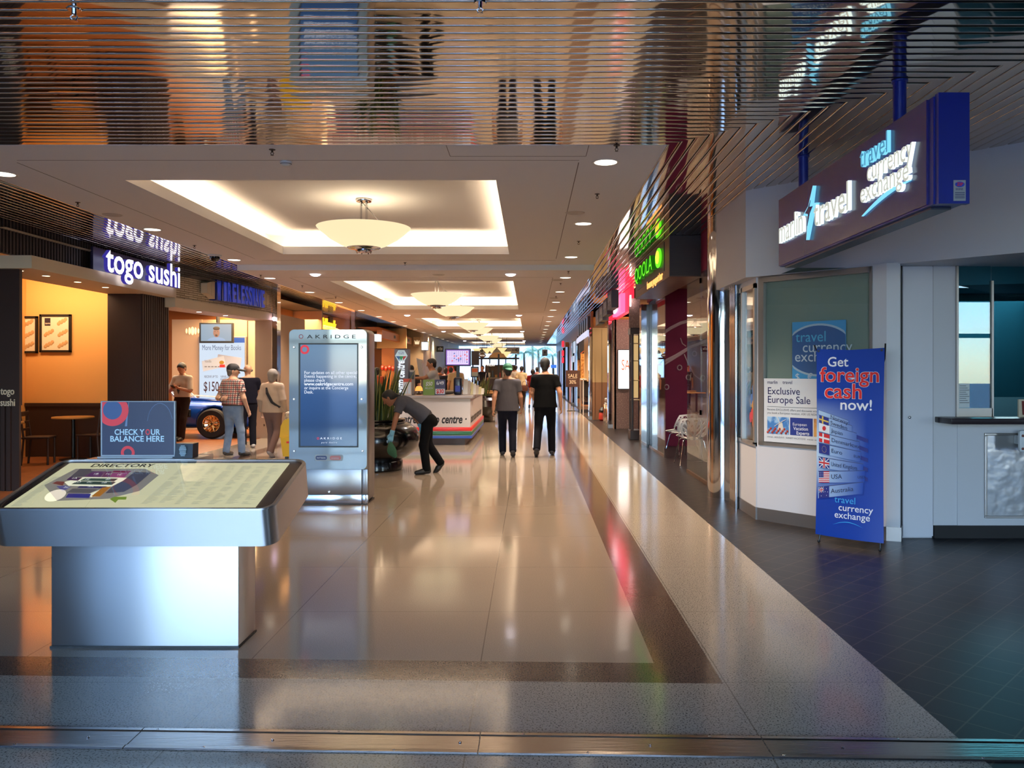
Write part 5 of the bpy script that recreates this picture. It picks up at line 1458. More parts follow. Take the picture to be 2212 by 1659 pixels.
t_ = thing('dome_camera', 'black dome security camera on the ceiling above the stone fascia', 'security camera', (-5.27, 13.55, ZC))
m = MB(); m.lathe([(.11, 0), (.11, -.02), (.095, -.03), (0, -.03)], n=28); m.build('collar', TRIMW, t_, True)
m = MB(); m.lathe([(.085, -.03), (.08, -.06), (.055, -.095), (.02, -.11), (0, -.111)], n=28); m.build('dome', mat('dome_black', (8, 8, 10), .08), t_, True)
# ================================================================== smooth bodies: distance fields turned into one continuous surface
def surface(prims, res, carve=(), pad=.03):
    """prims: dicts a,b,ra,rb,k,flat=(axis,scale),caps=[(point,normal)]; returns verts, faces"""
    lo = np.min([np.minimum(p['a'], p['b']) - max(p['ra'], p['rb']) for p in prims], axis=0) - pad
    hi = np.max([np.maximum(p['a'], p['b']) + max(p['ra'], p['rb']) for p in prims], axis=0) + pad
    n = np.ceil((hi - lo) / res).astype(int) + 1
    F = np.full(n, 1.0, np.float32)
    ax = [lo[i] + res * np.arange(n[i]) for i in range(3)]
    def ev(p, margin):
        r = max(p['ra'], p['rb']) + margin
        i0 = np.maximum(((np.minimum(p['a'], p['b']) - r - lo) / res).astype(int), 0)
        i1 = np.minimum(((np.maximum(p['a'], p['b']) + r - lo) / res).astype(int) + 2, n)
        if np.any(i1 <= i0):
            return None, None
        X, Y, Z = np.meshgrid(ax[0][i0[0]:i1[0]], ax[1][i0[1]:i1[1]], ax[2][i0[2]:i1[2]], indexing='ij')
        P = np.stack([X, Y, Z], -1)
        ba = p['b'] - p['a']
        L = float(ba @ ba) or 1e-9
        t = np.clip(((P - p['a']) @ ba) / L, 0, 1)
        q = P - p['a'] - t[..., None] * ba
        sc = 1.0
        if p.get('flat') is not None:
            for nv, s in p['flat']:
                q = q + (q @ nv)[..., None] * nv * (1 / s - 1)
                sc = min(sc, s)
        d = (np.sqrt((q * q).sum(-1)) - (p['ra'] + (p['rb'] - p['ra']) * t)) * sc
        for (pt, nv) in p.get('caps', ()):
            d = np.maximum(d, (P - pt) @ nv)
        return tuple(slice(a, b) for a, b in zip(i0, i1)), d.astype(np.float32)
    for p in prims:
        k = p.get('k', .03)
        sl, d = ev(p, k + 2 * res)
        if sl is None:
            continue
        f = F[sl]
        h = np.clip(.5 + .5 * (f - d) / k, 0, 1)
        F[sl] = f + (d - f) * h - k * h * (1 - h)
    for p in carve:
        if 'plane' in p:
            X, Y, Z = np.meshgrid(*ax, indexing='ij')
            pt, nv = p['plane']
            F = np.maximum(F, ((X - pt[0]) * nv[0] + (Y - pt[1]) * nv[1] + (Z - pt[2]) * nv[2]).astype(np.float32))
        else:
            sl, d = ev(p, 3 * res)
            if sl is not None:
                F[sl] = np.maximum(F[sl], -d)
    F[0], F[-1], F[:, 0], F[:, -1], F[:, :, 0], F[:, :, -1] = 1, 1, 1, 1, 1, 1
    S = F < 0
    # surface nets
    cells = np.zeros(np.array(n) - 1, np.int8)
    for dx in (0, 1):
        for dy in (0, 1):
            for dz in (0, 1):
                cells += S[dx:n[0] - 1 + dx, dy:n[1] - 1 + dy, dz:n[2] - 1 + dz]
    act = np.argwhere((cells > 0) & (cells < 8))
    idx = np.full(cells.shape, -1, np.int64)
    idx[tuple(act.T)] = np.arange(len(act))
    acc = np.zeros((len(act), 3)); cnt = np.zeros(len(act))
    cr = [(0, 0, 0), (1, 0, 0), (0, 1, 0), (1, 1, 0), (0, 0, 1), (1, 0, 1), (0, 1, 1), (1, 1, 1)]
    for i in range(8):
        for j in range(i + 1, 8):
            df = np.abs(np.array(cr[i]) - np.array(cr[j]))
            if df.sum() != 1:
                continue
            A = act + cr[i]; B = act + cr[j]
            fa_, fb_ = F[tuple(A.T)], F[tuple(B.T)]
            m = (fa_ < 0) != (fb_ < 0)
            t = fa_[m] / (fa_[m] - fb_[m])
            acc[m] += A[m] + (B[m] - A[m]) * t[:, None]
            cnt[m] += 1
    verts = lo + res * acc / cnt[:, None]
    faces = []
    for a in range(3):
        b, c = (a + 1) % 3, (a + 2) % 3
        s0 = [slice(None)] * 3; s1 = [slice(None)] * 3
        s0[a] = slice(0, -1); s1[a] = slice(1, None)
        ch = S[tuple(s0)] != S[tuple(s1)]
        e = np.argwhere(ch)
        e = e[(e[:, b] > 0) & (e[:, c] > 0) & (e[:, b] < n[b] - 1) & (e[:, c] < n[c] - 1)]
        def at_(db, dc):
            q = e.copy(); q[:, b] -= db; q[:, c] -= dc
            return idx[tuple(q.T)]
        Q = np.stack([at_(1, 1), at_(0, 1), at_(0, 0), at_(1, 0)], 1)
        ins = S[tuple(e.T)]
        Q[~ins] = Q[~ins][:, ::-1]
        faces.append(Q)
    return verts, np.concatenate(faces)
def arr(p):
    return np.array(p, float)
def cone(a, b, ra, rb=None, k=.03, flat=None, caps=()):
    return dict(a=arr(a), b=arr(b), ra=ra, rb=ra if rb is None else rb, k=k, flat=[(arr(n) / np.linalg.norm(n), s) for n, s in flat] if flat else None, caps=[(arr(p), arr(n) / np.linalg.norm(n)) for p, n in caps])
def blob(c, r, k=.03, flat=None, caps=()):
    return cone(c, arr(c) + (1e-4, 0, 0), r, r, k, flat, caps)
def body_mesh(name, prims, res, m_, parent, carve=()):
    v, f = surface(prims, res, carve)
    me = bpy.data.meshes.new(name)
    me.vertices.add(len(v)); me.vertices.foreach_set('co', v.astype(np.float32).ravel())
    me.loops.add(len(f) * 4); me.loops.foreach_set('vertex_index', f.astype(np.int32).ravel())
    me.polygons.add(len(f)); me.polygons.foreach_set('loop_start', np.arange(0, len(f) * 4, 4, dtype=np.int32))
    me.update(calc_edges=True); me.validate()
    me.polygons.foreach_set('use_smooth', [True] * len(me.polygons))
    me.materials.append(m_)
    o = bpy.data.objects.new(name, me)
    COL.objects.link(o)
    if parent:
        o.parent = parent
    return o
# ================================================================== directory table
dirx0, dirx1, dy0, dD, dslope, dz0, dth = -3.0, -1.42, 4.46, .74, .266, .833, .225
da = math.atan(dslope)
t_ = thing('directory_table', 'large brushed steel directory table with a lit mall map on top', 'directory', (0, 0, 0))
m = MB(); m.rbox(-2.755, -1.677, 4.66, 4.95, .01, .80, .006); m.build('pedestal', STEEL, t_, True)
m = MB(); m.box(-2.76, -1.672, 4.655, 4.955, 0, .012); m.build('pedestal_foot', BLACK, t_)
def dpt(x, v, n=0.0):
    return V((x, dy0 + v * math.cos(da) - n * math.sin(da), dz0 + v * math.sin(da) + n * math.cos(da)))
LV = dD / math.cos(da)
def rrect(x0, x1, v0, v1, r, seg=8):
    out = []
    for (cx_, cv, a0) in ((x1 - r, v0 + r, -90), (x1 - r, v1 - r, 0), (x0 + r, v1 - r, 90), (x0 + r, v0 + r, 180)):
        for k in range(seg + 1):
            a = R(a0 + 90 * k / seg)
            out.append((cx_ + r * math.cos(a), cv + r * math.sin(a)))
    return out
def ring(mb, outer, inner, n0, n1):
    k = len(outer)
    vs = [dpt(x, v, n0) for x, v in outer] + [dpt(x, v, n1) for x, v in inner]
    mb.add(vs, [(i, (i + 1) % k, k + (i + 1) % k, k + i) for i in range(k)])
o_ = rrect(dirx0, dirx1, 0, LV, .085)
o1 = rrect(dirx0 + .006, dirx1 - .006, .006, LV - .006, .08)
i1 = rrect(dirx0 + .022, dirx1 - .022, .022, LV - .022, .065)
m = MB()
m.add([dpt(x, v, -dth) for x, v in o_][::-1], [tuple(range(len(o_)))])
ring(m, o_, o_, -dth, -.008); ring(m, o_, o1, -.008, 0); ring(m, o1, i1, 0, 0); ring(m, i1, i1, 0, -.012)
m.build('housing', STEEL, t_, True, angle=50)
m = MB(); m.add([dpt(x, v, -.010) for x, v in i1], [tuple(range(len(i1)))]); m.build('bezel', mat('bezel_black', (26, 18, 22), .25), t_)
px0, px1, pv0, pv1 = dirx0 + .075, dirx1 - .105, .035, LV - .055
m = MB(); pr = rrect(px0, px1, pv0, pv1, .012, 3); m.add([dpt(x, v, -.008) for x, v in pr], [tuple(range(len(pr)))]); m.build('map_panel', glow('map_glow', (216, 216, 176), .80), t_)
def dray(px, py):
    """spot on the tilted table top seen at that place of the photograph"""
    dx, dz = (px - VX) / FX, -(py - VY) / FX
    # z = EYE + dz*Y ; plane: z = dz0 + dslope*(Y-dy0)
    Y = (dz0 - dslope * dy0 - EYE) / (dz - dslope)
    return V((dx * Y, Y, EYE + dz * Y))
def dmap(nm, pts, c, lift=.0, gl=.28):
    q = MB(); up = V((0, -math.sin(da), math.cos(da)))
    P = [dray(x / 3.253, 960 + y / 3.253) + up * (-.006 + lift) for x, y in pts]
    if (P[1] - P[0]).cross(P[2] - P[1]).z < 0:
        P = P[::-1]
    q.poly(P); q.build('map_zone', mat('map_' + nm, c, .5, emit=c, strength=gl), t_)
for mi_, (nm, pts, c) in enumerate((('taupe', [(310, 280), (530, 165), (1020, 165), (1115, 210), (980, 320), (760, 375), (400, 390)], (176, 164, 146)),
                   ('slate', [(490, 225), (560, 165), (640, 165), (640, 180), (700, 185), (590, 220)], (92, 88, 96)),
                   ('white', [(450, 258), (580, 224), (905, 228), (740, 310), (640, 365), (600, 350), (760, 290), (480, 284)], (226, 222, 190)),
                   ('purple', [(585, 220), (660, 183), (745, 183), (705, 222)], (112, 52, 110)), ('violet', [(710, 222), (745, 185), (785, 185), (770, 222)], (130, 50, 104)),
                   ('pink', [(770, 222), (790, 195), (905, 195), (870, 228)], (190, 84, 132)), ('magenta', [(785, 190), (800, 180), (925, 180), (905, 195)], (160, 40, 80)),
                   ('plum', [(465, 245), (490, 225), (580, 228), (545, 250)], (88, 40, 92)), ('green', [(560, 250), (600, 232), (830, 235), (800, 256)], (62, 96, 80)),
                   ('pine', [(500, 275), (545, 253), (815, 259), (785, 280)], (38, 74, 66)), ('navy', [(540, 302), (560, 288), (750, 290), (735, 304)], (48, 50, 110)),
                   ('ash', [(465, 335), (510, 306), (690, 310), (630, 338)], (110, 104, 104)), ('blue', [(460, 370), (480, 341), (640, 343), (625, 372)], (60, 58, 150)),
                   ('brick', [(365, 270), (400, 255), (455, 258), (440, 285)], (150, 70, 60)), ('lilac', [(395, 290), (460, 285), (500, 295), (440, 325)], (110, 104, 160)),
                   ('graphite', [(860, 255), (945, 190), (1060, 195), (960, 280), (870, 330), (740, 340), (785, 295)], (94, 90, 98)), ('orange', [(640, 362), (720, 300), (780, 292), (700, 362)], (220, 136, 40)),
                   ('lime', [(770, 380), (800, 365), (890, 365), (885, 385), (830, 385), (810, 408)], (150, 178, 50)))):
    dmap(nm, pts, c, .0002 * mi_, .9 if nm == 'white' else .28)
INKD = mat('map_ink', (38, 36, 34), .6)
m = MB()
m.text('DIRECTORY', .072, dray(193, 1010) + V((0, 0, .004)), (1, 0, 0), (0, math.cos(da), math.sin(da)), bold=.02, width=.39)
m.build('title_lettering', INKD, t_)
m = MB()
rr = random.Random(2)
for c in range(7):
    u = .53 + .067 * c
    v = .93 - .02 * (c % 3)
    while v > .06:
        wl = rr.uniform(.35, 1.0) * .05
        x = px0 + (px1 - px0) * u
        va = pv0 + (pv1 - pv0) * v
        m.poly([dpt(x, va, -.006), dpt(x + wl * (px1 - px0), va, -.006), dpt(x + wl * (px1 - px0), va + .004, -.006), dpt(x, va + .004, -.006)])
        v -= .020 if rr.random() > .12 else .05
for k in range(24):
    va = pv0 + .02 + k * .018; x = px0 + .03
    m.poly([dpt(x, va, -.006), dpt(x + rr.uniform(.03, .07), va, -.006), dpt(x + .05, va + .006, -.006), dpt(x, va + .006, -.006)])
m.build('listing_lettering', mat('listing_grey', (150, 150, 134), .6, emit=(160, 162, 140), strength=.55), t_)
m = MB()
for (s_, x, y) in (('1A', 497, 243), ('1B', 650, 213), ('1C', 735, 213), ('1E', 815, 218), ('2E', 590, 250), ('2F', 735, 252), ('2D', 520, 270), ('2C', 605, 271), ('2B', 708, 274), ('3A', 612, 301), ('3C', 440, 307)):
    m.text(s_, .03, dray(x / 3.253, 960 + y / 3.253) + V((0, 0, .002)), (1, 0, 0), (0, math.cos(da), math.sin(da)), bold=.01)
m.build('zone_lettering', mat('zone_white', (226, 222, 210), .6, emit=(226, 222, 210), strength=.4), t_)
m = MB(); i2 = rrect(dirx0 + .024, dirx1 - .024, .024, LV - .024, .063); m.add([dpt(x, v, -.0015) for x, v in i2], [tuple(range(len(i2)))]); m.build('cover_glass', glass('cover_glass', (255, 255, 255), .8), t_)
m = MB(); m.box(-2.85, -2.15, 5.185, 5.5, 1.0, 1.028); m.box(-2.6, -2.1, 5.22, 5.46, 0, 1.0); m.build('rear_shelf', STEEL, t_)
# acrylic balance sign and terminal on the shelf behind the map
t_ = thing('balance_sign', 'blue CHECK YOUR BALANCE HERE acrylic sign behind the directory', 'sign stand')
Yb = 5.3
s0, s1 = at(219, 988, Yb), at(380, 866, Yb)
m = MB(); m.rbox(s0.x, s1.x, Yb - .012, Yb + .012, 1.03, s1.z, .004); m.box(s0.x, s1.x, Yb - .05, Yb + .09, 1.028, 1.036); m.build('acrylic_holder', mat('acrylic', (150, 160, 172), .15), t_)
m = MB(); m.box(s0.x + .012, s1.x - .008, Yb - .014, Yb - .012, 1.045, s1.z - .006); m.build('card', mat('card_navy', (24, 35, 70), .4, coat=.1), t_)
sw_, sh_ = s1.x - s0.x, s1.z - 1.03
def sp_(u, v, d=.0155):
    return V((s0.x + sw_ * u, Yb - d, s1.z - sh_ * v))
def annulus(mb, c, r0, r1, clip=None, n=40):
    P, Q = [], []
    for k in range(n):
        a = 2 * math.pi * k / n
        for L_, r in ((P, r1), (Q, r0)):
            p = V((c.x + r * math.cos(a), c.y, c.z + r * math.sin(a)))
            if clip:
                p.x = min(max(p.x, clip[0]), clip[1]); p.z = min(max(p.z, clip[2]), clip[3])
            L_.append(p)
    mb.add(P + Q, [(k, (k + 1) % n, n + (k + 1) % n, n + k) for k in range(n)])
m = MB(); annulus(m, sp_(.165, .16), .062, .105, (s0.x + .013, 9, 0, s1.z - .007)); annulus(m, sp_(.37, .92), .026, .045, (s0.x, 9, 1.046, 9)); m.build('red_ring', mat('ring_red', (222, 44, 60), .4), t_)
m = MB(); annulus(m, sp_(.165, .16), 0.001, .062, (s0.x + .013, 9, 0, s1.z - .007)); m.build('ring_centre', mat('ring_blue', (42, 76, 128), .4), t_)
m = MB(); m.poly([sp_(.33, .45, .0150), sp_(.36, .45, .0150), sp_(.385, .02, .0150), sp_(.38, .02, .0150)])
arc = [sp_(.80 + .17 * math.cos(a), .42 - .38 * math.sin(a), .0150) for a in [R(170 - 14 * k) for k in range(12)]]
for k in range(11):
    m.tube([arc[k], arc[k + 1]], .0015, 4)
m.build('pale_arcs', mat('arc_pale', (96, 120, 160), .4), t_)
m = MB(); m.text('CHECK Y', .052, sp_(.19, .60), bold=.02, width=sw_ * .40); m.text('UR', .052, sp_(.675, .60), bold=.02, width=sw_ * .125); m.text('BALANCE HERE', .052, sp_(.13, .72), bold=.02, width=sw_ * .72); m.build('lettering', mat('pale_blue_print', (176, 206, 226), .5), t_)
m = MB(); m.text('O', .052, sp_(.605, .60), bold=.02, width=sw_ * .06); m.build('red_letter', mat('ring_red', (222, 44, 60), .4), t_)
t_ = thing('balance_terminal', 'small dark terminal with pale printed lines right of the blue balance sign', 'terminal')
b0, b1 = at(381, 988, 5.28), at(420, 958, 5.28)
m = MB(); m.prism([(b0.x, 5.25, 1.029), (b1.x, 5.25, 1.029), (b1.x - .006, 5.27, b1.z), (b0.x, 5.27, b1.z)], (0, .09, 0)); m.build('casing', mat('terminal_navy', (26, 34, 46), .3), t_)
m = MB()
for k in range(9):
    z = b1.z - .014 - k * .008; wl = (.03, .045, .05, .055, .05, .045, .05, .04, .03)[k] * .85
    m.box((b0.x + b1.x) / 2 - wl / 2 - .003, (b0.x + b1.x) / 2 + wl / 2 - .003, 5.2485, 5.2545, z, z + .003)
m.xf(Matrix.Translation((0, -.004, 0))); m.build('lettering', mat('pale_blue_print', (176, 206, 226), .5), t_)

# ================================================================== information kiosk
t_ = thing('information_kiosk', 'tall silver information kiosk with a blue lit screen', 'kiosk')
KX0, KX1, KY0, KY1 = -2.853, -1.924, 9.62, 10.08
KM = mat('kiosk_silver', (150, 148, 148), .3, .85, bump=(3, .04))
m = MB(); m.rbox(KX0 + .01, KX1, KY0 + .03, KY1, .02, 2.085, .06, 4); m.build('body', KM, t_, True)
m = MB(); m.rbox(KX0, KX1 - .075, KY0 - .004, KY0 + .04, .12, .42, .004); m.rbox(KX1 - .07, KX1 - .004, KY0 - .004, KY0 + .04, .12, .42, .004); m.build('lower_panel', KM, t_, True)
m = MB(); m.rbox(KX0, KX1 - .075, KY0 - .006, KY0 + .04, .012, .118, .003); m.rbox(KX1 - .07, KX1 - .002, KY0 - .006, KY0 + .04, .012, .118, .003); m.build('kick_plate', mat('polished_steel', (200, 204, 210), .16, 1.0), t_, True)
m = MB(); m.box(KX0 + .01, KX1 - .01, KY0 + .01, KY1 - .01, 0, .02); m.build('foot', BLACK, t_)
def rr_xz(x0, x1, z0, z1, r, y, seg=8, r2=None):
    out = []
    for (cx_, cz_, a0, q) in ((x1 - r, z0 + r, -90, r), (x1 - r, z1 - r, 0, r), (x0 + r, z1 - r, 90, r), (x0 + r, z0 + r, 180, r)):
        for k in range(seg + 1):
            a = R(a0 + 90 * k / seg)
            out.append(V((cx_ + q * math.cos(a), y, cz_ + q * math.sin(a))))
    return out
P = rr_xz(KX0 - .004, KX1 - .012, .42, 2.078, .06, KY0 - .012)
m = MB(); m.prism(P, (0, .014, 0)); m.build('front_panel', mat('kiosk_glass', (136, 154, 166), .05, 0, coat=1.0), t_)
P2 = rr_xz(KX0 - .006, KX1 - .010, .418, 2.08, .062, KY0 - .010)
m = MB()
n_ = len(P)
m.add([p + V((0, -.003, 0)) for p in P] + P2, [(i, (i + 1) % n_, n_ + (i + 1) % n_, n_ + i) for i in range(n_)]); m.build('glass_edge', mat('glass_edge', (206, 224, 224), .2), t_)
sx0, sx1, sz0, sz1 = -2.735, -2.045, .69, 1.908
m = MB(); m.box(sx0 - .01, sx1 + .01, KY0 - .0135, KY0 - .010, sz0 - .01, sz1 + .01); m.build('screen_border', BLACK, t_)
SCR = mat('kiosk_screen', (20, 30, 50), .08, coat=.25, spec=.3)
ktn = SCR.node_tree; ktc = ktn.nodes.new('ShaderNodeTexCoord'); ksp = ktn.nodes.new('ShaderNodeSeparateXYZ'); kr = ktn.nodes.new('ShaderNodeValToRGB'); kmr = ktn.nodes.new('ShaderNodeMapRange')
ktn.links.new(ktc.outputs['Object'], ksp.inputs[0]); ktn.links.new(ksp.outputs[2], kmr.inputs[0]); kmr.inputs[1].default_value = sz0; kmr.inputs[2].default_value = sz1
ktn.links.new(kmr.outputs[0], kr.inputs[0]); kr.color_ramp.elements[0].color = (*s2l((40, 66, 108)), 1); kr.color_ramp.elements[1].color = (*s2l((86, 118, 154)), 1)
e_ = kr.color_ramp.elements.new(.5); e_.color = (*s2l((46, 82, 134)), 1)
kb = ktn.nodes['Principled BSDF']; ktn.links.new(kr.outputs[0], kb.inputs['Emission Color']); kb.inputs['Emission Strength'].default_value = .8
m = MB(); m.box(sx0 + .012, sx1 - .006, KY0 - .016, KY0 - .0125, sz0 + .008, sz1 - .008); m.build('screen', SCR, t_)
ky = KY0 - .0175
def kp(px, py):
    p = at(px, py, ky); return V((p.x, ky, p.z))
KW = glow('screen_white', (226, 234, 250), .95)
m = MB()
for (s_, y, b, w_) in (('For updates on all other special', 808, .0, 113.5), ('Events happening in the centre,', 816, .0, 112), ('please check', 824.5, 0, 45), ('www.oakridgecentre.com', 832.5, .022, 106), ('or inquire at the Concierge', 841, 0, 95), ('Desk.', 850, 0, 19)):
    m.text(s_, .052, kp(657, y), bold=b + .006, width=w_ * KY0 / FX)
m.text('A K R I D G E', .034, kp(691.5, 949), width=47 * KY0 / FX, bold=.01); m.text('p u r e   d e s i r e', .03, kp(694, 957.5), width=34 * KY0 / FX, shear=.3)
m.build('screen_lettering', KW, t_)
KR = glow('screen_red', (232, 52, 72), .75)
m = MB(); annulus(m, kp(658, 755), .030, .055, (sx0 + .013, 9, 0, sz1 - .009)); annulus(m, kp(687, 947), .008, .014); m.build('screen_ring', KR, t_)
m = MB(); m.text('A K R I D G E', .062, V((kp(663, 731).x, KY0 - .0135, kp(663, 731).z)), width=105 * KY0 / FX, bold=.008); m.build('brand_lettering', BLACK_TEXT, t_)
m = MB(); c = kp(650, 727); c.y = KY0 - .0135; annulus(m, c, .019, .026); m.build('brand_ring', mat('ring_red2', (176, 60, 70), .4), t_)
for (px, py) in ((635.5, 750), (781, 750), (635.5, 862), (781.5, 862), (636, 974), (783, 974), (711, 1062.5)):
    p = at(px, py, KY0 - .012)
    m = MB(); m.lathe([(.015, 0), (.015, .010), (.010, .014), (0, .014)], (p.x, KY0 - .012 if py < 1000 else KY0 - .004, p.z), 18, axis='y')
    m.v = [(x, 2 * (KY0 - .012 if py < 1000 else KY0 - .004) - y, z) if 0 else (x, y, z) for x, y, z in m.v]
    m.build('standoff_button', mat('button_steel', (235, 235, 238), .25, .6), t_, True)
a, b = kp(679, 996), kp(741, 982)
m = MB(); m.prism(rr_xz(a.x, b.x, a.z, b.z, .03, KY0 - .0122), (0, -.002, 0)); o = m.build('maker_plate', mat('plate_pale', (170, 184, 192), .4), t_)
m = MB(); m.prism(rr_xz(a.x + .015, a.x + .148, a.z + .014, b.z - .014, .02, KY0 - .0144), (0, -.001, 0)); m.build('blue_badge', mat('badge_navy', (40, 64, 120), .4), o)
m = MB(); m.text('PATTISON', .026, (a.x + .03, KY0 - .0160, a.z + .028), bold=.02, width=.10); m.text('onestop', .026, (a.x + .20, KY0 - .0160, a.z + .028), bold=.02, width=.09); m.build('badge_lettering', mat('badge_white', (214, 220, 230), .5), o)
m = MB(); m.prism(rr_xz(a.x + .185, a.x + .315, a.z + .014, b.z - .014, .02, KY0 - .0144), (0, -.001, 0)); m.build('red_badge', mat('badge_red', (206, 130, 130), .4), o)

# ================================================================== planter
POT = mat('black_glaze', (12, 10, 10), .22, coat=.4)
px_, py_ = -2.47, 13.02
t_ = thing('planter_bowl', 'huge round glossy black planter beside the kiosk', 'planter', (px_, py_, 0))
pr = [(.40, 0), (.42, .02), (.42, .14), (.40, .17), (.50, .22), (.60, .29), (.675, .38), (.705, .48), (.69, .58), (.63, .67), (.54, .735), (.47, .755), (.455, .775), (.47, .80), (.46, .815), (.42, .81), (.40, .76), (.0, .74)]
m = MB(); m.lathe(pr[:-3] + [(.42, .80), (.41, .74)], n=72); m.build('bowl', POT, t_, True)
m = MB(); m.lathe([(.412, .745), (0, .75)], n=40); m.build('soil', mat('soil', (40, 28, 20), .95), t_)
LEAF = [mat('leaf_green', (38, 62, 32), .45), mat('leaf_edge', (150, 150, 70), .5)]
def blade_plant(name, label, x, y, z0, n, r, h, parent_loc, seed, wd=.035):
    t_ = thing(name, label, 'plant', (x, y, 0))
    rr = random.Random(seed)
    for k in range(n):
        a = rr.uniform(0, 6.28); r0 = r * math.sqrt(rr.random()); hh = h * rr.uniform(.55, 1.0)
        bx, by = r0 * math.cos(a), r0 * math.sin(a)
        lean = rr.uniform(.02, .30) * (.4 + r0 / r)
        da_ = a + rr.uniform(-.5, .5); tw = rr.uniform(0, 3.14)
        m = MB(); vs, fs, N_ = [], [], 9
        for i in range(N_ + 1):
            s = i / N_
            c = V((bx + lean * hh * s ** 1.6 * math.cos(da_), by + lean * hh * s ** 1.6 * math.sin(da_), z0 + hh * s * (1 - .12 * lean * s)))
            w_ = wd * (.55 + .9 * s - 1.43 * s ** 3) if s < .98 else .001
            t2 = tw + .5 * s
            d = V((math.cos(t2), math.sin(t2), 0)); e = V((-math.sin(t2), math.cos(t2), 0)) * .3 * w_
            vs += [c - d * w_, c - d * w_ * .72 + e * .6, c + e, c + d * w_ * .72 + e * .6, c + d * w_]
        for i in range(N_):
            for j in range(4):
                m.add([], []); fs.append(((5 * i + j, 5 * i + j + 1, 5 * i + j + 6, 5 * i + j + 5), 1 if j in (0, 3) else 0))
        k0 = len(m.v); m.v += [tuple(p) for p in vs]
        for f, mi in fs:
            m.f.append(list(f)); m.m.append(mi)
        m.build('leaf', LEAF, t_, True, angle=80)
    return t_
blade_plant('snake_plant', 'tall spiky snake plant in the huge black planter', px_, py_, .745, 72, .34, .98, None, 4)
m_ = MB()
# broad dark leaf leaning over the rim to the right
# ================================================================== lottery counter
t_ = thing('lottery_counter', 'white island lottery counter with red, green and blue stripes', 'counter')
LX0, LX1, LY0, LY1 = -4.3, -1.27, 17.2, 21.6
LWHT = mat('counter_white', (202, 192, 184), .35)
m = MB(); m.box(LX0, LX1, LY0, LY0 + .06, .145, 1.0); m.box(LX1 - .06, LX1, LY0 + .06, LY1 - .06, .145, 1.0); m.box(LX0, LX0 + .06, LY0 + .06, LY1 - .06, .145, 1.0); m.box(LX0, LX1, LY1 - .06, LY1, .145, 1.0); m.build('panels', LWHT, t_)
m = MB(); m.box(LX0 + .15, LX1 - .12, LY0 + .09, LY1 - .1, 0, .146); m.build('plinth', mat('plinth_brown', (70, 52, 44), .4), t_)
TOPM = mat('counter_top_grey', (150, 140, 136), .25)
m = MB()
for (x0, x1, y0, y1) in ((LX0 - .06, LX1 + .06, LY0 - .06, LY0 + .55), (LX1 - .5, LX1 + .06, LY0 + .551, LY1 + .06), (LX0 - .06, LX0 + .5, LY0 + .551, LY1 + .06), (LX0 + .5, LX1 - .5, LY1 - .5, LY1 + .06)):
    m.rbox(x0, x1, y0, y1, .99, 1.06, .02, 3)
m.build('worktop', TOPM, t_, True)
for nm, z0, z1, c in (('blue_stripe', .146, .204, (44, 76, 160)), ('grey_stripe', .206, .216, (150, 150, 140)), ('green_stripe', .218, .29, (30, 92, 58)), ('grey_stripe', .292, .305, (150, 150, 140)), ('red_stripe', .307, .382, (206, 40, 34))):
    m = MB(); m.rbox(LX0, LX1 + .035, LY0 - .035, LY0 + .0, z0, z1, .006); m.rbox(LX1, LX1 + .035, LY0, LY1, z0, z1, .006); m.build(nm, mat(nm, c, .3), t_, True)
m = MB()
for k in range(3):
    m.text('lotto centre \u00b7', .25, (-1.30 - .97 * (k + 1), LY0 - .002, .47), bold=.028, shear=.25, width=.92)
for k in range(4):
    m.text('lotto centre \u00b7', .25, (LX1 + .002, LY0 + .12 + .97 * k, .47), (0, 1, 0), UZ, bold=.028, shear=.25, width=.92)
m.build('lettering', BLACK_TEXT, t_)
def top(px, py, Y):
    p = at(px, py, Y); return p
t_ = thing('lottery_tower', 'grey upright sign with sideways white lettering and a hexagon badge', 'sign')
p0, p1 = at(852, 855, 17.55), at(882, 754, 17.55)
m = MB(); m.box(p0.x, p1.x, 17.55, 17.85, 1.06, p1.z); m.build('column', mat('tower_grey', (112, 110, 122), .45), t_)
m = MB(); m.text('lotto centre', .26, (p0.x + .215, 17.545, 1.10), (0, 0, 1), (-1, 0, 0), depth=.004, bold=.03, shear=.2, width=.70); m.build('lettering', glow('tower_letter', (240, 246, 255), .9), t_)
hc = V(((p0.x + p1.x) / 2, 17.545, p1.z - .145))
hx = [hc + V((.135 * math.cos(k * math.pi / 3), 0, .135 * math.sin(k * math.pi / 3))) for k in range(6)]
m = MB(); m.prism(hx, (0, -.006, 0)); m.build('badge', mat('badge_pale', (196, 220, 232), .4, emit=(196, 220, 232), strength=.35), t_)
for nm, (u0, u1), c in (('badge_blue', (-.115, -.03), (40, 110, 190)), ('badge_green', (-.06, .05), (40, 160, 90)), ('badge_red_tri', (.03, .115), (206, 60, 60))):
    m = MB(); m.prism([hc + V((u0, -.007, -.01)), hc + V((u1, -.007, -.01)), hc + V(((u0 + u1) / 2 * .55, -.007, -.105))], (0, -.003 - abs(u0) * .02, 0)); m.build('badge_triangle', mat(nm, c, .4), t_)
m = MB(); m.text('LOTTERY', .035, hc + V((-.07, -.008, .065)), bold=.02, width=.14); m.text('TICKETS', .035, hc + V((-.06, -.008, .03)), bold=.02, width=.12); m.build('badge_lettering', mat('badge_navy', (40, 64, 120), .4), t_)
t_ = thing('number_screen', 'flat screen on a pole showing a grid of lottery numbers', 'television')
Yt = 18.2
p0, p1 = at(961, 791, Yt), at(1017, 753, Yt)
m = MB(); m.rbox(p0.x, p1.x, Yt, Yt + .07, p0.z, p1.z, .012); m.build('casing', BLACK, t_)
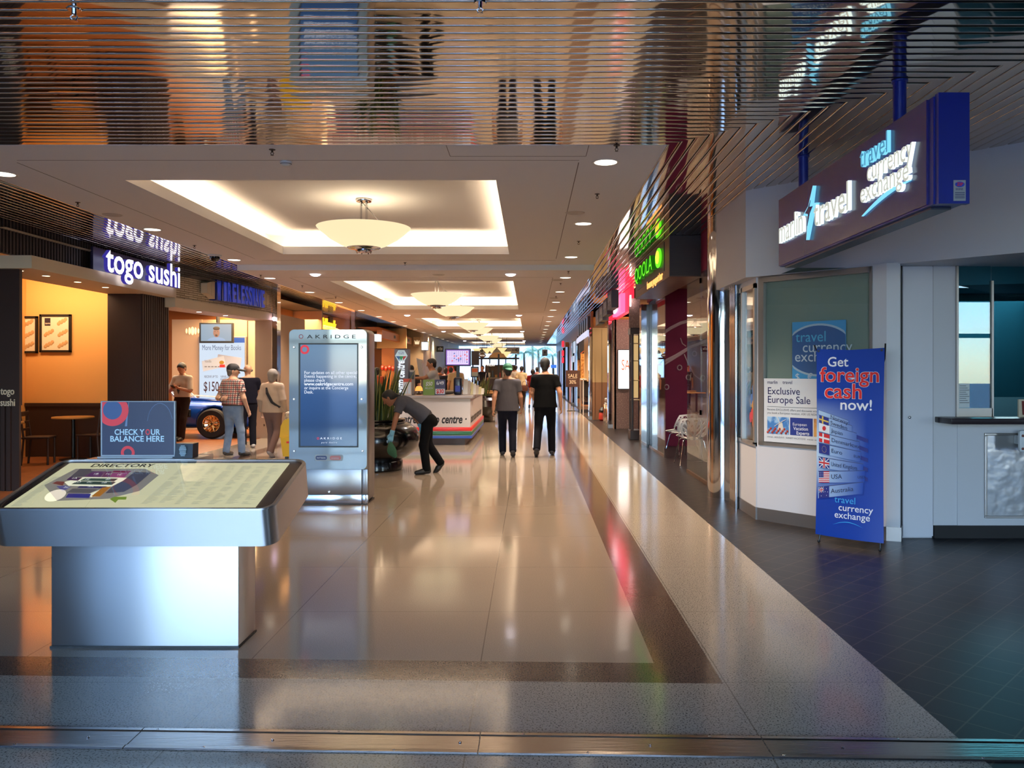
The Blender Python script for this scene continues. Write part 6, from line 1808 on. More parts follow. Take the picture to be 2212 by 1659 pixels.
m = MB(); m.box(p0.x + .025, p1.x - .025, Yt - .004, Yt, p0.z + .025, p1.z - .025); m.build('border', glow('keno_violet', (130, 70, 190), .7), t_)
m = MB(); m.box(p0.x + .045, p1.x - .05, Yt - .007, Yt - .003, p0.z + .04, p1.z - .045); m.build('screen', glow('keno_lilac', (226, 206, 246), .95), t_)
W_, H_ = p1.x - p0.x, p1.z - p0.z
mm = {0: MB(), 1: MB(), 2: MB()}
rr = random.Random(11)
for r_ in range(8):
    for c in range(10):
        k = rr.choice([0, 0, 0, 0, 1, 0, 2, 0])
        x = p0.x + .055 + (W_ - .11) * c / 10; z = p1.z - .065 - (H_ - .12) * (r_ + (.5 if r_ > 3 else 0)) / 9
        mm[k].box(x, x + (.02 if k == 0 else .032), Yt - .010, Yt - .006, z - (.012 if k == 0 else .022), z)
for k, c in ((0, (120, 96, 170)), (1, (210, 50, 70)), (2, (50, 90, 180))):
    mm[k].build(('number_print', 'red_number', 'blue_number')[k], mat('keno_%d' % k, c, .5, emit=c, strength=.5), t_)
xm = at(989, 800, Yt).x
m = MB(); m.box(xm - .035, xm + .035, Yt + .02, Yt + .09, 1.06, p0.z + .1); m.build('pole', BLACK, t_)
for lab, px0_, px1_, py0_, py1_, c, Y, kind in (('green fifty dollar jackpot card standing on the lottery counter', 914, 939, 850, 820, (120, 148, 52), 17.42, 'g'), ('navy and white card with a red 30 on the lottery counter', 939.5, 962, 850, 820, (52, 50, 92), 17.40, 'n'), ('red and white slip holder beside the grey upright sign', 871, 889, 852, 818, (226, 206, 190), 17.38, 's')):
    t_ = thing('counter_card', lab, 'sign stand')
    p0, p1 = at(px0_, py0_, Y), at(px1_, py1_, Y)
    m = MB(); m.rbox(p0.x, p1.x, Y - .008, Y + .008, 1.06, p1.z, .003); m.box(p0.x, p1.x, Y - .03, Y + .06, 1.06, 1.066); m.build('holder', mat('card_' + kind, c, .4), t_)
    if kind == 'g':
        m = MB(); m.text('$50', .12, (p0.x + .05, Y - .009, p1.z - .13), bold=.02, shear=.2, width=.15); m.text('MILLION', .05, (p0.x + .04, Y - .009, p1.z - .20), bold=.005, shear=.2, width=.17); m.build('lettering', WHITE_TEXT, t_)
    elif kind == 'n':
        m = MB(); m.text('6/49', .11, (p0.x + .03, Y - .009, p1.z - .11), bold=.02, width=.16); m.build('lettering', WHITE_TEXT, t_)
        m = MB(); m.box(p0.x + .01, p1.x - .01, Y - .010, Y - .007, 1.08, 1.075 + .12); m.build('white_panel', POSTER, t_)
        m = MB(); m.text('$30', .12, (p0.x + .03, Y - .011, 1.10), bold=.03, width=.16); m.build('red_lettering', RED_TEXT, t_)
    else:
        m = MB(); m.box(p0.x, p1.x, Y - .010, Y - .007, p1.z - .07, p1.z); m.build('red_header', mat('slip_red', (200, 80, 60), .5), t_)
        for u in (.1, .55):
            m = MB(); m.box(p0.x + (p1.x - p0.x) * u, p0.x + (p1.x - p0.x) * (u + .36), Y - .011, Y - .007, 1.09, p1.z - .08); m.build('slip', POSTER, t_)
t_ = thing('ticket_terminal', 'rounded dark blue lottery terminal on the counter below the screen', 'terminal')
p0, p1 = at(980, 853, 17.5), at(998, 815, 17.5)
m = MB(); m.rbox(p0.x, p1.x, 17.42, 17.65, 1.06, p1.z, .05, 4); m.build('casing', mat('terminal_dark', (22, 26, 44), .25), t_, True)
m = MB(); m.rbox(p0.x + .04, p1.x - .03, 17.413, 17.43, 1.13, 1.26, .006); m.build('display', glow('terminal_blue', (40, 60, 150), .5), t_)
for k in range(7):
    t_ = thing('brochure', 'leaning brochure, %s from the left in the rack on the right counter end' % ORD[k], 'brochure', group='brochures in the counter rack')
    x = at(1001 + 5.5 * k, 846, 17.7).x
    m = MB(); m.prism([(x, 17.55 + .05 * k, 1.062), (x + .10, 17.55 + .05 * k, 1.062), (x + .10, 17.75 + .05 * k, 1.40 - .035 * k), (x, 17.75 + .05 * k, 1.40 - .035 * k)], (0, .012, .0)); m.build('sheet', mat('brochure_%d' % (k % 3), ((226, 220, 212), (190, 176, 164), (206, 196, 150))[k % 3], .5), t_)
t_ = thing('brochure_rack', 'slanted chrome wire rack at the right corner of the lottery counter', 'rack')
m = MB()
for x in (-1.62, -1.30):
    m.tube([(x, 17.5, 1.06), (x, 18.2, 1.40)], .008, 6); m.tube([(x, 18.2, 1.40), (x, 18.2, 1.06)], .008, 6)
for k in range(4):
    m.tube([(-1.62, 17.5 + .2 * k, 1.07 + .095 * k), (-1.30, 17.5 + .2 * k, 1.07 + .095 * k)], .006, 6)
m.build('frame', CHROME, t_)
t_ = thing('desk_lamp', 'glowing orange lamp low on the lottery counter', 'lamp')
p = at(905, 846, 17.8)
m = MB(); m.lathe([(.05, 0), (.06, .02), (.015, .03), (.015, .09)], (p.x, 17.8, 1.06), 16); m.build('stem', BLACK, t_, True)
m = MB(); m.lathe([(.085, .08), (.075, .14), (.05, .18), (0, .185)], (p.x, 17.8, 1.06), 18); m.build('shade', glow('amber_shade', (255, 150, 70), 1.6), t_, True)
t_ = thing('ticket_monitor', 'tilted white monitor the lottery clerk is reaching over', 'monitor')
p = at(912, 812, 19.3)
m = MB(); m.prism([(p.x - .05, 19.2, 1.42), (p.x + .06, 19.2, 1.38), (p.x - .02, 19.2, 1.84), (p.x - .13, 19.2, 1.88)], (0, .35, 0)); m.build('casing', mat('monitor_white', (212, 204, 196), .4), t_)
m = MB(); m.tube([(p.x, 19.38, 1.06), (p.x, 19.38, 1.45)], .04, 10); m.build('stand', mat('monitor_grey', (150, 146, 140), .4), t_)
m = MB(); m.box(p.x - .15, p.x + .15, 19.23, 19.53, .146, 1.06); m.build('base', mat('monitor_grey', (150, 146, 140), .4), t_)
t_ = thing('paper_dispenser', 'grey upright dispenser left of the white monitor on the lottery counter', 'dispenser')
p = at(891, 812, 17.65)
m = MB(); m.rbox(p.x - .06, p.x + .05, 17.58, 17.72, 1.06, 1.60, .02); m.build('body', mat('dispenser_grey', (166, 160, 158), .4), t_)
m = MB(); m.rbox(p.x - .05, p.x + .04, 17.57, 17.59, 1.40, 1.55, .005); m.build('slot', BLACK, t_)
t_ = thing('menu_board', 'framed orange and white notice board on a post behind the lottery counter', 'sign stand')
p0, p1 = at(1017, 815, 21), at(1034, 792, 21)
m = MB(); m.rbox(p0.x, p1.x, 21, 21.04, p0.z, p1.z, .01); m.build('frame', BLACK, t_)
m = MB(); m.box(p0.x + .02, p1.x - .02, 20.99, 21, p0.z + .03, p1.z - .03); m.build('sheet', mat('menu_sheet', (180, 176, 160), .5), t_)
m = MB(); m.box(p0.x + .03, p1.x - .03, 20.985, 20.99, p1.z - .14, p1.z - .05); m.build('orange_band', mat('menu_orange', (214, 96, 50), .5), t_)
xm = (p0.x + p1.x) / 2
m = MB(); m.tube([(xm, 21.05, 1.06), (xm, 21.05, p0.z + .1)], .02, 8); m.build('post', BLACK, t_)
t_ = thing('back_panel', 'dark brown upright panel right of the number screen', 'panel')
p0, p1 = at(1018, 789, 21.3), at(1035, 758, 21.3)
m = MB(); m.box(p0.x, p1.x, 21.3, 21.36, p0.z, p1.z); m.build('board', mat('panel_brown', (60, 44, 38), .5), t_)
m = MB(); m.tube([(p0.x + .04, 21.33, 1.06), (p0.x + .04, 21.33, p0.z + .1)], .02, 8); m.build('post', BLACK, t_)

# yellow mop bucket behind the kiosk
t_ = thing('mop_bucket', 'yellow plastic mop bucket half hidden behind the kiosk', 'bucket', (-4.22, 14.55, 0))
YEL = mat('bucket_yellow', (226, 178, 20), .45)
m = MB(); m.prism([(-.17, -.16, .06), (.25, -.16, .06), (.27, -.18, .40), (-.21, -.18, .40)], (0, .34, 0)); m.build('tub', YEL, t_)
m = MB()
outl = [(-.24, .40), (.27, .40), (.27, .62), (.22, .70), (.12, .735), (-.08, .735), (-.17, .70), (-.22, .60)]
m.prism([(x, -.13, z) for x, z in outl], (0, .24, 0)); m.build('wringer', YEL, t_)
m = MB(); [m.box(-.1 + .07 * j, -.05 + .07 * j, -.184, -.170, .30, .33) for j in range(4)]; m.build('lettering', RED_TEXT, t_)
for x in (-.12, .2):
    for y in (-.1, .14):
        m = MB(); m.lathe([(.03, -.012), (.035, 0), (.03, .012)], (x, y, .035), 12, axis='y'); m.build('wheel', BLACK, t_, True)

# ================================================================== blue sports car in the phone shop
t_ = thing('sports_car', 'blue open sports car with chrome wheels displayed in the phone shop', 'car', (0, 0, 0))
CARB = mat('car_blue', (26, 88, 196), .2, .1, coat=1.0)
cxw, cyl, cyr, cyc = -7.38, 18.86, 20.34, 19.6
pr = [cone((-6.75, 19.15, .50), (-10.2, 19.15, .55), .26, .30, .15), cone((-6.75, 20.05, .50), (-10.2, 20.05, .55), .26, .30, .15), cone((-6.6, cyc, .50), (-10.2, cyc, .52), .30, .36, .2),
      cone((-6.75, 19.08, .62), (-8.0, 19.10, .66), .19, .20, .12), cone((-6.75, 20.12, .62), (-8.0, 20.1, .66), .19, .20, .12), cone((-9.3, 19.12, .62), (-10.3, 19.14, .62), .25, .22, .12), cone((-9.3, 20.08, .62), (-10.3, 20.06, .62), .25, .22, .12),
      cone((-6.95, cyc, .72), (-8.3, cyc, .80), .10, .14, .15, flat=[((0, 1, 0), 1.0)]), cone((-6.42, 19.2, .48), (-6.42, 20.0, .48), .14, .14, .12)]
cv = [cone((cxw, 18.3, .34), (cxw, 19.16, .34), .40), cone((-9.75, 18.3, .34), (-9.75, 19.16, .34), .40), cone((cxw, 20.0, .34), (cxw, 21, .34), .40), cone((-8.6, 19.35, .95), (-9.3, 19.35, .95), .26), cone((-8.6, 19.85, .95), (-9.3, 19.85, .95), .26), dict(plane=(arr((0, 0, .2)), arr((0, 0, -1))))]
body_mesh('body', pr, .03, CARB, t_, cv)
for (x, y) in ((cxw, 18.84), (-9.75, 18.84), (cxw, 20.36), (-9.75, 20.36)):
    s_ = -1 if y < cyc else 1
    m = MB(); m.lathe([(.20, -.10), (.31, -.11), (.345, -.08), (.35, 0), (.345, .08), (.31, .11), (.20, .10)], (x, y, .35), 40, axis='y', caps=False); o = m.build('tyre', mat('tyre_black', (24, 18, 16), .7), t_, True)
    m = MB(); m.lathe([(.205, .10), (.19, .09), (.18, .02), (.12, .0), (.05, .04), (.03, .07), (0, .07)], (x, y, .35), 36, axis='y', caps=False)
    for k in range(10):
        a = k * math.pi / 5
        m.tube([(x + .05 * math.cos(a), y - .05, .35 + .05 * math.sin(a)), (x + .19 * math.cos(a), y - .07, .35 + .19 * math.sin(a))], .012, 6)
    m.build('wheel_rim', mat('gold_chrome', (235, 214, 180), .08, 1.0), o, True)
m = MB(); m.prism([(-8.30, 19.05, .92), (-8.30, 20.15, .92), (-8.62, 20.05, 1.22), (-8.62, 19.15, 1.22)], (.012, 0, .006)); m.build('windscreen', GLASS, t_)
m = MB(); m.tube([(-8.30, 19.05, .90), (-8.62, 19.15, 1.23), (-8.62, 20.05, 1.23), (-8.30, 20.15, .90)], .018, 8); m.build('windscreen_frame', CHROME, t_)
m = MB(); m.rbox(-6.36, -6.24, 19.25, 19.95, .36, .56, .03); m.build('grille', BLACK, t_)
for y in (19.1, 20.1):
    m = MB(); m.ball((-6.50, y, .66), (.06, .10, .09), 14); m.build('headlight', mat('headlight', (236, 230, 210), .1, coat=1), t_, True)
m = MB(); m.rbox(-8.1, -7.9, 18.84, 18.90, .50, .68, .02); m.build('side_vent', BLACK, t_)
m = MB(); m.tube([(-6.25, 19.0, .30), (-6.20, 19.6, .30), (-6.25, 20.2, .30)], .03, 10); m.build('bumper', CHROME, t_, True)
m = MB(); m.prism([(-6.9, 19.42, .895), (-8.2, 19.42, .985), (-8.2, 19.55, .99), (-6.9, 19.55, .90)], (0, 0, .01)); m.prism([(-6.9, 19.65, .90), (-8.2, 19.65, .99), (-8.2, 19.78, .985), (-6.9, 19.78, .895)], (0, 0, .01)); m.build('bonnet_stripe', mat('car_stripe', (214, 196, 180), .2), t_)

# ================================================================== food court end of the hall
SIGNG = mat('wayfinding_grey', (232, 228, 218), .5)
t_ = thing('direction_sign', 'long hanging direction sign with left and right arrows at the far end', 'sign')
Y = 50.0
p0, p1 = at(1035, 764, Y), at(1122, 750, Y)
m = MB(); m.box(p0.x, p1.x, Y, Y + .12, p0.z, p1.z); m.build('board', SIGNG, t_)
for px, dr in ((1040, -1), (1117, 1)):
    c = at(px, 756, Y - .01); m = MB(); m.lathe([(0, 0), (.10, 0), (.10, .01)], c, 20, axis='y'); m.v = [(x, y, z) for x, y, z in m.v]; o = m.build('arrow_disc', BLACK, t_)
    m = MB(); m.prism([c + V((dr * .07, -.012, 0)), c + V((-dr * .02, -.012, .06)), c + V((-dr * .02, -.012, -.06))], (0, -.004, 0)); m.build('arrow', WHITE_TEXT, o)
m = MB(); [m.box(at(1106, 0, Y).x + .05 * j, at(1106, 0, Y).x + .035 + .05 * j, Y - .006, Y, at(0, 757.5, Y).z, at(0, 755, Y).z) for j in range(5)]; m.build('small_lettering', BLACK_TEXT, t_)
for x in (p0.x + .3, p1.x - .3):
    m = MB(); m.tube([(x, Y + .06, p1.z), (x, Y + .06, ZC2 + .02)], .015, 6); m.build('hanger', CHROME, t_)
t_ = thing('direction_sign', 'small square white direction sign with an up arrow near the palms', 'sign')
c = at(1177, 762, 54); m = MB(); m.box(c.x - .18, c.x + .18, 54, 54.1, c.z - .22, c.z + .22); m.build('board', mat('sign_pale', (214, 220, 214), .5), t_)
m = MB(); m.prism([c + V((0, -.01, .12)), c + V((.07, -.01, .02)), c + V((-.07, -.01, .02))], (0, -.004, 0)); m.box(c.x - .02, c.x + .02, 53.98, 53.995, c.z - .12, c.z + .03); m.build('arrow', BLACK_TEXT, t_)
m = MB(); m.tube([(c.x, 54.05, c.z + .2), (c.x, 54.05, ZC2 + .02)], .015, 6); m.build('hanger', CHROME, t_)
# coffee bar with cone lamps
t_ = thing('food_stand', 'dark island food stand with a canopy rail at the far end', 'food stand')
ya = 46.0
xa, xb = at(1036, 800, ya).x, at(1118, 800, ya).x
m = MB(); m.box(xa, xb, ya, ya + 4, 0, 1.1); m.build('counter', mat('stand_brown', (58, 42, 36), .4), t_)
m = MB(); m.box(xa - .05, xb + .05, ya - .05, ya + 4.05, 1.1, 1.16); m.build('worktop', mat('stand_top', (120, 104, 90), .3), t_)
for x in (xa + .1, (xa + xb) / 2, xb - .1):
    m = MB(); m.box(x - .05, x + .05, ya + .1, ya + .2, 1.16, 2.5); m.build('post', BLACK, t_)
m = MB(); m.box(xa - .1, xb + .1, ya, ya + .12, 2.20, 2.30); m.build('rail', BLACK, t_)
m = MB(); m.text('PRESS', .2, (xa + .3, ya - .01, 1.82), bold=.02, width=.55); m.build('lettering', glow('stand_letter', (255, 240, 220), 1.0), t_)
m = MB(); m.box(xa + .2, xb - .2, ya + 2, ya + 2.1, 1.16, 1.9); m.build('back_shelf', mat('stand_shelf', (96, 70, 54), .5), t_)
for k in range(10):
    tag(MB().rbox(xa + .25 + k * .2, xa + .37 + k * .2, ya + .6, ya + .72, 1.16, 1.32 + .12 * (k % 3), .02).build('bottle', mat('bottle_%d' % (k % 4), ((200, 40, 40), (230, 220, 210), (40, 40, 44), (210, 150, 60))[k % 4], .3)), 'bottle, %s from the left on the far food stand counter' % ORD[k], 'bottle', 'bottles on the food stand')
for k, (px, py) in enumerate(((1030, 757), (1052, 757), (1062, 755), (1085, 756), (1094, 764))):
    p = at(px, py, 44.6 if k % 2 else 45.5)
    t_ = thing('cone_lamp', 'inverted glass cone lamp, %s from the left at the food stand' % ORD[k], 'pendant light', tuple(p), group='cone lamps at the food stand')
    m = MB(); m.lathe([(.03, -.20), (.10, -.08), (.27, .10), (.25, .11), (.08, -.06), (.02, -.18)], n=28); m.build('shade', glow('cone_glow', (255, 214, 150), 1.1), t_, True)
    m = MB(); m.tube([(0, 0, .05), (0, 0, ZC2 + .35 - p.z)], .012, 6); m.build('cord', BLACK, t_)
t_ = thing('arch_canopy', 'arched bronze canopy over the far food stand', 'canopy')
c = at(1075, 772, 47.5)
m = MB(); m.prism([(c.x + .55 * math.cos(R(180 - 12 * k)), 47.5, c.z - .12 + .42 * math.sin(R(12 * k))) for k in range(16)], (0, .3, 0)); m.build('arch', mat('arch_bronze', (196, 150, 100), .4), t_)
m = MB(); m.box(c.x - .5, c.x - .44, 47.55, 47.7, 1.16, c.z); m.box(c.x + .44, c.x + .5, 47.55, 47.7, 1.16, c.z); m.build('post', BLACK, t_)
t_ = thing('pretzel_sign', 'brown oval sign under the left arrow of the far direction sign', 'sign')
c = at(1042, 768, 45.9); m = MB(); m.ball(c, (.20, .03, .13), 20); m.build('board', mat('sign_walnut', (90, 54, 30), .4), t_, True)
m = MB(); m.text('PRETZEL', .09, (c.x - .15, 45.86, c.z - .03), bold=.02, width=.3); m.build('lettering', glow('stand_letter', (255, 240, 220), 1.0), t_)
m = MB(); m.tube([(c.x, 45.9, c.z + .1), (c.x, 45.9, ZC2 + .36)], .012, 6); m.build('hanger', BLACK, t_)
for k, (px0_, px1_, py0_, py1_, c) in enumerate(((1086, 1108, 795, 788, (226, 70, 50)), (966, 982, 806, 790, (220, 90, 60)))):
    t_ = thing('orange_panel', ('orange red lit panel behind the green cap', 'orange panel below the number screen')[k], 'panel')
    a, b = at(px0_, py0_, 52), at(px1_, py1_, 52)
    m = MB(); m.box(a.x, b.x, 52, 52.1, 0, b.z); m.build('panel', mat('panel_orange', c, .5, emit=c, strength=.35), t_)
t_ = thing('blue_screen', 'small blue screen beside the black cap at the far end', 'television')
a, b = at(1190, 795, 52), at(1202, 788, 52); m = MB(); m.box(a.x, b.x, 52, 52.05, a.z, b.z); m.build('screen', glow('far_blue', (60, 120, 230), 1.0), t_)
m = MB(); m.tube([((a.x + b.x) / 2, 52.03, a.z), ((a.x + b.x) / 2, 52.03, 0)], .03, 8); m.build('post', BLACK, t_)
# palms in the bright atrium
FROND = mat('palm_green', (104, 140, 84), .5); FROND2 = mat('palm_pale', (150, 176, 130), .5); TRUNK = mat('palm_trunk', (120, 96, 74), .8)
def palm(label, x, y, h, n, L, seed, m_):
    t_ = thing('palm_tree', label, 'palm', (x, y, 0))
    rr = random.Random(seed)
    m = MB(); m.tube([(0, 0, 0), (.04, 0, h * .5), (0, .03, h)], [.13, .10, .08], 10); m.build('trunk', TRUNK, t_, True)
    m = MB(); m.lathe([(.35, 0), (.45, .45), (.42, .47), (.3, .42), (0, .42)], n=24); m.build('tub', mat('tub_dark', (50, 44, 42), .5), t_, True)
    for k in range(n):
        a = 6.283 * k / n + rr.uniform(-.25, .25); up = rr.uniform(.2, 1.0); Lk = L * rr.uniform(.8, 1.15)
        m = MB(); pts = []
        for i in range(11):
            s = i / 10
            pts.append(V((Lk * s * math.cos(a), Lk * s * math.sin(a), h + up * Lk * s * .9 - 1.1 * Lk * s * s * (.55 + .5 * up))))
        m.tube(pts, [.018 - .0014 * i for i in range(11)], 5)
        sd = V((-math.sin(a), math.cos(a), 0))
        for i in range(1, 21):
            s = i / 21; j = s * 10; i0 = int(j); p = pts[i0].lerp(pts[min(i0 + 1, 10)], j - i0)
            d = (pts[min(i0 + 1, 10)] - pts[i0]).normalized()
            ll = .52 * math.sin(math.pi * (s * .85 + .12)) * L / 1.6
            for sg in (-1, 1):
                tip = p + sd * sg * ll * .75 + d * ll * .6 + V((0, 0, -.35 * ll))
                m.add([p - d * .018, p + d * .018, tip], [(0, 1, 2)])
        m.build('frond', m_, t_)
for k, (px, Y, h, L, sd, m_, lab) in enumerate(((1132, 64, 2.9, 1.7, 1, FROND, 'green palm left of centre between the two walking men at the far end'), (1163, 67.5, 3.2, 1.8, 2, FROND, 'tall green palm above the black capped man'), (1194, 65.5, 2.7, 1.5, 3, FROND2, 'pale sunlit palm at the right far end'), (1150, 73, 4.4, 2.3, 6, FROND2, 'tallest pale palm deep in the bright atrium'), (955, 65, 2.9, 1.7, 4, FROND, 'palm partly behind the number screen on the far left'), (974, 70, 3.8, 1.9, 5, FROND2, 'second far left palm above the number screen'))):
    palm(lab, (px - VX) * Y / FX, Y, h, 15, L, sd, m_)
t_ = blade_plant('potted_plant', 'spiky plant behind the right end of the lottery counter', -2.05 + .5, 25.2, .75, 34, .35, .75, None, 9, .03)
t_ = thing('planter_bowl', 'second black planter bowl beyond the lottery counter', 'planter', (-1.55, 25.2, 0))
m = MB(); m.lathe(pr2 := [(.40, 0), (.42, .14), (.60, .29), (.70, .48), (.63, .67), (.47, .755), (.46, .80), (.41, .74), (0, .745)], n=48); m.build('bowl', POT, t_, True)
for k, (x, y) in enumerate(((-1.35, 30.5), (-.95, 31.5), (-1.5, 33))):
    t_ = thing('cafe_table', 'far seating table, %s behind the lottery counter' % ORD[k], 'table', (x, y, 0), group='far seating tables')
    m = MB(); m.lathe([(0, .72), (.35, .72), (.35, .75), (0, .75)], n=28); m.build('table_top', mat('table_tan', (196, 140, 70), .4), t_)
    m = MB(); m.lathe([(.2, 0), (.04, .04), (.04, .72)], n=14); m.build('pedestal', BLACK, t_)
# ================================================================== people
SKINS = {'tan': mat('skin_tan', (176, 122, 92), .5), 'light': mat('skin_light', (206, 158, 128), .5), 'brown': mat('skin_brown', (150, 100, 74), .5)}
HAIRC = {'black': mat('hair_black', (18, 14, 13), .55, bump=(70, .2)), 'grey': mat('hair_grey', (112, 102, 94), .7, bump=(60, .22))}
def nrm(v):
    v = arr(v); return v / (np.linalg.norm(v) or 1)
def person(label, x, y, face, H, pose=None, shirt=None, trousers=None, shoes=(24, 22, 24), skin='tan', hair='black', cap=None, hair_style='short', sleeve='short', res=.011, fat=1.0, belly=0.0, head=(0, 0), shirt_noise=None, group=None, skirt=None, gloves=None, name='person', hem=.0, cz=0.0, socks=True):
    s = H / 1.75
    J = dict(pelvis=(0, 0, .94), waist=(0, 0, 1.08), chest=(0, .0, 1.29), neck=(0, -.01, 1.46), head=(0, .015, 1.635),
             shL=(-.178, -.01, 1.41), elL=(-.235, -.04, 1.13), wrL=(-.245, .05, .89), shR=(.178, -.01, 1.41), elR=(.235, -.04, 1.13), wrR=(.245, .05, .89),
             hiL=(-.092, 0, .91), knL=(-.10, .02, .50), anL=(-.10, -.02, .085), hiR=(.092, 0, .91), knR=(.10, .02, .50), anR=(.10, -.02, .085))
    J.update(pose or {})
    J = {k: arr(v) * s for k, v in J.items()}
    fdir = {}
    for q in 'LR':
        fdir[q] = nrm((pose or {}).get('toe' + q, (0, 1, -.22))) if pose and 'toe' + q in pose else nrm((.12 if q == 'R' else -.12, 1, -.24))
    t_ = thing(name, label, 'person', (x, y, cz), face, group)
    yaw, pit = head
    hf = nrm((math.sin(yaw) * math.cos(pit), math.cos(yaw) * math.cos(pit), math.sin(pit)))
    hu = nrm(np.cross(np.cross(hf, arr((0, 0, 1))), hf))
    hr = np.cross(hf, hu)
    c = J['head']
    P = lambda r, f, u: c + (hr * r + hf * f + hu * u) * s
    up = nrm(J['neck'] - J['pelvis'])
    side = nrm(J['shR'] - J['shL'])
    fw = nrm(np.cross(up, side))
    FL_ = [(fw, .68)]
    lim = fat ** .5
    def limbs(e=0.0):
        out = []
        for q in 'LR':
            out += [cone(J['sh' + q], J['el' + q], (.050 + e) * s * lim, (.041 + e) * s * lim, .03 * s), cone(J['el' + q], J['wr' + q], (.042 + e) * s * lim, (.029 + e) * s, .02 * s)]
        return out
    def torso(e=0.0, k=.05):
        o = [cone(J['pelvis'], J['waist'], (.160 * fat + e) * s, (.148 * fat + e) * s, k * s, FL_), cone(J['waist'], J['chest'], (.148 * fat + e) * s, (.165 * lim + e) * s, k * s, FL_),
             cone(J['shL'] * .80 + J['shR'] * .2, J['shR'] * .80 + J['shL'] * .2, (.070 + e) * s * lim, None, k * s), cone(J['chest'], J['neck'], (.13 * lim + e) * s, (.055 + e) * s, k * s, FL_),
             cone(J['neck'], J['shL'], (.055 + e) * s, (.055 + e) * s, k * s), cone(J['neck'], J['shR'], (.055 + e) * s, (.055 + e) * s, k * s)]
        if belly:
            o.append(blob(J['waist'] + fw * .05 * s, (belly + e) * s, k * s))
        return o
    def legs(e=0.0, stop=None):
        o = []
        for q in 'LR':
            o += [cone(J['hi' + q], J['kn' + q], (.082 * lim + e) * s, (.056 + e) * s, .04 * s), cone(J['kn' + q], J['an' + q], (.056 + e) * s, (.040 + e * 1.5) * s, .03 * s, caps=[(J['an' + q] + nrm(J['an' + q] - J['kn' + q]) * .03 * s, nrm(J['an' + q] - J['kn' + q]))] if stop else ())]
        return o
    # --- body: one continuous skin surface
    pr = torso(0) + limbs() + legs() + [cone(J['neck'], P(0, -.02, -.07), .054 * s, .050 * s, .03 * s)]
    pr += [cone(P(0, -.022, .035), P(0, .018, .03), .088 * s, .086 * s, .03 * s, [(hr, .86)]), cone(P(0, .03, -.02), P(0, .05, -.092), .064 * s, .030 * s, .04 * s, [(hr, .95)]),
           cone(P(0, .088, .012), P(0, .112, -.028), .010 * s, .016 * s, .012 * s), cone(P(-.03, .085, -.062), P(.03, .085, -.062), .010 * s, None, .01 * s), cone(P(-.04, .082, .033), P(.04, .082, .033), .011 * s, None, .015 * s)]
    for q in (-1, 1):
        pr.append(cone(P(q * .082, -.005, .015), P(q * .084, -.012, -.025), .019 * s, .013 * s, .008 * s, [(hr, .6)]))
    hand = {}
    for q, sg in (('L', -1), ('R', 1)):
        d = nrm((pose or {}).get('hand' + q, J['wr' + q] - J['el' + q]))
        pn = nrm((pose or {}).get('palm' + q, arr((-sg, 0, 0)) - d * (arr((-sg, 0, 0)) @ d)))
        lt = np.cross(pn, d) * (1 if np.cross(pn, d)[1] > 0 else -1)      # towards the thumb
        w0 = J['wr' + q]
        curl = (pose or {}).get('curl' + q, .35)
        hp = [cone(w0, w0 + d * .085 * s, .030 * s, .040 * s, .02 * s, [(pn, .42)])]
        for f_i, (o_, L_) in enumerate(((.030, .068), (.010, .078), (-.011, .072), (-.030, .056))):
            b0 = w0 + (d * .082 + lt * o_) * s
            b1 = b0 + nrm(d + pn * curl) * L_ * .55 * s
            b2 = b1 + nrm(d + pn * (curl * 3 + .2)) * L_ * .5 * s
            rf = max(.0088 * s, res * .62)
            hp += [cone(b0, b1, rf, rf * .95, .006 * s), cone(b1, b2, rf * .95, rf * .85, .004 * s)]
        tb = w0 + (d * .025 + lt * .026) * s
        t1 = tb + nrm(lt * .8 + d + pn * .5) * .045 * s
        hp += [cone(tb, t1, .014 * s, .0105 * s, .012 * s), cone(t1, t1 + nrm(d + pn * .7) * .032 * s, .0105 * s, .009 * s, .004 * s)]
        hand[q] = hp
        pr += hp
    body_mesh('body', pr, res, SKINS[skin], t_)
    if gloves:
        for q in 'LR':
            g = [dict(p, ra=p['ra'] + .004 * s, rb=p['rb'] + .004 * s) for p in hand[q]] + [cone(J['wr' + q], J['wr' + q] + nrm(J['el' + q] - J['wr' + q]) * .05 * s, .036 * s, .040 * s, .01 * s, caps=[(J['wr' + q] + nrm(J['el' + q] - J['wr' + q]) * .06 * s, nrm(J['el' + q] - J['wr' + q]))])]
            body_mesh('glove', g, res * .8, mat('glove_blue', gloves, .45), t_)
    # --- shirt
    if shirt:
        e = .014
        sp_ = torso(e)
        for q in 'LR':
            d1 = J['el' + q] - J['sh' + q]
            fr = {'short': .62, 'elbow': .95, 'long': 1.0, 'none': .12}[sleeve]
            end = J['sh' + q] + d1 * fr
            sp_.append(cone(J['sh' + q], end, (.056 + e) * s * lim, (.054 + e) * s * lim, .035 * s, caps=[(end, d1)]))
            if sleeve == 'long':
                d2 = J['wr' + q] - J['el' + q]
                sp_.append(cone(J['el' + q], J['wr' + q], (.046 + e) * s * lim, (.032 + e) * s, .025 * s, caps=[(J['wr' + q] - nrm(d2) * .005 * s, d2)]))
        for q in 'LR':
            sp_.append(cone(J['waist'] * .5 + J['hi' + q] * .5, J['hi' + q] + (J['kn' + q] - J['hi' + q]) * .12, .09 * s * lim, (.086 * lim + .034) * s, .05 * s))
        sp_.append(cone(J['waist'], J['pelvis'] - up * .06 * s, (.15 * fat + e) * s, (.162 * fat + .030) * s, .05 * s, FL_))
        hz = J['pelvis'] + nrm(J['pelvis'] - J['waist']) * hem * s
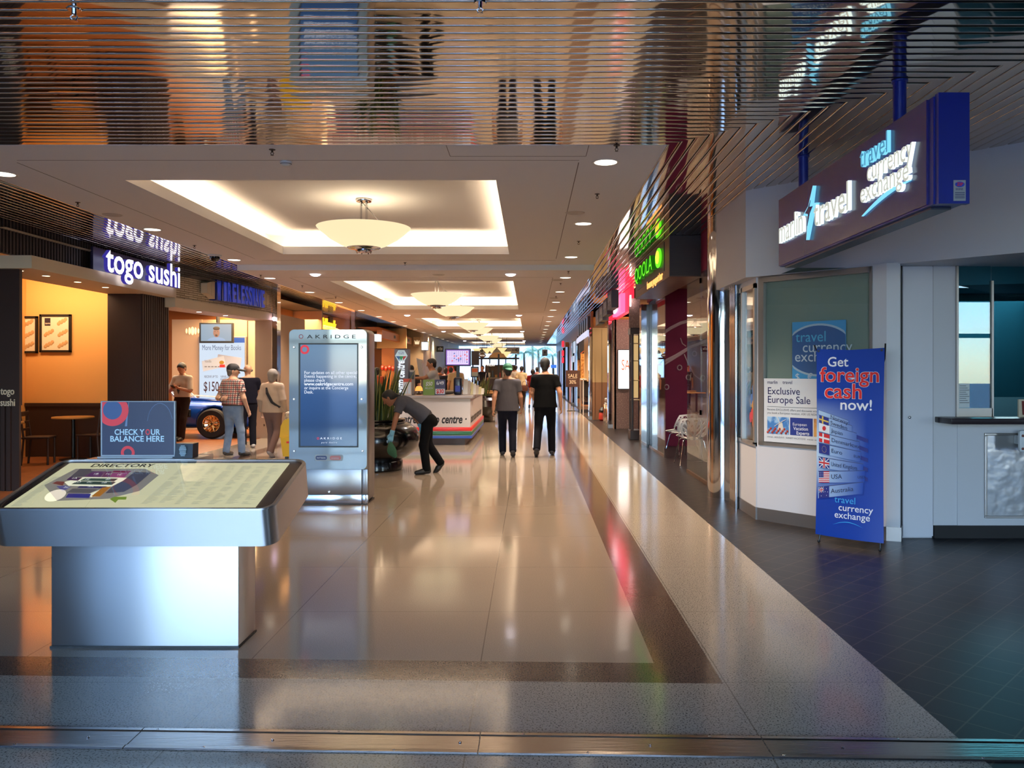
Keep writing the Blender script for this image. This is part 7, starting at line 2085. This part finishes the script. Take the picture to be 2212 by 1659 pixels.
        sm = shirt if not isinstance(shirt, tuple) else mat('cloth_%d_%d_%d' % shirt, shirt, .85, noise=shirt_noise, spec=.12, bump=(7, .5, (1, 1, .6)))
        body_mesh('shirt', sp_, res, sm, t_, [dict(plane=(hz, nrm(J['pelvis'] - J['waist']))), dict(plane=(J['neck'] + up * .025 * s, up))])
    # --- trousers or skirt
    if trousers:
        e = .018
        tp = [cone(J['pelvis'] + up * .06 * s, J['pelvis'] - up * .02 * s, (.155 * fat + .012) * s, (.155 * fat + .012) * s, .05 * s, FL_)] + legs(e, True)
        if belly:
            tp.append(blob(J['pelvis'] + fw * .03 * s, belly * .9 * s, .04 * s))
        tm = trousers if not isinstance(trousers, tuple) else mat('cloth_%d_%d_%d' % trousers, trousers, .85, spec=.12, bump=(9, .5, (1, 1, .45)))
        top_ = J['pelvis'] + up * .075 * s
        body_mesh('trousers', tp, res, tm, t_, [dict(plane=(top_, up))])
    if skirt:
        body_mesh('skirt', [cone(J['pelvis'] + up * .05 * s, (J['knL'] + J['knR']) / 2 + arr((0, 0, .18)) * s, .17 * s, .20 * s, .03 * s, FL_, caps=[((J['knL'] + J['knR']) / 2 + arr((0, 0, .18)) * s, (0, 0, -1))])], res, mat('cloth_%d_%d_%d' % skirt, skirt, .85), t_)
    for q in 'LR':
        a0 = J['an' + q]
        heel = a0 + arr((0, 0, -.035)) * s - fdir[q] * .03 * s
        toe = a0 + fdir[q] * .175 * s + arr((0, 0, -.012)) * s
        toe[2] = max(toe[2], .026 * s) if pose is None or 'toe' + q not in pose else toe[2]
        heel[2] = max(heel[2], .036 * s)
        body_mesh('shoe', [cone(heel, (heel + toe) / 2, .042 * s, .046 * s, .02 * s), cone((heel + toe) / 2, toe, .046 * s, .034 * s, .02 * s), cone(a0, heel, .046 * s, .042 * s, .02 * s)], res, mat('shoe_%d' % shoes[0], shoes, .5), t_, [dict(plane=(arr((0, 0, 0.001)), arr((0, 0, -1))))])
    # --- hair, cap, eyes
    if hair_style:
        hp = [cone(P(0, -.030, .045), P(0, .012, .045), .096 * s, .094 * s, .03 * s, [(hr, .88)])]
        cv = [dict(plane=(P(0, .045, .03), nrm(hf * .85 - hu * .62)))]
        if hair_style == 'bob':
            hp += [cone(P(0, -.05, .02), P(0, -.055, -.075), .088 * s, .070 * s, .03 * s), cone(P(-.07, -.01, .02), P(-.075, -.02, -.06), .034 * s, .026 * s, .03 * s), cone(P(.07, -.01, .02), P(.075, -.02, -.06), .034 * s, .026 * s, .03 * s)]
        elif hair_style == 'tail':
            hp += [cone(P(0, -.12, .0), P(0, -.16, -.05), .03 * s, .022 * s, .02 * s), cone(P(0, -.05, .0), P(0, -.075, -.04), .07 * s, .05 * s, .03 * s)]
        elif hair_style == 'long':
            hp += [cone(P(0, -.05, .0), P(0, -.07, -.20), .088 * s, .065 * s, .03 * s)]
        else:
            hp += [cone(P(0, -.045, .01), P(0, -.06, -.045), .078 * s, .056 * s, .03 * s)]
            if hair_style == 'bald':
                hp = [cone(P(-.07, -.04, .0), P(.07, -.04, .0), .03 * s, None, .02 * s)]
        body_mesh('hair', hp, res, HAIRC[hair], t_, cv)
    if cap:
        col, bdir = cap
        cm = mat('cap_%d_%d_%d' % col, col, .7)
        body_mesh('cap', [cone(P(0, -.026, .055), P(0, .012, .055), .104 * s, .101 * s, .02 * s, [(hr, .9)])], res, cm, t_, [dict(plane=(P(0, 0, .025), -hu + hf * .12 * bdir))])
        b0, b1 = P(0, bdir * .08 - .01, .044), P(0, bdir * .175 - .01, .022)
        body_mesh('cap_brim', [cone(b0, b1, .075 * s, .055 * s, .01 * s, [(nrm(hu + hf * .15 * bdir), max(.2, res / (.05 * s) * 1.7))])], res, cm, t_)
    for q in (-1, 1):
        m = MB(); e_ = P(q * .032, .083, .014); m.ball(tuple(e_), .0095 * s, 10); m.build('eye', mat('eye_dark', (24, 18, 16), .2), t_, True)
    return t_, J, s, P
def tubes(t_, name, pts, r, m_, n=8):
    m = MB(); m.tube(pts, r, n); return m.build(name, m_, t_, True)
WALK = dict(hiL=(-.092, 0, .91), knL=(-.095, .16, .52), anL=(-.09, .13, .085), knR=(.10, .02, .50), anR=(.10, -.26, .13), toeR=(.05, .8, -.75), elL=(-.25, -.12, 1.15), wrL=(-.27, -.10, .90), elR=(.25, .02, 1.14), wrR=(.27, .14, .92))
WALK2 = dict(knR=(.115, .15, .52), anR=(.125, .12, .085), knL=(-.125, -.02, .51), anL=(-.15, -.30, .16), toeL=(-.05, .7, -.8), elR=(.27, -.10, 1.15), wrR=(.29, -.06, .90), elL=(-.24, .04, 1.15), wrL=(-.20, .22, 1.02))
# two men walking away down the middle of the hall
t_, J, s, P = person('man in grey T-shirt and green backwards cap walking away', -.42, 15.05, R(2), 1.69, dict(WALK, shL=(-.185, -.01, 1.41), shR=(.185, -.01, 1.41)), (70, 67, 71), (16, 18, 30), cap=((10, 84, 52), -1), head=(R(-14), 0), res=.0105, fat=1.08, hem=.07, shoes=(40, 40, 46))
for q, sg in (('L', -1), ('R', 1)):
    tubes(t_, 'side_stripe', [J['hi' + q] + arr((sg * .104, 0, -.10)) * s, (J['hi' + q] + J['kn' + q]) / 2 + arr((sg * .094, 0, 0)) * s, J['kn' + q] + arr((sg * .078, 0, 0)) * s, J['an' + q] + arr((sg * .069, 0, .02)) * s], .010, mat('stripe_white', (196, 200, 214), .7))
t_, J, s, P = person('man in black T-shirt, black cap and striped track pants walking away', .28, 15.1, R(-1), 1.79, WALK2, (8, 8, 10), (9, 9, 14), cap=((16, 14, 16), 1), head=(R(8), 0), res=.0105, fat=1.06, hem=.06, shoes=(30, 28, 32))
for q, sg in (('L', -1), ('R', 1)):
    for o_ in (-.045, -.022, 0):
        tubes(t_, 'side_stripe', [J['hi' + q] + arr((sg * .104, o_, -.10)) * s, (J['hi' + q] + J['kn' + q]) / 2 + arr((sg * .093, o_, 0)) * s, J['kn' + q] + arr((sg * .077, o_, 0)) * s, J['an' + q] + arr((sg * .068, o_, .02)) * s], .008, mat('stripe_white', (196, 200, 214), .7))
# cleaner wiping the planter
t_, J, s, P = person('cleaner in grey shirt and blue gloves bending to wipe the black planter', -1.60, 12.5, R(100), 1.64,
    dict(pelvis=(.0, -.02, .90), waist=(0, .12, 1.02), chest=(0, .33, 1.15), neck=(0, .48, 1.20), head=(0, .60, 1.24), shL=(-.17, .42, 1.16), shR=(.17, .42, 1.16),
         elL=(-.23, .50, .92), wrL=(-.22, .56, .68), elR=(.24, .20, .96), wrR=(.20, .08, .76), hiL=(-.09, -.02, .88), hiR=(.09, -.02, .88), knL=(-.10, .05, .48), anL=(-.10, .0, .085), knR=(.10, -.03, .48), anR=(.10, -.24, .16), toeR=(0, .55, -.85)),
    (74, 75, 84), (10, 10, 12), skin='brown', hair_style='tail', head=(R(12), R(-32)), gloves=(116, 176, 206), res=.0095, hem=-.04, shoes=(18, 16, 17))
m = MB(); m.box(-.05, .05, .0, .006, -.012, .012); m.xf(Matrix.Translation(tuple(J['chest'] * .55 + J['shR'] * .45 + arr((.02, .07, -.03)))) @ Matrix.Rotation(R(-75), 4, 'Z') @ Matrix.Rotation(R(20), 4, 'Y')); m.build('name_tag', mat('tag_white', (206, 206, 206), .5), t_)
m = MB(); m.lathe([(.155, -.02), (.16, 0), (.155, .02)], (0, 0, 0), 28); m.v = [(x_, y_ * .7, z_) for x_, y_, z_ in m.v]; m.xf(Matrix.Translation(tuple(J['pelvis'] + arr((0, .03, .045)))) @ Matrix.Rotation(R(-35), 4, 'X')); m.build('belt', BLACK, t_, True)
wv = J['wrR']; tubes(t_, 'bangle', [(wv[0] + .04 * math.cos(a), wv[1] + .04 * math.sin(a), wv[2] + .075) for a in [R(30 * k) for k in range(13)]], .006, mat('gold', (210, 160, 60), .2, 1.0), 6)
wl_ = t_.matrix_basis @ V(tuple(J['wrL']))
t2 = thing('cleaning_cloth', 'green cleaning cloth held in the gloved hand of the bending cleaner', 'cloth', (wl_.x - .02, wl_.y, wl_.z - .16))
body_mesh('cloth', [cone((0, 0, 0), (.02, -.02, -.10), .04, .06, .03, [((0, 1, 0), .5)]), cone((.02, -.02, -.08), (.07, -.03, -.17), .05, .035, .03, [((0, 1, 0), .45)])], .012, mat('cloth_green', (40, 84, 60), .85), t2)
# older man in a checked shirt, one arm behind his back
PLAID = mat('plaid_cotton', (206, 190, 176), .85)
pt = PLAID.node_tree; ptc = pt.nodes.new('ShaderNodeTexCoord'); psp = pt.nodes.new('ShaderNodeSeparateXYZ'); pt.links.new(ptc.outputs['Object'], psp.inputs[0])
def chk(sock, per, off, wd):
    a = pt.nodes.new('ShaderNodeMath'); a.operation = 'ADD'; a.inputs[1].default_value = off + 10 * per; pt.links.new(sock, a.inputs[0])
    p = pt.nodes.new('ShaderNodeMath'); p.operation = 'PINGPONG'; p.inputs[1].default_value = per / 2; pt.links.new(a.outputs[0], p.inputs[0])
    l = pt.nodes.new('ShaderNodeMath'); l.operation = 'LESS_THAN'; l.inputs[1].default_value = wd; pt.links.new(p.outputs[0], l.inputs[0]); return l.outputs[0]
def lay(prev, f, c, k):
    x_ = pt.nodes.new('ShaderNodeMix'); x_.data_type = 'RGBA'; m_ = pt.nodes.new('ShaderNodeMath'); m_.operation = 'MULTIPLY'; m_.inputs[1].default_value = k
    pt.links.new(f, m_.inputs[0]); pt.links.new(m_.outputs[0], x_.inputs[0])
    if prev is None:
        x_.inputs[6].default_value = (*s2l((210, 194, 178)), 1)
    else:
        pt.links.new(prev, x_.inputs[6])
    x_.inputs[7].default_value = (*s2l(c), 1); return x_.outputs[2]
o = lay(None, chk(psp.outputs[0], .075, 0, .012), (150, 60, 56), .8); o = lay(o, chk(psp.outputs[2], .075, 0, .012), (150, 60, 56), .8)
o = lay(o, chk(psp.outputs[0], .075, .037, .007), (40, 36, 52), .9); o = lay(o, chk(psp.outputs[2], .075, .037, .007), (40, 36, 52), .9)
pt.links.new(o, pt.nodes['Principled BSDF'].inputs['Base Color'])
t_, J, s, P = person('older man in checked shirt and jeans with one hand behind his back', -5.52, 15.05, R(-24), 1.68,
    dict(elL=(-.30, -.08, 1.12), wrL=(-.10, -.19, 1.10), handL=(1, -.10, .25), palmL=(0, 1, 0), elR=(.27, .0, 1.12), wrR=(.27, .12, .88), knL=(-.14, .05, .50), anL=(-.17, .0, .085), knR=(.14, .06, .50), anR=(.17, .06, .085)),
    PLAID, mat('denim', (104, 124, 152), .85, noise=(5, (124, 142, 166), .4, .6)), skin='light', hair_style='short', hair='grey', cap=((18, 18, 26), 1), fat=1.30, belly=.15, res=.0105, hem=-.05, shoes=(60, 56, 54), head=(R(48), 0))
tubes(t_, 'watch', [(J['wrL'][0] + .0, J['wrL'][1] + .042 * math.cos(a), J['wrL'][2] + .042 * math.sin(a)) for a in [R(30 * k) for k in range(13)]], .007, BLACK, 6)
tubes(t_, 'belt', [J['pelvis'] + arr((.212 * math.cos(a), .150 * math.sin(a) - .005, .05)) for a in [R(15 * k) for k in range(25)]], .017, mat('belt_brown', (52, 28, 22), .5), 6)
# man standing beyond him
person('bald man in navy T-shirt standing just beyond the checked shirt', -5.78, 16.6, R(35), 1.70, dict(elR=(.27, .05, 1.14), wrR=(.25, .16, .92)), (20, 20, 32), (22, 22, 30), skin='light', hair='grey', hair_style='bald', res=.014, fat=1.1, shoes=(206, 200, 192))
# grey haired woman
t_, J, s, P = person('grey haired woman in beige sweater with a black shoulder strap', -4.76, 14.98, R(-14), 1.60, dict(WALK, knL=(-.09, .10, .51), anL=(-.09, .08, .085), elL=(-.25, -.05, 1.14), wrL=(-.28, .03, .90), elR=(.25, -.03, 1.13), wrR=(.24, .09, .90)), (160, 138, 120), (112, 88, 82), skin='light', hair='grey', hair_style='bob', sleeve='long', fat=1.16, res=.0105, hem=.05, shoes=(150, 140, 136), head=(R(-6), 0))
m = MB(); pts = [J['shL'] * .55 + J['neck'] * .45 + arr((0, -.06, .03)), J['chest'] + arr((-.03, -.155, .0)), J['waist'] + arr((.07, -.152, .02)), J['pelvis'] + arr((.185, -.07, .05))]
for a, b in zip(pts[:-1], pts[1:]):
    a, b = V(tuple(a)), V(tuple(b)); d = (b - a).normalized(); w_ = d.cross(V((0, -1, 0))).normalized() * .02
    m.add([a - w_, a + w_, b + w_, b - w_, a - w_ + V((0, .05, 0)), a + w_ + V((0, .05, 0)), b + w_ + V((0, .05, 0)), b - w_ + V((0, .05, 0))], [(0, 1, 2, 3), (7, 6, 5, 4), (0, 4, 5, 1), (2, 6, 7, 3), (1, 5, 6, 2), (3, 7, 4, 0)])
m.build('shoulder_strap', mat('strap_black', (22, 20, 24), .6), t_)
t2 = thing('tied_jacket', 'crumpled pale cloth hanging at the right hip of the grey haired woman', 'cloth', (-4.44, 14.90, .62))
body_mesh('cloth', [cone((0, 0, .14), (.02, 0, -.05), .075, .09, .04, [((0, 1, 0), .6)]), cone((-.04, 0, .02), (-.02, 0, -.16), .05, .03, .03), cone((.05, 0, 0), (.06, 0, -.2), .045, .025, .03)], .014, mat('cloth_pale', (186, 166, 140), .9, noise=(20, (140, 118, 96), .4, .6)), t2)
# clerk with a tie leaning on the car
t_, J, s, P = person('man in pale shirt and dark tie looking at his phone by the blue car', -7.90, 18.40, R(168), 1.74,
    dict(elL=(-.26, .08, 1.13), wrL=(-.08, .25, 1.20), handL=(.7, .5, .4), palmL=(0, -.4, 1), elR=(.26, .08, 1.13), wrR=(.08, .25, 1.20), handR=(-.7, .5, .4), palmR=(0, -.4, 1), knL=(-.11, .12, .50), anL=(-.10, .16, .085)),
    (186, 168, 150), (40, 28, 24), sleeve='elbow', res=.012, head=(0, R(-28)), hem=-.05, shoes=(22, 18, 18))
m = MB(); a = J['neck'] + arr((0, .085, -.05)); b = J['waist'] + arr((0, .135, -.02)); m.prism([V(tuple(a + arr((-.02, 0, 0)))), V(tuple(a + arr((.02, 0, 0)))), V(tuple((a + b) / 2 + arr((.035, .03, -.08)))), V(tuple(b)), V(tuple((a + b) / 2 + arr((-.035, .03, -.08))))], (0, .012, 0)); m.build('tie', mat('tie_dark', (52, 48, 50), .6), t_)
pw = t_.matrix_basis @ V((0, .33, 1.23 * s))
t2 = thing('mobile_phone', 'small dark phone held by the man with the tie', 'phone', tuple(pw), R(168))
m = MB(); m.rbox(-.035, .035, -.06, .06, -.006, .006, .004); m.xf(Matrix.Rotation(R(35), 4, 'X')); m.build('casing', BLACK, t2)
m = MB(); m.box(-.03, .03, -.052, .052, .006, .0072); m.xf(Matrix.Rotation(R(35), 4, 'X')); m.build('screen', mat('phone_glass', (30, 34, 44), .1), t2)
# lottery clerk
person('lottery clerk in white T-shirt reaching across the counter to the left', -2.16, 18.85, R(96), 1.70, dict(elL=(-.22, .30, 1.30), wrL=(-.18, .56, 1.30), handL=(0, 1, .1), elR=(.25, .05, 1.14), wrR=(.22, .2, 1.0), waist=(0, .03, 1.08), chest=(0, .08, 1.29), neck=(0, .10, 1.46), head=(0, .14, 1.63), shL=(-.178, .10, 1.41), shR=(.178, .08, 1.41)), (214, 206, 200), (40, 38, 44), skin='tan', res=.0115, head=(R(-8), R(-6)), fat=1.12, cz=.147)
# shoppers farther away, seen from behind
far = [('man in cream T-shirt and dark trousers walking far ahead between the two men', 1127, 34.5, 1.74, (196, 178, 146), (40, 32, 30), WALK, {}),
       ('man in white shirt standing left of the cream T-shirt man', 1114, 37.0, 1.80, (216, 208, 200), (30, 28, 32), {}, dict(sleeve='long')),
       ('woman in dark red top with a handbag beyond the black T-shirt man', 1151, 33.5, 1.62, (126, 30, 34), None, WALK2, dict(skirt=(160, 120, 70), hair_style='bob')),
       ('man in beige shirt leaning behind the number screen pole', 985, 26.0, 1.78, (178, 156, 124), (50, 44, 40), {}, {}),
       ('person in black top queueing behind the lottery clerk', 962, 27.5, 1.66, (24, 22, 26), (30, 28, 34), {}, {}),
       ('dark haired person in brown top at the far left of the queue', 950, 30.0, 1.70, (96, 60, 44), (30, 28, 34), {}, {}),
       ('short dark haired person beside the beige shirt man', 974, 28.5, 1.68, (60, 50, 60), (30, 28, 34), {}, {}),
       ('server in dark sports shirt with white stripes facing the hall at the food stand', 1042, 36.5, 1.78, (30, 30, 40), (26, 26, 30), {}, dict(back=True)),
       ('dark haired person standing behind the grey upright sign', 888, 21.8 + 1.4, 1.72, (50, 44, 48), (36, 32, 36), {}, {}),
       ('person half hidden between the kiosk and the snake plant', 814, 24.5, 1.66, (150, 70, 50), (60, 40, 36), {}, dict(hair_style='bob')),
       ('person in mauve top far ahead beside the black cap', 1160, 40.0, 1.72, (130, 80, 84), (60, 50, 60), {}, {})]
for k, (lab, px, Y, H_, sh, tr, ps, ex) in enumerate(far):
    back = ex.pop('back', False)
    if 'hair_style' not in ex:
        ex['hair_style'] = 'short'
    t_, J, s, P = person(lab, (px - VX) * Y / FX, Y, R(180) if back else R((k * 37) % 30 - 15), H_, ps or None, sh, tr, res=.02, **ex)
    if lab.startswith('woman in dark red'):
        hx_ = (px - VX) * Y / FX
        t2 = thing('handbag', 'brown handbag on the arm of the woman in dark red', 'bag', (hx_ - .34, Y - .02, .72))
        m = MB(); m.rbox(-.14, .14, -.06, .06, 0, .24, .03); m.build('bag_body', mat('bag_brown', (88, 44, 26), .5), t2, True)
        m = MB(); m.tube([(-.10, 0, .23), (-.06, 0, .40), (.06, 0, .40), (.10, 0, .23)], .010, 6); m.build('handle', mat('bag_brown', (88, 44, 26), .5), t2, True)
    if back:
        for sg in (-1, 1):
            tubes(t_, 'side_stripe', [J['sh' + ('L' if sg < 0 else 'R')] + arr((0, .09, .03)), J['chest'] + arr((sg * .12, .14, -.2))], .016, mat('stripe_white', (196, 200, 214), .7))
